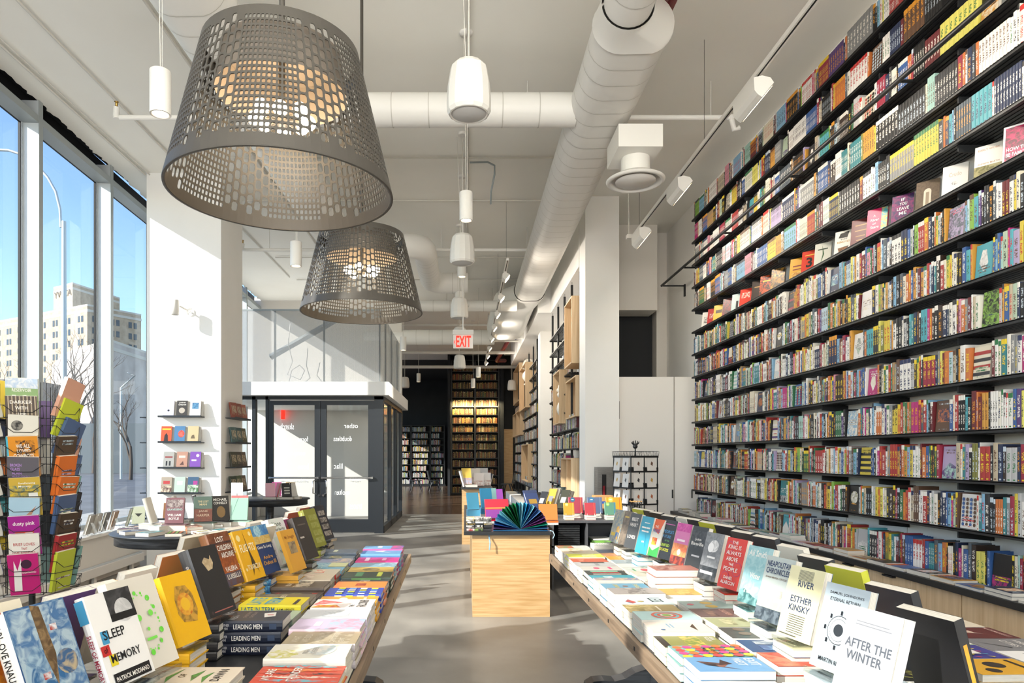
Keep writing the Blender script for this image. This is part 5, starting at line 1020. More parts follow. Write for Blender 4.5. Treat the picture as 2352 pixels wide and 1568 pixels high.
for nm, lst, lx in (('aisle', colB, -.02), ('inner', colA, -.285)):
    for i, (ly, n, T, spec, look) in enumerate(lst):
        x, y = wxy(XL, lx, ly); H = .235 if i % 3 else .228; W = .148
        pile(x, y, ZT + .001, PI / 2 + .0166, W, H, T, True, spec, n, look, 'of its pile', r=RT, seed=i)
# --- flat piles, wall-side table: fore-edge to the camera
def P_(bg, *a, **k): return S(bg, list(a), **k)
colC = [
 (-.22, 2, .024, P_('#ece8e4', ('r', .1, .1, .9, .9, '#e4dcd8', '#b8b4b0')), 'white paperback with grey sketch'),
 (-.08, 3, .024, P_('#6c9cc8', T2('EXIT', .1, .8, .6, .93, '#e4e8ec'), T2('WEST', .1, .62, .6, .75, '#e4e8ec'), ('p', [(.3, .1), (.5, .5), (.7, .4), (.9, .6), (.6, .2)], '#24242c', '#8c5c4c'), ('p', [(.2, .45), (.5, .55), (.6, .35)], '#3c2c2c')), 'sky blue paperback with a tumbling silhouette'),
 (.06, 3, .022, P_('#7cb0b0', *[('c', .15 + .24 * (j % 4), .1 + .14 * (j // 4), .11, ['#d84c8c', '#e8c83c', '#e8743c', '#d84c4c'][j % 4 if (j // 4) % 2 else (j + 2) % 4]) for j in range(28)], T2('Rules of', .3, .5, .75, .58, K_), T2('Magic', .35, .38, .7, .46, K_)), 'teal paperback covered in coloured balloons'),
 (.20, 2, .03, P_('#8c8c4c', ('r', .0, .4, 1, .7, '#d8b85c', '#7c8c3c'), ('r', 0, 0, 1, .12, '#2c2420'), T2('ANN', .1, .88, .35, .95, '#e8e4dc'), T2('NOLEN', .1, .8, .5, .87, '#e8e4dc')), 'mossy green paperback with a yellow house'),
 (.34, 3, .024, P_('#e4d8cc', ('p', [(.2, .8), (.5, .7), (.9, .75), (.5, .78)], '#4c3c2c'), ('r', .2, .4, .6, .43, '#8cb0c8'), ('r', .2, .34, .6, .37, '#8cb0c8'), ('c', .8, .2, .06, '#3c6c9c')), 'cream paperback with a brush stroke'),
 (.48, 3, .026, P_('#b8d8d8', ('c', .5, .5, .42, '#e0644c', 1), ('c', .5, .5, .34, '#78b8c0'), ('c', .5, .5, .26, '#e0644c'), ('c', .5, .5, .18, '#d8dcd8'), ('c', .5, .5, .12, '#8cb83c')), 'paperback with red and turquoise concentric swirls'),
 (.62, 3, .024, P_('#a8945c', ('r', 0, 0, 1, .5, '#8c7c44', '#c8b480'), ('r', .2, .6, .8, .64, '#e8e0c8')), 'ochre landscape paperback'),
 (.76, 3, .024, P_('#c8dce0', T2('LESS', .1, .6, .7, .85, '#2c3440'), ('p', [(.3, .2), (.7, .3), (.9, .2), (.6, .1)], '#c84c3c', '#3c4c6c'), ('c', .6, .4, .1, '#b8a86c')), 'ice blue paperback with bold dark title'),
 (.90, 3, .028, P_('#a49c98', ('r', 0, .3, 1, .7, '#b8b0a8', '#7c7470')), 'mauve grey paperback'),
 (1.04, 3, .026, P_('#6ca0bc', ('c', .5, .5, .1, '#8c5c3c'), T2('FIRE', .2, .7, .8, .8, '#d8c87c'), T2('SERMON', .2, .25, .8, .35, '#d8c87c')), 'blue paperback with gold title and brown seal'),
 (1.18, 3, .026, P_('#d8d4cc', ('r', 0, 0, .5, 1, '#7c84ac', '#c8b48c')), 'white paperback with violet photo edge'),
 (1.32, 3, .022, P_('#3c9cac', ('r', .2, .3, .8, .5, '#78bcc4', '#e0e8e4')), 'turquoise paperback'),
 (1.46, 3, .022, P_('#2c3430', ('r', .1, .15, .3, .85, '#8cc0a0'), ('r', .45, .15, .6, .85, '#d84c4c'), ('r', .75, .15, .9, .85, '#e8e0d0')), 'black paperback with bright blocks'),
 (1.60, 3, .022, P_('#c8c4bc', ('c', .5, .4, .2, '#c83c6c', .6), ('r', .2, .7, .8, .78, '#d84c7c')), 'pale paperback with a crimson flourish'),
 (1.74, 3, .022, P_('#b8b8b8', ('r', .0, .2, .3, .8, '#3c3c3c'), ('r', .4, .5, .9, .6, '#8c8c8c')), 'grey paperback with dark panel'),
 (1.88, 3, .022, P_('#c85c3c', ('r', .1, .2, .9, .4, '#e0886c', '#b84c2c')), 'brick red paperback'),
 (2.02, 3, .024, P_('#e0e44c', ('r', .0, .4, 1, .8, '#c8d03c', '#e8e8a8')), 'acid yellow paperback'),
 (2.16, 3, .024, P_('#d0c4ac', ('p', [(.1, .2), (.5, .6), (.9, .3)], '#8c7c54', '#c8b480')), 'sand coloured paperback'),
 (2.30, 3, .022, P_('#e8e0d0', ('r', .1, .3, .9, .7, '#d8a03c', '#e8e0d0')), 'cream paperback with orange scrawl'),
 (2.44, 3, .022, P_('#c8ccc8', ('r', .0, .0, 1, .5, '#6c8c5c', '#c85c3c')), 'floral paperback at the far aisle corner'),
]
colD = [
 (-.22, 2, .022, P_('#e8e8e8', T2('FRESHWATER', .1, .1, .95, .2, '#a83c4c'), ('c', .3, .6, .2, '#3c3c3c', 1, '#e8e8e8')), 'white paperback with ink drawing and red title'),
 (-.06, 3, .026, P_('#b8442c', T2('CENTER', .1, .6, .5, .75, '#e8d4b0'), T2('DINNER', .1, .35, .6, .5, '#e8d4b0'), ('p', [(0, .0), (1, 0), (1, .4), (.5, .3)], '#d87c5c', '#c8543c')), 'rust red paperback with cream title'),
 (.08, 3, .026, P_('#2c4c7c', T2('HAPPINESS', .3, .5, .95, .66, '#c8d0a8'), ('r', .1, .2, .4, .8, '#b8c0c8', '#4c6c8c'), ('r', .5, .2, .9, .4, '#3c5c94', '#6c94bc')), 'deep blue paperback with pale title'),
 (.24, 3, .026, P_('#4c5450', T2('MANHATTAN', .1, .7, .9, .8, '#c8bc7c'), T2('BEACH', .1, .55, .6, .65, '#c8bc7c'), ('c', .2, .3, .15, '#7c6c5c'), ('c', .6, .3, .15, '#7c6c5c')), 'slate paperback with gold capitals'),
 (.38, 3, .026, P_('#a8ac84', ('p', [(.1, .7), (.4, .9), (.5, .6), (.3, .5)], '#6c6c44'), ('r', .2, .2, .8, .4, '#c8c8a0', '#8c8c64')), 'faded green paperback with tree tops'),
 (.52, 3, .026, P_('#6c5450', T2('CHILDREN', .1, .5, .8, .6, '#c89c8c'), ('r', .1, .2, .9, .35, '#8c6c5c', '#4c3c3c')), 'plum brown paperback'),
 (.66, 3, .026, P_('#98b0ac', ('c', .3, .5, .18, '#c8a84c'), ('c', .75, .5, .18, '#c8a84c'), ('c', .5, .15, .1, '#c85c6c')), 'grey green paperback with gold medallions'),
 (.80, 2, .03, P_('#e4dcd4', ('r', .2, .5, .8, .8, '#9c948c', '#e4dcd4')), 'white paperback with pencil marks'),
 (.94, 3, .024, P_('#c49c3c', ('r', 0, .3, 1, .6, '#a87c2c', '#d8b45c')), 'golden brown paperback'),
 (1.08, 5, .03, P_('#b87c70', ('r', .1, .1, .9, .5, '#8c4c44', '#c8a498')), 'terracotta paperback on a tall pile'),
 (1.26, 3, .024, P_('#e0d8cc', ('r', .0, .2, 1, .5, '#c8b8a0', '#ece4d8')), 'ivory paperback'),
 (1.40, 3, .024, P_('#d0c8b4', ('p', [(.2, .2), (.8, .8), (.9, .4)], '#8c8468')), 'parchment coloured paperback'),
 (1.54, 3, .022, P_('#c8ccc4', ('c', .5, .5, .3, '#c83c4c', .5), ('r', .2, .2, .8, .25, '#4c9c5c')), 'paperback with red and green splashes'),
 (1.68, 3, .022, P_('#d8d4cc', ('r', .0, .5, 1, .7, '#3c6c5c', '#d8d4cc')), 'off white paperback with green band'),
 (1.82, 3, .022, P_('#98a8b0', ('r', .1, .3, .9, .8, '#b8c4c8', '#788890')), 'cool grey paperback'),
 (1.96, 3, .022, P_('#e89c2c', ('r', 0, .3, 1, .7, '#f0b85c', '#d8802c')), 'orange paperback'),
 (2.10, 3, .022, P_('#c88c5c', ('r', .2, .4, .8, .6, '#e8d4b8')), 'copper coloured paperback'),
 (2.24, 3, .022, P_('#4c5c7c', ('r', 0, .5, 1, 1, '#c89c6c', '#3c4c6c')), 'dusky blue paperback'),
 (2.40, 4, .022, P_('#e0e0dc', *[('r', .1, .1 + .08 * j, .9, .13 + .08 * j, '#a8a8a4') for j in range(9)]), 'white paperback printed with lines of type'),
]
for nm, lst, lx in (('aisle', colC, .02), ('inner', colD, .245)):
    for i, (ly, n, T, spec, look) in enumerate(lst):
        x, y = wxy(XR, lx, ly + .0); H = .20 + .008 * (i % 3); W = .132
        pile(x, y + W / 2, ZT + .001, -PI / 2 + .0166, W, H, T, False, spec, n, look, 'of its pile', r=RT, seed=i)
# right-hand half of the wall-side table: titles that face the book wall
colE = [
 (.05, 'yellow paperback with black heads', P_('#d8a42c', ('c', .4, .5, .2, '#2c2420'), ('c', .75, .3, .14, '#2c2420'), ('r', .1, .8, .7, .86, '#2c2420'))),
 (.20, 'indigo paperback with scattered coloured leaves', P_('#3c3c8c', *[('p', [(.1 + .2 * (j % 5), .1 + .2 * (j // 5)), (.2 + .2 * (j % 5), .16 + .2 * (j // 5)), (.16 + .2 * (j % 5), .2 + .2 * (j // 5))], ['#4ca8b8', '#d8c83c', '#c83c4c'][j % 3]) for j in range(20)], ('r', .25, .3, .75, .7, '#ece8e0'), T2('CORREGIDORA', .3, .5, .7, .56, '#3c3c5c'))),
 (.35, 'green and white paperback with a broad curve', P_('#6cb43c', ('p', [(0, 1), (1, 1), (1, .3), (.6, .7), (.3, .75), (0, .7)], '#ece8e4'))),
 (.50, 'white paperback with pink and blue letters', P_('#e4e0e8', T2('GOING', .1, .6, .9, .8, '#c85c9c'), T2('AWAY', .1, .3, .8, .5, '#5c7cc8'))),
 (.66, 'navy paperback with white circles and a red heart', P_('#3c4c64', ('c', .3, .3, .16, '#d83c44'), ('c', .6, .6, .2, '#e8ecec'), ('c', .6, .6, .17, '#3c4c64'), ('c', .8, .3, .14, '#e8ecec'))),
 (.82, 'cream paperback with red and teal shapes', P_('#ece4d0', ('p', [(.1, .2), (.5, .3), (.3, .6)], '#d84c3c'), ('p', [(.5, .5), (.9, .6), (.7, .9)], '#4c9c94'), ('c', .7, .25, .1, '#e8b83c')))]
colF = [(.13, 'white paperback with large black title', P_('#e8e8e8', T2('WOO', .1, .3, .9, .55, '#1c1c1c'))), (.28, 'grey paperback with white capitals', P_('#7c7c80', T2('VISIONS', .15, .7, .85, .8, '#e8e4e0'), T2('CITIES', .15, .5, .7, .6, '#e8e4e0'), ('p', [(.3, .1), (.8, .4), (.75, .42)], '#26262a'))),
 (.43, 'maroon paperback with pale hands', P_('#5c1f1f', ('p', [(.2, .3), (.5, .35), (.6, .6), (.5, .5), (.3, .5)], '#d0b8a8'), T2('MADEMOISELLE', .05, .85, .9, .92, '#d8b0a8'))), (.58, 'cream paperback with a brown portrait', P_('#e0d4c0', ('c', .5, .45, .3, '#6c5444', 1.1, '#b8a48c'), T2('Latter', .1, .8, .6, .9, '#4c3c5c')))]
for lst, lx in ((colE, .84), (colF, 1.06)):
    for i, (ly, look, spec) in enumerate(lst):
        x, y = wxy(XR, lx, ly); W, H = .145, .21
        pile(x, y + .0, ZT + .001, -PI / 2 + .0166, W, H, .022, False, spec, 2, look, 'of its pile', r=RT, seed=i)

# ================================================================ counters in the middle
def zat(py, Y): return CH - (py - VY) / F * Y
def xat(px, Y): return (px - VX) / F * Y
RR = random.Random(31)
t = thing('display_counter', (.41, 7.6, 0), 'oak fronted counter with black slab top in mid aisle', 'counter'); T = Matrix.Translation((-.41, -7.6, 0))
b = MB(); b.T = T; b.box((.066, 6.03, 0), (.75, 9.2, .725), M['oakh']); b.build('body', t)
b = MB(); b.T = T; b.box((-.01, 5.99, .725), (.76, 9.25, .755), M['black']); b.build('top', t)
b = MB(); b.T = T
for y in (7.1, 8.2): b.box((.063, y, .02), (.066, y + .004, .72), M['gasket'])
b.build('panel_gap', t)
t = thing('display_counter', (.2, 11.5, 0), 'taller oak counter with black top further up the aisle', 'counter'); T = Matrix.Translation((-.2, -11.5, 0))
b = MB(); b.T = T; b.box((-.05, 10.97, 0), (.42, 12.2, .89), M['oakh']); b.build('body', t)
b = MB(); b.T = T; b.box((-.06, 10.9, .89), (.44, 12.25, .92), M['black']); b.build('top', t)
# notebook desk
t = thing('notebook_desk', (1.4, 7.5, 0), 'dark grey desk with open cubbies carrying the bright notebooks', 'desk'); T = Matrix.Translation((-1.4, -7.5, 0))
b = MB(); b.T = T; b.box((.92, 7.2, .715), (1.98, 7.9, .74), M['gray_desk']); b.build('top', t)
b = MB(); b.T = T; b.box((.92, 7.22, 0), (.94, 7.9, .715), M['gray_desk']); b.box((1.28, 7.22, 0), (1.30, 7.9, .715), M['gray_desk']); b.box((1.95, 7.22, 0), (1.98, 7.9, .715), M['gray_desk']); b.box((.92, 7.88, 0), (1.98, 7.9, .715), M['gray_desk']); b.box((.92, 7.22, .45), (1.98, 7.9, .47), M['gray_desk']); b.build('carcass', t)
for j in range(9): b = MB(); b.box((.99, 7.26, .475 + .024 * j), (1.22, 7.5, .492 + .024 * j), M['blackm']); tag(b.build('letter_tray'), 'black tray %s from the bottom in the desk cubby' % nth(j + 1), 'tray', 'black trays in the desk cubby')
for i, (x, c, n) in enumerate(((1.36, '#7cb84c', 4), (1.64, '#d8d8d4', 7))):
    for q in range(n):
        b = MB(); b.obox((x + .1, 7.4, .48 + .017 * q), (.21, .26, .014), M['print'], rot=(0, 0, RR.uniform(-.15, .15)), col=L(c if q in (1, 2) or i else '#e4e4e0')); tag(b.build('bagged_magazine'), '%s magazine, %s from the bottom of the %s cubby pile' % ('green' if not i else 'grey', nth(q + 1), 'left' if not i else 'right'), 'magazine', 'magazines in the desk cubbies')
def notebook(px, py0, py1, pw, Y, c, band, label, yaw=0.1, zb=.775, seal=None):
    W = pw / F * Y; H = (py1 - py0) / F * Y
    if zb is None: zb = zat(py1, Y)
    spec = S(c, [('r', .84, 0, .88, 1, band)] + ([('c', .28, .85, .16, seal), ('r', .2, .83, .36, .87, '#f4f4f0')] if seal else []))
    ms = book_meshes(W, H, .014, spec, True, 1)
    x = xat(px, Y); place_book(ms, stand_M(Vector((x, Y, zb)), yaw, math.radians(12), W), 'standing_notebook', label, group='notebooks standing on the counters')
def wire_stand(x, Y, z, W, label):
    b = MB(); b.tube([(x - W / 3, Y - .03, z + .02), (x - W / 3, Y - .03, z), (x - W / 3, Y + .08, z + .002), (x - W / 3, Y + .03, z + .1)], .002, M['whitemet'], 5)
    b.tube([(x + W / 3, Y - .03, z + .02), (x + W / 3, Y - .03, z), (x + W / 3, Y + .08, z + .002), (x + W / 3, Y + .03, z + .1)], .002, M['whitemet'], 5); b.tube([(x - W / 3, Y + .03, z + .1), (x + W / 3, Y + .03, z + .1)], .002, M['whitemet'], 5)
    tag(b.build('wire_stand'), label, 'stand', 'white wire stands under the notebooks')
for px, p0, p1, pw, Y, c, bd, lab, se in ((1307, 1158, 1186, 24, 7.3, '#d69a2c', '#e8b86c', 'small yellow notebook in the front row of the grey desk', '#f0dc6c'), (1356, 1160, 1188, 25, 7.3, '#b83c48', '#e8744c', 'small red notebook in the front row of the grey desk', None),
        (1402, 1158, 1187, 26, 7.3, '#5c9078', '#3c6cc8', 'small green notebook with a blue band', '#9ccc5c'), (1323, 1146, 1183, 33, 7.5, '#a83c50', '#d8883c', 'tall crimson notebook in the back row of the grey desk', '#2c6c8c'),
        (1367, 1146, 1183, 34, 7.5, '#5c6c8c', '#7c98b8', 'tall slate blue notebook in the back row', '#3c7ca8'), (1411, 1144, 1181, 36, 7.5, '#dc9c2c', '#c8642c', 'tall yellow notebook in the back row', '#ecc85c')):
    notebook(px, p0, p1, pw, Y, c, bd, lab, seal=se, zb=.745 + .045)
    n = 2; x = xat(px, Y)
    for q in range(2):
        b = MB(); b.box((x - pw / F * Y * .42, Y - .05, .741 + .023 * q), (x + pw / F * Y * .42, Y + .1, .762 + .023 * q), M['paper']); b.box((x - pw / F * Y * .42, Y - .052, .741 + .023 * q), (x + pw / F * Y * .42, Y - .05, .744 + .023 * q), M['print'], L(c))
        tag(b.build('boxed_notebook'), '%s boxed notebook under the %s' % (['lower', 'upper'][q], ' '.join(lab.split()[:9])), 'notebook', 'boxed notebooks stacked on the grey desk')
    wire_stand(x, Y, .788, pw / F * Y, 'white wire stand under the ' + ' '.join(lab.split()[:8]))
# things on the near counter
t = thing('accordion_folder', (.50, 6.15, .757), 'fanned accordion folder in blues, greens and purples', 'folder')
cols = ['#1c3c8c', '#3c2c64', '#2c5cac', '#6cb4d8', '#2c8cc0', '#8cd0e0', '#1c6c4c', '#2c9c64', '#0c4c34', '#2c8c54', '#1c7c8c', '#a0dcec', '#2c9cc8', '#1c5c9c', '#7cc4dc', '#1c3464', '#5c8cc8', '#201c3c', '#5c3c74', '#6c2c64', '#1c8c74', '#1c5c8c']
b = MB(); n = len(cols); Rf = .245
for i in range(n):
    a0 = PI - PI * i / n; a1 = PI - PI * (i + 1) / n; am = (a0 + a1) / 2
    O = (0, 0, .004); p0 = (Rf * math.cos(a0), .05, .004 + Rf * math.sin(a0)); p1 = (Rf * math.cos(a1), .05, .004 + Rf * math.sin(a1)); pm = (Rf * math.cos(am), -.10, .004 + Rf * math.sin(am) * .98)
    b.add([O, p0, pm], [(0, 1, 2)], M['print'], L(cols[i])); b.add([O, pm, p1], [(0, 1, 2)], M['print'], L(cols[(i + 1) % n]))
b.build('pleats', t)
for s_ in (-1, 1):
    b = MB(); b.box((min(0, s_ * .25), -.1, 0), (max(0, s_ * .25), .06, .003), M['print'], L('#1c5c8c')); b.build('cover_board', t)
b = MB(); b.tube([(-.27, -.05, .0), (-.29, -.12, -.02), (-.28, -.16, -.1), (-.285, -.165, -.16)], .006, M['print'], 5, col=L('#8cb8d8')); b.build('ribbon', t)
b = MB(); b.tube([(.25, -.05, .0), (.275, -.13, .0), (.285, -.165, -.03), (.27, -.165, -.06)], .004, M['print'], 5, col=L('#a8c8dc')); b.build('ribbon', t)
for i, (px, p0, p1, pw, Y, c, lab, yw) in enumerate(((1087, 1131, 1170, 22, 6.9, '#58b4dc', 'bright cyan notebook leaning at the counter corner', .35), (1118, 1121, 1166, 22, 7.1, '#3c9ccc', 'blue notebook behind the cyan one', .35), (1128, 1121, 1150, 20, 7.25, '#7ca8a8', 'grey teal notebook peeping out beside the blue one', .3),
                    (1142, 1123, 1155, 22, 7.4, '#9c4cb0', 'violet notebook behind the red one', .3), (1142, 1146, 1190, 44, 6.75, '#c8203c', 'wide red and purple notebook before the violet one', .2), (1259, 1158, 1195, 33, 6.6, '#e8782c', 'orange notebook right of the fanned folder', .05))):
    W = pw / F * Y * 1.25; H = (p1 - p0) / F * Y; spec = S(c, [('r', 0, 0, 1, .45, '#8c3c9c'), ('r', 0, .5, 1, .56, '#e8a04c')] if 'wide red' in lab else [])
    ms = book_meshes(W, H, .02, spec, True, 2); zb = max(.80 if Y < 7.3 else .83, zat(p1, Y))
    for q in range(2):
        hb = (zb - .757) / 2 - .001; bb = MB(); x = xat(px, Y); bb.obox((x, Y + .03, .757 + hb * (q + .5) + .001 * q), (W * 1.05, .12, hb), M['print'], rot=(0, 0, .1), col=L(c if q else '#d8dcdc')); tag(bb.build('flat_notebook'), '%s flat notebook under the %s' % (['lower', 'upper'][q], ' '.join(lab.split()[:8])), 'notebook', 'notebooks lying under the standing ones')
    place_book(ms, stand_M(Vector((xat(px, Y), Y - .02, zb + .001)), yw, math.radians(15), W), 'standing_notebook', lab, group='notebooks standing on the counters')
r = random.Random(9)
for i in range(7):   # patterned small journals in three short stacks
    for j in range(3):
        x = .02 + .075 * j; bb = MB(); bb.obox((x + .03, 6.12 + .02 * (i % 2), .757 + .008 + .0165 * i), (.07, .11, .014), M['print'], rot=(0, 0, r.uniform(-.1, .1)), col=L(r.choice(['#e8e4dc', '#d8b43c', '#b83c3c', '#2c2c30', '#e8e4dc', '#7c9c4c'])), c2=L(r.choice(['#26262a', '#e8e4dc'])))
        tag(bb.build('pocket_journal'), 'patterned pocket journal, %s up in the %s short stack' % (nth(i + 1), ['left', 'middle', 'right'][j]), 'journal', 'patterned journals at the counter corner')
# leaning books behind (mid aisle), all on a low plinth
t = thing('low_plinth', (1.0, 9.6, 0), 'low dark plinth of art books beyond the notebooks', 'plinth'); b = MB(); b.box((-.22, -.9, 0), (.95, .04, .70), M['blackwood']); b.build('body', t); b = MB(); b.box((-.24, -.92, .70), (.97, .06, .73), M['black']); b.build('top', t)
r = random.Random(13)
for i, (px, py, c, W, H, yw, ln) in enumerate(((1190, 1172, '#4c5c8c', .2, .22, .5, 30), (1205, 1160, '#6c7cb0', .2, .24, .4, 25), (1180, 1160, '#3c3c40', .18, .2, -.4, 30), (1228, 1166, '#c8342c', .2, .14, .3, 60), (1240, 1150, '#2c2c30', .12, .24, -.9, 28), (1262, 1140, '#d8a83c', .14, .26, -.9, 22), (1270, 1150, '#d8d0bc', .14, .26, -.9, 22),
                                 (1280, 1155, '#2c342c', .14, .27, -.9, 25), (1290, 1158, '#3c3c2c', .14, .26, -.9, 25), (1250, 1165, '#26262a', .1, .22, .9, 30), (1300, 1165, '#4c4438', .15, .22, -.8, 25), (1215, 1150, '#242428', .1, .24, -.8, 20))):
    Y = 8.85 + (i % 4) * .22; ms = book_meshes(W, H, .022, S(c, [('r', .2, .3, .8, .6, r.choice(['#e4dccc', '#c8a04c', '#8c8c90']))]), True, i); x = min(1.72, max(.9, xat(px, Y)))
    place_book(ms, stand_M(Vector((x, Y, .735)), yw, math.radians(ln), W), 'art_book', '%s leaning art book, %s on the dark plinth' % (['blue', 'lavender', 'charcoal', 'scarlet', 'black', 'amber', 'bone', 'bottle green', 'khaki', 'jet', 'umber', 'ink'][i], nth(i + 1)), group='art books leaning on the dark plinth')
b = MB(); b.box((1.70, 8.9, .735), (1.95, 9.15, .9), M['card']); b.box((1.705, 8.898, .80), (1.945, 8.9, .83), M['print'], L('#3c5ca8')); tag(b.build('cardboard_carton'), 'small brown cardboard carton with a blue stripe', 'box')
# books on the far counter
for i, (px, py, c, W, H, yw, lab) in enumerate(((1073, 1106, '#e8c85c', .15, .27, .25, 'yellow and lilac'), (1060, 1104, '#e4e4e4', .14, .26, 1.1, 'white spined'), (1066, 1102, '#d8d8dc', .14, .26, 1.1, 'pale grey'), (1100, 1112, '#ece4e0', .16, .22, .05, 'white and red'), (1118, 1112, '#f0ece8', .14, .22, .05, 'plain white'), (1090, 1090, '#e0d8cc', .2, .26, .1, 'cream'), (1108, 1090, '#c8c8c8', .2, .26, .1, 'silver'), (1134, 1116, '#3c3c44', .14, .2, -1, 'black'))):
    Y = 11.0 + (i // 2) * .2; ms = book_meshes(W, H, .025, S(c, [('r', 0, 0, 1, .4, '#b0b8d0' if i == 0 else c, '#c8a49c')]), True, i); x = min(.40, max(.0, xat(px, Y)))
    place_book(ms, stand_M(Vector((x, Y, .96 if i in (0, 5, 6) else .925)), yw, math.radians(18), W), 'art_book', '%s book propped up on the taller oak counter' % lab, group='books propped up on the taller oak counter')
b = MB(); b.box((.0, 10.95, .922), (.2, 11.15, .955), M['paper']); b.box((-.002, 10.948, .950), (.202, 11.152, .957), M['print'], L('#dcdcd8')); tag(b.build('art_book'), 'flat white book under the yellow one on the taller counter', 'book')
# card spinner
t = thing('card_spinner', (2.12, 8.5, 0), 'black spinner rack of white illustrated cards topped by a small hand', 'rack'); T = Matrix.Rotation(.35, 4, 'Z')
b = MB(); b.T = T
for x in (-.19, 0, .19):
    for y in (-.19, .19): b.cyl((x, y, .25), (x, y, 1.42), .008, M['black'], 6)
b.box((-.2, -.2, 1.40), (.2, .2, 1.42), M['black']); b.box((-.2, -.2, .25), (.2, .2, .27), M['black']); b.cyl((0, 0, .03), (0, 0, .25), .02, M['black']); b.lathe([(.25, 0), (.25, .015), (.02, .04)], M['black'], n=24)
for z in [.42 + .2 * k for k in range(5)]:
    for s_ in (-1, 1): b.box((-.19, s_ * .2 - .004, z), (.19, s_ * .2 + .004, z + .06), M['black']); b.box((s_ * .2 - .004, -.19, z), (s_ * .2 + .004, .19, z + .06), M['black'])
b.build('frame', t)
b = MB(); b.T = T
for s_ in (-1, 1):
    for q in range(2): b.box((-.2, s_ * .2 - .002, 1.42 + .055 * q), (.2, s_ * .2 + .002, 1.425 + .055 * q), M['black']); b.box((s_ * .2 - .002, -.2, 1.42 + .055 * q), (s_ * .2 + .002, .2, 1.425 + .055 * q), M['black'])
    for k in range(17): b.cyl((-.2 + .025 * k, s_ * .2, 1.42), (-.19 + .025 * k - .01 * (k % 2), s_ * .2, 1.477), .002, M['black'], 4); b.cyl((s_ * .2, -.2 + .025 * k, 1.42), (s_ * .2, -.19 + .025 * k, 1.477), .002, M['black'], 4)
b.build('gallery', t)
b = MB(); b.T = T; b.cyl((0, 0, 1.42), (0, 0, 1.52), .008, M['black'], 8); b.sphere((0, 0, 1.54), .035, M['blackwood'], 10, 6, sc=(1, .6, .9))
for k in range(5): a = -1.0 + .5 * k; b.tube([(math.sin(a) * .02, 0, 1.555), (math.sin(a) * .06, 0, 1.585), (math.sin(a) * .055, -.01, 1.615 - abs(a) * .015)], .008, M['blackwood'], 6, rr=[.009, .008, .005])
b.build('hand_finial', t)
r = random.Random(3)
for face in range(4):
    for row in range(5):
        for cc_ in range(2):
            bb = MB(); bb.T = Matrix.Translation((2.12, 8.5, 0)) @ Matrix.Rotation(.35 + PI / 2 * face, 4, 'Z') @ Matrix.Translation((-.095 + .19 * cc_, -.212, .44 + .2 * row)) @ Matrix.Rotation(-.12, 4, 'X')
            bb.box((-.065, -.003, 0), (.065, .003, .165), M['print'], L('#efece8')); 
            c = r.choice(['#b8643c', '#6c4c3c', '#c8a04c', '#3c3c40']); bb.add([(x_ * .05, -.0035, .08 + z_ * .06) for x_, z_ in ((-.3, 0), (.2, -.4), (.4, .3), (0, .6))], [(0, 1, 2, 3)], M['print'], L(c))
            if face in (0, 3): tag(bb.build('greeting_card'), 'white card, %s row, %s column, %s side of the card spinner' % (['lowest', 'second lowest', 'middle', 'second highest', 'top'][row], ['first', 'second'][cc_], 'aisle' if face == 0 else 'window'), 'card', 'white cards on the card spinner')
# pens in a clear cup, small bag
t = thing('pen_cup', (1.86, 7.45, .74), 'clear cup packed with black and gold pencils', 'cup')
b = MB(); b.lathe([(.075, 0), (.085, .13)], M['acrylic'], n=20); b.lathe([(.001, .002), (.075, .002)], M['acrylic'], n=20); b.build('cup', t)
r = random.Random(4)
for k in range(26):
    a = r.uniform(0, 2 * PI); q = r.uniform(.01, .06); bb = MB(); bb.tube([(1.86 + q * math.cos(a), 7.45 + q * math.sin(a), .744), (1.86 + q * 1.3 * math.cos(a + .3), 7.45 + q * 1.3 * math.sin(a + .3), .744 + r.uniform(.15, .185))], .004, M['blackm'], 5); x_, y_ = 1.86 + q * 1.3 * math.cos(a + .3), 7.45 + q * 1.3 * math.sin(a + .3)
    bb.sphere((x_, y_, .925), .007, M['card'], 6, 4); tag(bb.build('pencil'), 'black pencil with a gold end in the clear cup', 'pencil', 'pencils in the clear cup')
b = MB(); b.obox((1.72, 7.42, .765), (.1, .12, .045), M['print'], rot=(.1, 0, .3), col=L('#dcdccc')); tag(b.build('pencil_case'), 'pale grey pencil case lying before the pencil cup', 'case')
b = MB(); b.obox((1.6, 7.3, .752), (.07, .09, .02), M['print'], rot=(0, 0, .3), col=L('#dcd82c')); tag(b.build('sticky_notes'), 'small yellow block beside the pale pencil case', 'notepad')
# steel fire cabinet on the column
t = thing('fire_hose_cabinet', (2.0, 9.69, .97), 'brushed steel fire extinguisher cabinet set in the white column', 'cabinet')
b = MB(); b.box((-.165, -.02, -.29), (.178, 0, .295), M['steel']); b.box((-.13, -.03, -.25), (.143, -.019, .26), M['steel']); b.build('door', t)
b = MB(); b.box((-.06, -.033, -.25), (.0, -.0305, .19), M['gasket']); b.box((-.05, -.034, -.25), (-.02, -.033, .03), M['red_pipe']); b.build('window_slot', t)
b = MB(); b.box((2.192, 9.72, 1.95), (2.2, 9.76, 2.2), M['black']); tag(b.build('door_closer'), 'black strip fixed to the column edge above the cabinets', 'bracket')

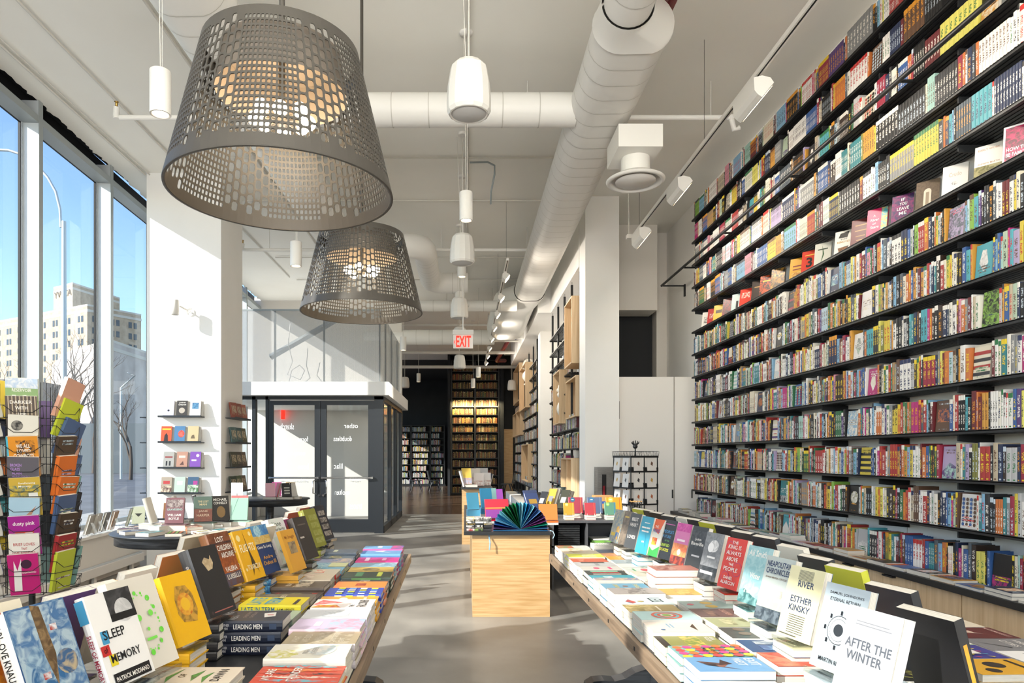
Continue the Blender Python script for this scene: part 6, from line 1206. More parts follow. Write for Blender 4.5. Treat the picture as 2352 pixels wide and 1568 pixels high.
# ---------------------------------------------------------------- pole shelving with oak boxes
def bust(x, y, z, s, label):
    t = thing('plaster_bust', (x, y, z), label, 'bust')
    b = MB(); b.lathe([(.09, 0), (.09, .02), (.05, .04), (.045, .09)], M['plaster_bust'], n=16)
    b.sphere((0, 0, .2), .15, M['plaster_bust'], 16, 10, sc=(.8, 1.15, .9)); b.sphere((.0, 0, .32), .07, M['plaster_bust'], 12, 8, sc=(.9, .9, 1.5)); b.build('chest', t)
    b = MB(); b.sphere((0, 0, .47), .1, M['plaster_bust'], 16, 12, sc=(1.05, .85, 1.25)); b.sphere((-.095, 0, .46), .022, M['plaster_bust'], 8, 6, sc=(1.2, .7, 1.4)); b.sphere((-.075, 0, .395), .04, M['plaster_bust'], 8, 6); b.sphere((-.085, 0, .42), .02, M['plaster_bust'], 8, 6, sc=(1, 1.6, .6))
    b.sphere((-.08, .035, .49), .02, M['plaster_bust'], 8, 6, sc=(1, 1.3, .6)); b.sphere((-.08, -.035, .49), .02, M['plaster_bust'], 8, 6, sc=(1, 1.3, .6)); b.sphere((0, .085, .46), .025, M['plaster_bust'], 8, 6, sc=(1, .5, 1.4)); b.sphere((0, -.085, .46), .025, M['plaster_bust'], 8, 6, sc=(1, .5, 1.4))
    for k in range(22): a = k * 2.4; q = .1 * math.sqrt(k / 22); b.sphere((.03 + q * math.cos(a), q * math.sin(a), .47 + .1 * math.sqrt(max(0, 1.3 - (q / .1) ** 2))), .028, M['plaster_bust'], 8, 5)
    b.build('head', t)
    for o in [t]: o.scale = (s, s, s)
def oak_box(x0, x1, y0, y1, z0, z1, label, div=False):
    t = thing('oak_box', ((x0 + x1) / 2, (y0 + y1) / 2, z0), label, 'box', 'open oak boxes hung on the black shelving'); b = MB(); b.T = Matrix.Translation((-(x0 + x1) / 2, -(y0 + y1) / 2, -z0)); q = .022
    b.box((x0, y0, z0), (x1, y0 + q, z1), M['oak']); b.box((x0, y1 - q, z0), (x1, y1, z1), M['oak']); b.box((x0, y0 + q, z0), (x1, y1 - q, z0 + q), M['oak']); b.box((x0, y0 + q, z1 - q), (x1, y1 - q, z1), M['oak']); b.box((x1 - q, y0 + q, z0 + q), (x1, y1 - q, z1 - q), M['oak'])
    b.build('case', t)
    if div: b = MB(); b.T = Matrix.Translation((-(x0 + x1) / 2, -(y0 + y1) / 2, -z0)); b.box((x0 + .01, (y0 + y1) / 2 - .01, z0 + q), (x1 - q, (y0 + y1) / 2 + .01, z1 - q), M['oak']); b.build('divider', t)
REAR = []
def shelving(name, y0, y1, ny, zs, label, ztop, rng, skip, uname):
    X0, X1 = 1.68, 1.93; t = thing('pole_shelving', (1.8, (y0 + y1) / 2, 0), label, 'shelving'); T = Matrix.Translation((-1.8, -(y0 + y1) / 2, 0))
    for i in range(ny):
        y = y0 + .05 + (y1 - y0 - .1) * i / (ny - 1)
        for x in (X0 + .06,) : b = MB(); b.T = T; b.box((x - .018, y - .018, .222), (x + .018, y + .018, ztop - .05), M['black']); b.cyl((x, y, ztop - .05), (x, y, ztop - .002), .012, M['chrome'], 8); b.build('pole', t)
    cnt = 0
    for k, z in enumerate(zs):
        segs = [(y0, y1)]
        for (a, c, s0, s1) in skip:
            if s0 - .05 < z < s1 - .02:
                new = []
                for p, q in segs:
                    if c <= p or a >= q: new.append((p, q)); continue
                    if a - p > .15: new.append((p, a - .02))
                    if q - c > .15: new.append((c + .02, q))
                segs = new
        for p, q in segs:
            b = MB(); b.T = T
            for j in range(6): b.box((X0 + .042 * j, p, z - .018), (X0 + .042 * j + .03, q, z), M['black'])
            for yy in (p + .06, q - .08): b.box((X0, yy, z - .035), (X1, yy + .015, z - .018), M['black'])
            b.build('shelf', t)
            if z < .5 or z > zs[-1] - .9: continue
            run = shelf_run(rng, p + .03 + rng.uniform(0, .2), q - .03 - rng.uniform(0, .3), z, hmin=.18, hmax=.26, tmin=.02, tmax=.045)
            for (y, W, H, Tt, cn, c2, kk) in run:
                hit = any(abs(y + Tt / 2 - (y0 + .05 + (y1 - y0 - .1) * i / (ny - 1))) < Tt / 2 + .019 for i in range(ny))
                REAR.append((k, p, y, X0 + (.085 if hit else .03), z + .0005, min(W, .13 if hit else .16), min(H, .24), Tt, cn, c2, kk, uname))
    return t
zs = [zat(780 + q / 3.73, 13.5) for q in (1250, 1135, 1000, 860, 730, 595, 460, 325, 185, 50)]
zs = [.30 + .31 * k for k in range(12)]
bx1 = [(10.25, 11.0, zat(832, 10.2), zat(677, 10.2)), (11.6, 12.4, zat(972, 11.6), zat(848, 11.6)), (10.25, 11.3, zat(955, 10.2), zat(860, 10.2)), (10.3, 11.4, zat(1145, 10.1), zat(1052, 10.1))]
t1 = shelving('a', 10.25, 13.6, 5, zs, 'black pole shelving with oak boxes between the two white columns', CH + 2.83, random.Random(41), bx1, 'nearer pole shelving')
for i, (a, c, z0, z1) in enumerate(bx1): oak_box(1.6 + (.06 if i == 2 else 0), 1.9, a, c, z0, z1, ['tall oak box hanging highest beside the near white column', 'tall oak box holding a plaster bust', 'oak box half hidden by the white column', 'divided oak box low on the nearer shelving'][i], i == 3)
bust(1.76, 12.0, bx1[1][2] + .025, 1.25, 'white plaster bust in profile inside the nearer oak box')
bx2 = [(17.9, 19.9, zat(935, 17.9), zat(831, 17.9)), (20.2, 22.6, zat(918, 20.2), zat(832, 20.2)), (19.9, 22.9, zat(998, 19.9), zat(940, 19.9)), (17.4, 19.4, zat(1108, 17.4), zat(1019, 17.4))]
shelving('b', 16.1, 23.4, 7, zs, 'black pole shelving with oak boxes beyond the second white column', CH + 2.83, random.Random(43), bx2, 'further pole shelving')
for i, (a, c, z0, z1) in enumerate(bx2): oak_box(1.6 - (.02 * (i == 0)), 1.9, a, c, z0, z1, ['large oak box with a bust on the further shelving', 'plain oak box highest on the further shelving', 'wide divided oak box at mid height on the further shelving', 'narrow looking oak box low on the further shelving'][i], i == 2)
bust(1.74, 19.0, bx2[0][2] + .7, 1.2, 'white plaster bust in the large far oak box')
b = MB(); b.box((1.70, 16.2, 0), (1.76, 16.26, 4.2), M['black']); tag(b.build('black_post'), 'single thick black post before the further shelving', 'post')
b = MB(); b.box((1.4, 16.1, 0), (2.19, 23.4, .22), M['white']); tag(b.build('white_bench'), 'low white bench under the further pole shelving', 'bench')
b = MB(); b.box((1.45, 10.3, 0), (2.19, 13.6, .22), M['gray_desk']); tag(b.build('grey_bench'), 'low grey bench under the nearer pole shelving', 'bench')

rest = MB(); cnt = {}
REAR.sort(key=lambda a: a[2])
for i, (k, p, y, x, z, W, H, Tt, cn, c2, kk, un) in enumerate(REAR):
    if i < 280:
        cnt[(un, k)] = cnt.get((un, k), 0) + 1; b = MB(); spine_book(b, W, H, Tt, cn[1], c2, kk)
        o = b.build('rear_shelf_book', label='%s book, %s from near end, %s shelf up the %s' % (cn[0], nth(cnt[(un, k)]), nth(k + 1), un), cat='book', group='books on the ' + un); o.location = (x, y, z)
    else: rest.T = Matrix.Translation((x, y, z)); spine_book(rest, W, H, Tt, cn[1], c2, kk)
rest.T = None; tag(rest.build('rear_shelf_books'), 'further rows of mixed book spines on the black pole shelving', 'books', kind='stuff')
# ---------------------------------------------------------------- rear room
def bookcase(x0, bays, y, zs, zt, label, depth=.28):
    t = thing('bookcase', ((x0 + bays[-1]) / 2, y, 0), label, 'bookcase'); T = Matrix.Translation((-(x0 + bays[-1]) / 2, -y, 0)); xs = [x0] + bays
    b = MB(); b.T = T; b.box((x0 - .06, y, 0), (bays[-1] + .06, y + depth + .02, .07), M['blackm'])
    for x in xs: b.box((x - .03, y, .07), (x + .03, y + depth, zt), M['black'])
    b.box((x0, y + depth - .01, .07), (bays[-1], y + depth, zt), M['blackm']); b.box((x0 - .03, y, zt), (bays[-1] + .03, y + depth, zt + .03), M['black']); b.build('carcass', t)
    for z in zs: b = MB(); b.T = T; b.box((x0 + .03, y + .01, z - .025), (bays[-1] - .03, y + depth - .011, z), M['black']); b.build('shelf', t)
    return t
TY = 24.6; tz = [.10 + .3125 * k for k in range(15)]
bookcase(-.49, [.365, 1.22], TY, tz, 4.85, 'towering black bookcase of antique books in the rear room', .4)
for x0, x1 in ((-.62, -.52), (1.25, 1.5)):
    pass
b = MB(); b.box((-.62, 24.3, 0), (-.53, 25.1, CZ), M['blackwall']); b.box((1.27, 24.55, 0), (1.4, 25.1, CZ), M['blackwall']); struct('wall_rear_pier', b)
def front_books(r, x0, x1, z, y, pal, hmin, hmax, tmin, tmax):
    out = []; x = x0
    while True:
        T = r.uniform(tmin, tmax)
        if x + T > x1: break
        c = r.choice(pal) if pal is OLD else pick(r); out.append((x, T, r.uniform(hmin, hmax), c, r.choice(['#c9a24a', '#d8c48a', '#2a1c14']) if pal is OLD else contrast(c[1], r), r.randrange(1, 97))); x += T + .001
    return out
RB = Matrix.Rotation(-PI / 2, 4, 'Z')    # turns a spine facing -x towards the camera
stuffm = MB(); r = random.Random(61); q = 0
def rb(b, x, y, z, T, H, c, c2, k): b.T = Matrix.Translation((x, y, z)) @ Matrix.Rotation(PI / 2, 4, 'Z') @ Matrix.Translation((0, -T, 0)); spine_book(b, .16, H, T, c[1], c2, k)
for k, z in enumerate(tz):
    for bay, (xa, xb) in enumerate(((-.45, .33), (.40, 1.18))):
        lst = front_books(r, xa, xb - r.uniform(0, .05), z, TY, OLD, .19, .235, .018, .034); cnt = 0
        for (x, T, H, c, c2, kk) in lst:
            if 8 <= k <= 11:
                cnt += 1; bb = MB(); rb(bb, x, TY + .06, z + .0005, T, H, c, c2, kk)
                tag(bb.build('antique_book'), 'old %s book, %s along the %s shelf, %s bay of tall bookcase' % (c[0], nth(cnt), nth(k + 1), ['first', 'second'][bay]), 'book', 'antique books in the towering bookcase')
            else: rb(stuffm, x, TY + .06, z + .0005, T, H, c, c2, kk)
stuffm.T = None; tag(stuffm.build('antique_books'), 'rows of dark antique book spines filling the towering black bookcase', 'books', kind='stuff')
b = MB(); zl = tz[10] - .035
for xa, xb in ((-.45, .33), (.40, 1.18)): b.box((xa, TY + .01, zl), (xb, TY + .03, zl + .006), mat('warm strip', '#ffe0a0', .5, emit='#ffc860', es=9))
tag(b.build('strip_light'), 'warm light strip glowing under a shelf of the towering bookcase', 'lamp')
for x in (-.05, .8):
    l = bpy.data.lights.new('strip', 'AREA'); l.shape = 'RECTANGLE'; l.size = .8; l.size_y = .05; l.energy = 14; l.color = (1, .8, .45); lo = bpy.data.objects.new('strip_glow', l); COL.objects.link(lo); lo.location = (x, TY - .25, zl + .1); lo.rotation_euler = Vector((0, .5, -.9)).to_track_quat('-Z', 'Y').to_euler()
LY = 32.4; lz = [.10 + .31 * k for k in range(9)]
bookcase(-3.9, [-2.56, -1.65, -.98], LY, lz, 2.85, 'low black bookcase of bright books at the far end')
stuffm = MB()
for k, z in enumerate(lz):
    for xa, xb in ((-3.86, -2.6), (-2.52, -1.69), (-1.61, -1.02)):
        for (x, T, H, c, c2, kk) in front_books(r, xa, xb - r.uniform(0, .2), z, LY, PAL, .19, .24, .018, .034): rb(stuffm, x, LY + .04, z + .0005, T, H, c, c2, kk)
stuffm.T = None; tag(stuffm.build('case_books'), 'rows of bright book spines filling the low black bookcase', 'books', kind='stuff')
b = MB(); b.box((1.42, 24.9, 0), (1.75, 24.98, 2.4), M['oakh']); tag(b.build('wood_panel'), 'brown wooden panel beside the towering bookcase', 'panel')
CHM = {}
def chair(x, y, rz, label):
    t = thing('wooden_chair', (x, y, 0), label, 'chair', 'dark chairs in the rear room', rz)
    def part(nm, f):
        if nm not in CHM: b = MB(); f(b); CHM[nm] = b.mesh(nm)
        link(nm.rstrip('0123456789'), CHM[nm], t)
    part('seat', lambda b: b.prism([(-.22, -.2), (.22, -.2), (.24, .0), (.2, .22), (-.2, .22), (-.24, 0)], .43, .455, M['blackwood']))
    part('backrest', lambda b: b.obox((0, .25, .66), (.4, .022, .36), M['blackwood'], rot=(-.22, 0, 0)))
    for i, (sx, sy) in enumerate(((-1, -1), (1, -1), (-1, 1), (1, 1))): part('leg%d' % i, lambda b, sx=sx, sy=sy: b.tube([(sx * .13, sy * .1, .43), (sx * .24, sy * .24, 0)], .018, M['blackwood'], 6, rr=[.028, .014]))
chair(-1.95, 27.3, 1.75, 'dark wooden chair further from the black pier by the low bookcase'); chair(-1.22, 27.3, 1.75, 'dark wooden chair closer to the black pier by the low bookcase'); chair(1.5, 24.0, -1.9, 'dark wooden chair in front of the brown panel')

# ================================================================ window side: column shelves, round tables, sill, book spinner
CFY = 8.9; levels = [1.931, 1.60, 1.27, .943, .608]
CB = [[('#c8c8dc', 'lilac paperback with a small beetle', [('c', .5, .35, .1, '#26262c')]), ('#3c3834', 'dark paperback with a portrait', [('c', .5, .35, .28, '#b8b0a4'), T2('JANE', .2, .8, .8, .9), T2('GARDAM', .15, .68, .85, .77)]), ('#e8e8ea', 'white paperback with a blue picture', [('r', .2, .45, .8, .85, '#2c5c8c', '#5c94b8')])],
      [('#c8542c', 'orange paperback with a dark figure', [('r', .1, .75, .9, .85, '#e8c83c'), ('p', [(.3, 0), (.7, 0), (.65, .4), (.5, .55), (.35, .4)], '#2c1c1c')]), ('#4c7ca8', 'blue paperback with red hair', [('c', .65, .5, .3, '#b8342c', 1.2, '#d86c5c')]), ('#c8b890', 'sand paperback with a rider', [('p', [(.3, .2), (.7, .2), (.6, .45), (.4, .4)], '#6c5c44')])],
      [('#a8a8a4', 'grey paperback with two walking figures', [('r', .15, .6, .85, .7, '#8c3c3c'), ('r', .25, .1, .4, .4, '#26262a'), ('r', .55, .1, .7, .4, '#26262a')]), ('#b88c78', 'salmon paperback with a horseman', [('r', .2, .6, .8, .75, '#e4d4c4'), ('p', [(.3, .15), (.7, .15), (.6, .4)], '#5c3c34')]), ('#7c4cac', 'violet paperback', [('r', .15, .4, .6, .5, '#e4d8ec'), ('c', .7, .75, .15, '#d8c8e4')])],
      [('#a89c8c', 'crowded photograph paperback', [('r', .2, .55, .8, .75, '#b83c3c'), ('r', 0, 0, 1, .45, '#5c3c34', '#d8c8b0')]), ('#b8ccc0', 'pale green paperback', [('r', .25, .5, .75, .75, '#dce4d8')]), ('#3c5c7c', 'leafy blue and green paperback', [('r', 0, 0, 1, .5, '#3c6c3c', '#c8d8c8'), ('r', .5, .5, .9, .75, '#a83c8c')])],
      [('#8c5c34', 'brown woodgrain paperback', [('c', .5, .5, .35, '#5c3c24', 1, '#a87c4c')])]]
for k, z in enumerate(levels):
    b = MB(); b.box((-3.95, CFY - .13, z - .012), (-3.394, CFY - .002, z), M['frame']); b.box((-3.95, CFY - .13, z), (-3.394, CFY - .125, z + .012), M['frame']); tag(b.build('column_shelf'), 'small dark ledge on the sunlit column face, %s from the top' % nth(k + 1), 'shelf', 'dark ledges on the sunlit column face')
    for j, (c, look, art) in enumerate(CB[k]):
        ms = book_meshes(.135, .205, .02, S(c, art), False, j + 10 * k); x = -3.82 + .172 * j - (.0 if k % 2 == 0 else .03)
        place_book(ms, stand_M(Vector((x, CFY - .10, z + .002)), .08, math.radians(12), .135), 'ledge_paperback', look + ' on a column ledge', group='paperbacks on the sunlit column ledges')
        if k < 4: ms2 = book_meshes(.135, .2, .015, S('#d8d4cc'), False, 99); place_book(ms2, stand_M(Vector((x + .02, CFY - .075, z + .002)), .08, math.radians(12), .135), 'ledge_paperback', 'spare copy behind the ' + look, group='paperbacks on the sunlit column ledges')
    if k < 4:
        b = MB(); b.box((-3.178, 9.05, z - .012), (-3.04, 9.7, z), M['frame']); b.box((-3.045, 9.05, z), (-3.04, 9.7, z + .012), M['frame']); tag(b.build('column_shelf'), 'small dark ledge on the shaded column side, %s from the top' % nth(k + 1), 'shelf', 'dark ledges on the shaded column side')
        for j in range(3):
            c = [['#8c3c24', '#7c3420', '#a04c2c'], ['#3c5c5c', '#2c4c4c', '#4c4c2c'], ['#3c3c2c', '#3c342c', '#5c4c3c'], ['#2c3c2c', '#4c5c3c', '#6c5c4c']][k][j]
            ms = book_meshes(.135, .205, .022, S(c, [('r', .15, .2, .85, .8, c, '#b8a88c')]), True, j); Mx = stand_M(Vector((-3.10, 9.16 + .19 * j, z + .002)), math.radians(72), math.radians(10), .135)
            place_book(ms, Mx, 'ledge_hardcover', '%s hardcover, %s from front, %s ledge down the shaded column side' % (['rust', 'teal', 'olive', 'moss'][k], nth(j + 1), nth(k + 1)), group='hardcovers on the shaded column ledges')
    b = MB(); yy = 8.9; b.box((-4.24, yy - .0, z - .012), (-4.152, yy + .5, z), M['frame']); tag(b.build('column_shelf'), 'dark ledge end on the window side of the column, %s down' % nth(k + 1), 'shelf', 'dark ledges on the window side of the column')
# round tables
def round_table(x, y, R, label):
    t = thing('round_table', (x, y, 0), label, 'table')
    b = MB(); b.lathe([(.001, ZT), (R, ZT), (R + .01, ZT - .008), (R, ZT - .02), (R - .03, ZT - .022)], M['blackwood'], n=64); b.build('table_top', t)
    b = MB(); b.lathe([(R - .03, ZT - .022), (R - .03, ZT - .10), (R - .06, ZT - .10), (R - .06, ZT - .022)], M['blackwood'], n=64); b.build('apron', t)
    b = MB(); b.lathe([(.12, ZT - .03), (.06, ZT - .1), (.05, ZT - .3), (.08, .35), (.09, .2), (.05, .14)], M['blackwood'], n=20)
    b.build('pedestal', t)
    for k in range(3): a = 2 * PI * k / 3 + .5; b = MB(); b.tube([(0, 0, .2), (.15 * math.cos(a), .15 * math.sin(a), .18), (.32 * math.cos(a), .32 * math.sin(a), .04), (.4 * math.cos(a), .4 * math.sin(a), .02)], .03, M['blackwood'], 8); b.build('foot', t)
round_table(-2.5, 6.1, .6, 'black round table piled with paperbacks near the window sill'); round_table(-3.05, 10.7, .6, 'smaller looking black round table beyond the sunlit column')
r = random.Random(15)
k = 0
for ring, n, W, H in ((.46, 13, .13, .2), (.26, 6, .13, .2)):
    for i in range(n):
        a = 2 * PI * i / n + .1; spec, cn, pat = rand_spec(r); T = r.uniform(.02, .035); k += 1
        if i % 3 == 0: spec['sp'] = '#e4e0d8'
        ox, oy = -2.5 + (ring + H / 2 - .02) * math.cos(a), 6.1 + (ring + H / 2 - .02) * math.sin(a)
        # foot of the book to the table rim
        nn = 1 if ring > .4 else 2
        ms = book_meshes(W, H, T, spec, False, i)
        for q in range(nn):
            Mx = Matrix.Translation((ox, oy, ZT + .001 + q * (T + .001))) @ Matrix.Rotation(a + PI / 2, 4, 'Z') @ Matrix.Translation((-W / 2, 0, 0))
            place_book(ms, Mx, 'round_table_book', '%s paperback %s, %s around the near round table%s' % (cn, pat.replace('with ', 'with '), nth(k), ', upper copy' if q else ''), group='paperbacks around the near round table')
RTB = [(-2.73, 5.95, 'white page edged hardcover turned away on the round table', S('#dcd8cc'), PI * .55, .15), (-2.5, 5.88, 'dusky red and teal novel with white capitals on the round table', S('#7c5058', [('r', .05, .62, .95, .92, '#a89c98', '#5c4448'), T2('GRAVESEND', .08, .5, .92, .58, '#9cc8c0'), T2('WILLIAM', .12, .28, .86, .37), T2('BOYLE', .2, .14, .75, .23)]), .15, .15),
       (-2.32, 6.05, 'green fading to rust novel behind it on the round table', S('#4c6458', [('r', 0, 0, 1, .5, '#8c4428', '#7c3c24'), T2('THE LOST', .2, .76, .8, .84, '#c8b88c'), T2('MAN', .3, .64, .7, .72, '#c8b88c'), T2('JANE', .25, .36, .75, .45, '#e4c8a8'), T2('HARPER', .15, .2, .85, .3, '#e4c8a8')]), .35, .25), (-2.2, 6.15, 'black novel with a gold medallion on the round table', S('#1f1d1c', [T2('MICHAEL', .1, .8, .9, .9), T2('CONNELLY', .1, .66, .9, .76), ('c', .5, .35, .25, '#8c6c3c', 1.4)]), .6, .2), (-2.05, 6.2, 'mint green novel in a clear stand on the round table', S('#9cc4b4', [('r', 0, .9, 1, 1, '#d86c6c'), ('p', [(.4, .9), (.42, .9), (.1, .2), (.08, .2)], '#4c8474')]), .1, .2),
       (-2.62, 6.25, 'grey hardcover leaning in the middle of the round table', S('#b8b4a8'), PI * .6, .3), (-2.5, 6.4, 'striped dark hardcover at the back of the round table', S('#4c4848', [('r', .4, 0, .6, 1, '#d8d4cc')]), PI * .65, .25)]
for i, (x, y, lab, spec, yw, zz) in enumerate(RTB):
    ms = book_meshes(.15, .225, .03, spec, True, i); zb = ZT + .075
    b = MB(); b.box((x - .1, y - .03, ZT + .002 + .0), (x + .1, y + .07, ZT + .07), M['paper']); b.box((x - .102, y - .032, ZT + .066), (x + .102, y + .072, ZT + .0725), M['print'], L(spec['bg'])); tag(b.build('round_table_book'), 'thick flat book under the ' + ' '.join(lab.split()[:9]), 'book', 'thick books under the standing ones on the round table')
    place_book(ms, stand_M(Vector((x, y, zb)), yw, math.radians(15), .15), 'standing_hardcover', lab, group='books standing on the near round table')
t = thing('sign_holder', (-2.12, 6.35, ZT + .072), 'small blank white card on a black wire stem', 'sign')
b = MB(); b.cyl((0, 0, 0), (0, 0, .24), .0035, M['wire'], 6); b.lathe([(.001, .002), (.04, .002), (.04, 0)], M['wire'], n=12); b.build('stem', t); b = MB(); b.box((-.055, -.002, .22), (.055, 0, .34), M['print'], L('#f0eeea')); b.build('card', t)
for i, (x, y, c, yw, lab) in enumerate(((-2.95, 10.35, '#e8b0c0', .3, 'pink'), (-2.86, 10.4, '#d0342c', -.9, 'scarlet'), (-2.70, 10.35, '#26262a', .5, 'black lettered'), (-2.72, 10.65, '#c8a04c', .2, 'gold'), (-2.95, 10.7, '#b84c8c', .2, 'magenta'), (-2.62, 10.45, '#e4e4e0', 1.2, 'white'))):
    ms = book_meshes(.14, .21, .025, S(c, [('r', .2, .2 + .2 * q, .8, .3 + .2 * q, '#c8c8c0') for q in range(3)] if i == 2 else []), True, i); place_book(ms, stand_M(Vector((x, y, ZT + .04)), yw, math.radians(14), .14), 'standing_hardcover', lab + ' book standing on the round table beyond the column', group='books standing on the far round table')
    b = MB(); b.obox((x, y + .02, ZT + .0205), (.2, .14, .035), M['paper']); b.obox((x, y + .02, ZT + .0385), (.2, .14, .002), M['print'], col=L(c)); tag(b.build('round_table_book'), 'flat book under the %s one beyond the column' % lab, 'book', 'flat books on the far round table')
# books and clear stands on the window sill
for i, (px, Y, c, yw, lab) in enumerate(((0, 7.6, '#b8b0a4', -1.4, 'first page-edge-on book leaning on the window sill'), (0, 7.76, '#c8c0b4', -1.4, 'second page-edge-on book leaning on the window sill'), (0, 7.93, '#3c3434', -1.4, 'dark jacketed book leaning third along the sill'), (0, 8.12, '#a8744c', -1.4, 'copper jacketed book leaning fourth along the sill'), (0, 8.5, '#6c7c3c', -1.2, 'green book in a stand near the far sill end'), (0, 8.78, '#c8ccb0', .3, 'pale green butterfly book facing in at the sill end'))):
    x = -4.2; ms = book_meshes(.15, .225, .028, S(c, [('p', [(.2, .6), (.8, .6), (.5, .4)], '#3c3c38')] if 'butterfly' in lab else []), True, i)
    place_book(ms, stand_M(Vector((x, Y, .545)), yw, math.radians(16), .15), 'sill_book', lab, group='books along the window sill')
    stand(Vector((x, Y, .534)), yw, math.radians(16), 'clear stand under the ' + ' '.join(lab.split()[:8]))

# book spinner
SXc, SYc = -2.27, 3.58
t = thing('book_spinner', (SXc, SYc, 0), 'tall black wire spinner packed with paperbacks by the window', 'rack')
b = MB(); b.cyl((0, 0, .02), (0, 0, 1.74), .016, M['wire'], 12); b.build('pole', t)
b = MB(); b.lathe([(.001, .03), (.2, .02), (.22, 0)], M['wire'], n=32); b.build('base', t)
NZ = 10; Z0 = .73; PZ = .0985; RS = .19; NF = 6; YAW0 = math.radians(22)
for f in range(NF):
    b = MB(); b.T = Matrix.Rotation(YAW0 + f * PI / 3, 4, 'Z')
    for x in (-.085, 0, .085): b.cyl((x, -.12, Z0 - .01), (x, -.12, Z0 + NZ * PZ + .08), .0022, M['wire'], 5)
    for k in range(NZ):
        z = Z0 + PZ * k; b.tube([(-.085, -.12, z + .06), (-.085, -RS - .02, z + .055), (-.085, -RS - .01, z - .005), (-.085, -.12, z - .005)], .0018, M['wire'], 5); b.tube([(.085, -.12, z + .06), (.085, -RS - .02, z + .055), (.085, -RS - .01, z - .005), (.085, -.12, z - .005)], .0018, M['wire'], 5)
        b.tube([(-.085, -RS - .02, z + .055), (-.04, -RS - .025, z + .02), (.04, -RS - .025, z + .02), (.085, -RS - .02, z + .055)], .0018, M['wire'], 5); b.tube([(-.085, -RS - .01, z - .005), (.085, -RS - .01, z - .005)], .0018, M['wire'], 5)
    b.build('pocket_panel', t)
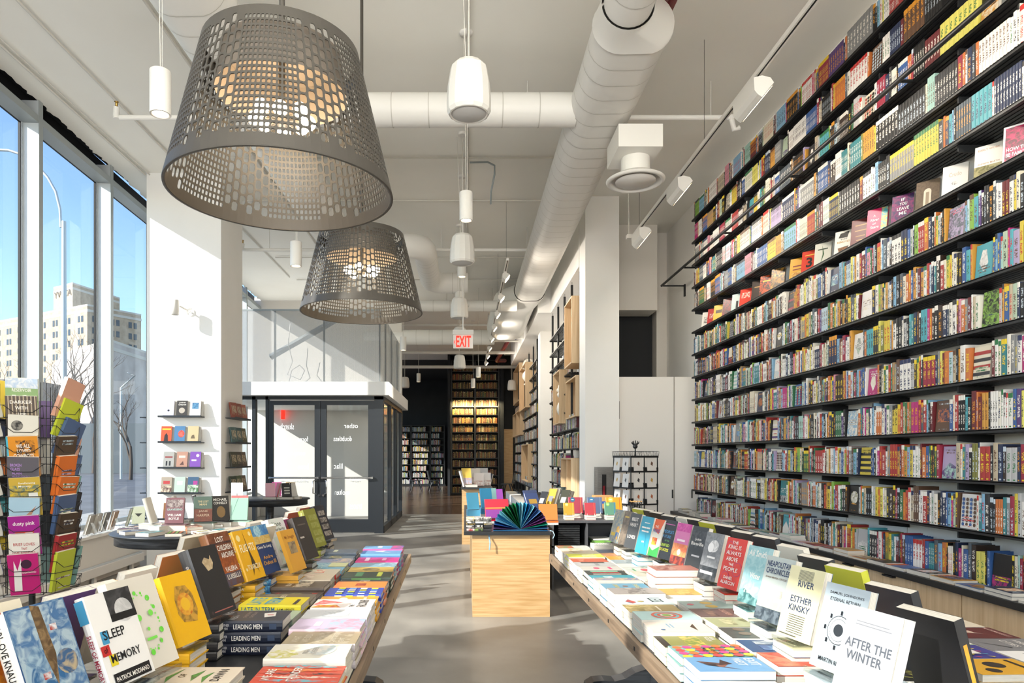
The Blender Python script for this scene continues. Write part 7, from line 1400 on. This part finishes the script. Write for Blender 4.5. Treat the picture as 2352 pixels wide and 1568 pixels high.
SP = { 0: [('#c01c74', 'pink paperback with a white handprint', [('p', [(.15, .1), (.4, .1), (.45, .9), (.3, .6), (.2, .85)], '#ece8e4'), ('c', .6, .75, .18, '#3c1c34'), T2('NIGHTWOOD', .45, .52, .9, .56)]), ('#e8e4dc', 'cream paperback with red title lines', [T2('BRIEF LOVES', .15, .72, .85, .79, '#b84c4c'), T2('THAT', .4, .62, .6, .68, '#b84c4c'), T2('LIVE FOREVER', .12, .5, .88, .57, '#b84c4c'), T2('ANDREI MAKINE', .2, .38, .8, .42, '#4c4c4c')]), ('#a01c8c', 'purple paperback with a grid of photographs', [T2('dusty pink', .15, .74, .85, .86), ('r', .2, .2, .8, .6, '#c83c2c'), ('r', .24, .42, .48, .58, '#26262a'), ('r', .52, .42, .76, .58, '#d0d0d0'), ('r', .24, .22, .48, .4, '#c8c8c8'), ('r', .52, .22, .76, .4, '#26262a')]), ('#a8c8dc', 'blue paperback with a twisted driftwood picture', [('p', [(.1, .1), (.9, .2), (.7, .5), (.9, .8), (.5, .5), (.2, .4)], '#8c5c44', '#b88c74'), T2('LION CROSS POINT', .1, .1, .9, .15)]), ('#c8a83c', 'mustard and grey abstract paperback', [('r', 0, .3, 1, .8, '#d8b82c', '#6c7c6c'), T2('Swallowing', .3, .82, .85, .88), T2('Mercury', .3, .74, .7, .8), ('r', .6, .35, .9, .6, '#e8e8e4')]),
    ('#5c5860', 'charcoal paperback with purple capitals', [T2('BROKEN', .1, .76, .45, .83, '#b88cd8'), T2('GLASS', .1, .66, .4, .73, '#b88cd8'), T2('ALAIN', .15, .56, .45, .63, '#b88cd8'), T2('MABANCKOU', .15, .46, .7, .53, '#b88cd8')]), ('#d88c1c', 'orange paperback with white capitals', [('r', 0, 0, .06, 1, '#4cb0c8'), ('r', .3, .3, .9, .9, '#d88c1c', '#3c2414'), T2('WE ALL', .3, .72, .75, .81), T2('LOVED', .32, .6, .75, .69), T2('COWBOYS', .2, .48, .85, .57)]), ('#dcd8cc', 'cream paperback with a sketched dark head', [('c', .3, .75, .2, '#2c2a28', 1, '#8c8880')]), ('#5c5048', 'brown striped paperback with white capitals', [('r', .08 + .12 * q, 0, .12 + .12 * q, 1, '#b8a890') for q in range(8)] + [T2('DARKER', .15, .82, .85, .9), T2('WITH', .3, .68, .7, .76), T2('THE', .35, .54, .65, .62), T2('LIGHTS', .15, .4, .85, .48)]), ('#8cac74', 'green landscape paperback with white numerals', [('r', 0, .75, 1, 1, '#b8cce4', '#e4e8ec'), ('r', 0, 0, 1, .45, '#4c8c3c', '#6cac4c'), T2('RESERVOIR', .2, .66, .8, .74), T2('13', .2, .15, .8, .58, '#eef2ec', .03)])],
  5: [('#ece8e4', 'white paperback with red and green leaves', [('c', .6, .5, .3, '#d83c2c', .6), T2('Ayiti', .2, .75, .7, .9, K_), ('p', [(.1, .1), (.4, .4), (.2, .45)], '#3c5c3c'), ('c', .7, .2, .12, '#d83c2c')]), ('#2848c0', 'royal blue paperback with white name', [T2('JHUMPA', .2, .78, .9, .88), T2('LAHIRI', .2, .62, .85, .72), T2('The Clothing', .1, .4, .9, .5), T2('of Books', .2, .25, .8, .34)]), ('#ecebe8', 'white paperback with a line drawing', [('r', .2, .4, .8, .42, K_), ('r', .3, .5, .32, .7, K_), ('r', .6, .5, .75, .6, '#8c8c8c')]), ('#202420', 'black paperback with a green globe', [('c', .5, .45, .32, '#4ca02c', 1, '#1c4c1c'), T2('BRADDOCK', .15, .82, .85, .88)]), ('#d8706c', 'coral paperback with blue ovals', [('c', .5, .5, .3, '#26283c', 1.4), ('c', .5, .5, .24, '#8cb8d8', 1.4), ('c', .5, .5, .17, '#26283c', 1.4), ('c', .5, .5, .1, '#8cb8d8', 1.4)]), ('#3c3c30', 'dark green wire fence paperback', [('r', 0, 0, 1, 1, '#5c5c4c', '#c8c4b8')]), ('#6cb8d8', 'sky blue paperback with a red tower', [('p', [(.2, .1), (.8, .1), (.55, .9), (.45, .9)], '#c84c44')]), ('#d8b83c', 'yellow paperback high on the window side', []), ('#ecebe6', 'white paperback with an orange dot', [('c', .2, .8, .12, '#e88c2c'), ('r', .4, .6, .8, .63, '#8c8c8c')]), ('#b8942c', 'bronze paperback at the top of the window side', [])] }
r = random.Random(8); fn = {0: 'front', 1: 'aisle side', 2: 'far aisle side', 3: 'back', 4: 'far window side', 5: 'window side'}
for f in range(NF):
    for k in range(NZ):
        if f in SP and k < len(SP[f]): c, look, art = SP[f][k]; spec = S(c, art)
        else:
            spec, cn, pat = rand_spec(r)
            if f in (1, 2): cn_, hx = r.choice([('black', '#232326'), ('brown', '#4c3c30'), ('teal', '#7ca8a0'), ('red', '#a83034'), ('blue', '#4c648c'), ('grey', '#8c8880'), ('peach', '#d8a48c'), ('orange', '#e0742c'), ('lime', '#c8d43c')]); spec = S(hx, [e for e in spec['art'][-3:] if e[0] == 'r'][:2]); pat = r.choice(['with two title lines', 'with a short title', 'with a plain cover']); cn = cn_
            look = '%s paperback %s, %s pocket up on spinner %s' % (cn, pat, nth(k + 1), fn[f])
        if f in (3,) and k % 2: continue
        W, H, T = r.uniform(.128, .14), r.uniform(.195, .212), r.uniform(.014, .026); ms = book_meshes(W, H, T, spec, False, k)
        Mx = Matrix.Translation((SXc, SYc, Z0 + PZ * k)) @ Matrix.Rotation(YAW0 + f * PI / 3, 4, 'Z') @ Matrix.Translation((r.uniform(-.012, .012), -RS + .036, 0)) @ Matrix.Rotation(r.uniform(-.05, .05) + (.25 if f == 1 and k > 6 else 0), 4, 'Y') @ Matrix.Rotation(math.radians(12), 4, 'X') @ Matrix(((1, 0, 0, -W / 2), (0, 0, -1, 0), (0, 1, 0, 0), (0, 0, 0, 1)))
        if look.split()[-1] not in ('front',) and f in SP: look = look + ' on the spinner'
        place_book(ms, Mx, 'spinner_book', look, group='paperbacks in the wire spinner')

# ================================================================ the street outside
b = MB(); b.box((-260, -60, -.3), (-5.2, 330, -.12), noisy(mat('asphalt', rough=.85), '#5c5c5e', '#6e6e70', ns=.6)); struct('ground_outside', b)
b = MB(); b.box((-9.5, -12, -.12), (-5.0, 60, -.02), noisy(mat('pavement', rough=.85), '#a8a49c', '#bab6ae', ns=1.5)); struct('sidewalk', b)
brick = noisy(mat('tan brick', rough=.85), '#b09c84', '#c2ae96', scale=(1, 1, 1), ns=.8, detail=8); pale = noisy(mat('pale stucco', rough=.85), '#b8aca4', '#ccc2ba', ns=.3)
stone = mat('pale stone', '#cfc8bc', .8); dwin = mat('dark window glass', '#39414a', .2)
def block(name, pts, z0, z1, m, label, rows, cols, faces, trim=True):
    cx = sum(p[0] for p in pts) / len(pts); cy = sum(p[1] for p in pts) / len(pts); t = thing(name, (cx, cy, 0), label, 'building'); T = Matrix.Translation((-cx, -cy, 0))
    b = MB(); b.T = T; b.prism(pts, z0, z1, m); b.build('walls', t)
    if trim: b = MB(); b.T = T; k = 1.006; b.prism([(cx + (p[0] - cx) * k, cy + (p[1] - cy) * k) for p in pts], z1 - 1.6, z1 - .9, stone); b.prism([(cx + (p[0] - cx) * 1.002, cy + (p[1] - cy) * 1.002) for p in pts], z1, z1 + .5, stone); b.build('cornice', t)
    me = None
    for (i, nc, zlo) in faces:
        p, q = Vector((*pts[i], 0)), Vector((*pts[(i + 1) % len(pts)], 0)); d = q - p; n = Vector((d.y, -d.x, 0)).normalized()
        for rr_ in range(rows):
            for c in range(nc):
                u = (c + .5) / nc; o = p + d * u + n * .06; wd = d.normalized() * .62; z = zlo + rr_ * 3.2
                b = MB(); b.T = T
                for s_ in ((-.78), (.78)): 
                    e = o + d.normalized() * s_ * 1.0; b.add([e - wd * .8, e + wd * .8, e + wd * .8 + Vector((0, 0, 1.7)), e - wd * .8 + Vector((0, 0, 1.7))], [(0, 1, 2, 3)], dwin); b.box((e.x - .6, e.y - .6, 0), (e.x - .6, e.y - .6, 0), stone)
                b.f = [f for f in b.f]; 
                for v in b.v: v.z = v.z + z if v.z <= 1.71 else v.z
                b.build('window', t)
    return t
K3 = 3.1
A, B_, C_ = (-33.2 * K3, 60 * K3), (-47 * K3, 68 * K3), (-30.5 * K3, 64.3 * K3)
D_ = (B_[0] + C_[0] - A[0], B_[1] + C_[1] - A[1])
block('hotel_building', [B_, A, C_, D_], 0, 13.2 * K3 + CH, brick, 'tan brick hotel block with rows of paired windows across the street', 7, 8, [(0, 8, 19.0), (1, 3, 19.0)])
def tw(px, Y): return xat(px, Y)
Yt = 215; tp = [(tw(123, Yt), Yt), (tw(167, Yt - 6) , Yt - 6), (tw(275, Yt + 14), Yt + 14), (tw(220, Yt + 22), Yt + 22)]
t = block('hotel_tower', tp, 30, zat(663, Yt), brick, 'square brick tower with roof letters rising behind the hotel block', 1, 1, [])
b = MB(); p, q = Vector((*tp[0], 0)), Vector((*tp[1], 0)); d = q - p; n = Vector((d.y, -d.x, 0)).normalized() * .2
ctr = Vector((sum(p_[0] for p_ in tp) / 4, sum(p_[1] for p_ in tp) / 4, 0))
put_text(b, 'YWCA', p + d * .05 + n + Vector((0, 0, zat(687, Yt))) - ctr, d * .9, (0, 0, zat(672, Yt) - zat(687, Yt)), mat('roof letters', '#5c5650', .7)); b.build('lettering', t)
Yw = 150; block('long_wall_building', [(xat(150, Yw), Yw), (xat(250, Yw - 18), Yw - 18), (xat(345, Yw), Yw), (xat(345, Yw + 20), Yw + 20), (xat(120, Yw + 20), Yw + 20)], 0, zat(815, Yw), pale, 'low pale stucco building in front of the hotel', 1, 1, [])
Yf = 60; b = MB(); b.box((xat(-120, Yf), Yf, -.1), (xat(345, Yf), Yf + .3, zat(972, Yf)), mat('dark fence', '#5a6266', .8)); tag(b.build('street_fence'), 'long dark grey fence across the street', 'fence')
b = MB(); b.box((xat(-300, 120), 120, -.1), (xat(60, 120), 132, zat(870, 120)), noisy(mat('dark brick', rough=.85), '#7c7672', '#8e8882', ns=.5)); tag(b.build('low_building'), 'low dark building left of the hotel', 'building')
# street lamp
t = thing('street_lamp', (xat(147, 18), 18, 0), 'tall galvanised street lamp with a curved arm', 'lamp'); X0 = xat(147, 18)
gal = mat('galvanised steel', '#b9bfbf', .5, .4)
b = MB(); b.tube([(0, 0, -.1), (0, 0, zat(508, 18))], .06, gal, 14, rr=[.085, .055]); b.build('pole', t)
b = MB(); b.tube([(xat(px, 18) - X0, 0, zat(py, 18)) for px, py in ((140, 522), (138, 480), (128, 440), (110, 408), (90, 385), (60, 358), (20, 345), (-30, 343), (-90, 350))], .035, gal, 10); b.build('arm', t)
b = MB(); b.tube([(xat(-90, 18) - X0, 0, zat(350, 18)), (xat(-150, 18) - X0, 0, zat(356, 18))], .09, gal, 10, flat=(1, .4)); b.build('lamp_head', t)
t = thing('street_lamp', (xat(278, 45), 45, 0), 'distant small street lamp against the stucco wall', 'lamp'); X0 = xat(278, 45)
b = MB(); b.tube([(0, 0, -.1), (0, 0, zat(890, 45))], .08, gal, 8); b.build('pole', t); b = MB(); b.tube([(0, 0, zat(890, 45)), (xat(310, 45) - X0, 0, zat(862, 45)), (xat(292, 45) - X0, 0, zat(856, 45))], .05, gal, 6); b.build('arm', t)
bark = mat('bare bark', '#5f5349', .9)
def bare_tree(x, y, h, seed, label):
    r = random.Random(seed); t = thing('bare_tree', (x, y, -.1), label, 'tree'); b = MB(); tw_ = MB()
    def grow(p, d, l, rad, dep, mb):
        q = p + d * l * .5 + Vector((r.uniform(-1, 1), r.uniform(-1, 1), 0)) * l * .04; e = p + d * l; mb.tube([p, q, e], rad, bark, 5 if dep > 1 else 7, rr=[rad, rad * .85, rad * .65], cap=False)
        if dep >= 6: return
        for k in range(2 if dep else 3):
            nd = (d + Vector((r.uniform(-.7, .7), r.uniform(-.7, .7), r.uniform(-.15, .5)))).normalized(); grow(e if k < 2 else q, nd, l * r.uniform(.62, .8), rad * .6, dep + 1, tw_ if dep + 1 > 1 else mb)
    grow(Vector((0, 0, 0)), Vector((0, 0, 1)), h * .3, h * .018, 0, b); b.build('trunk', t); tw_.build('branches', t)
for i, (px, Y, h, l) in enumerate(((100, 40, 9.5, 'bare tree beside the street lamp'), (170, 34, 7.5, 'bare tree seen through the middle window pane'), (300, 44, 7, 'bare tree before the stucco wall by the column'), (20, 48, 9, 'bare tree near the left edge of the street view'), (215, 60, 10, 'distant bare tree behind the window mullion'))): bare_tree(xat(px, Y), Y, h, 20 + i, l)
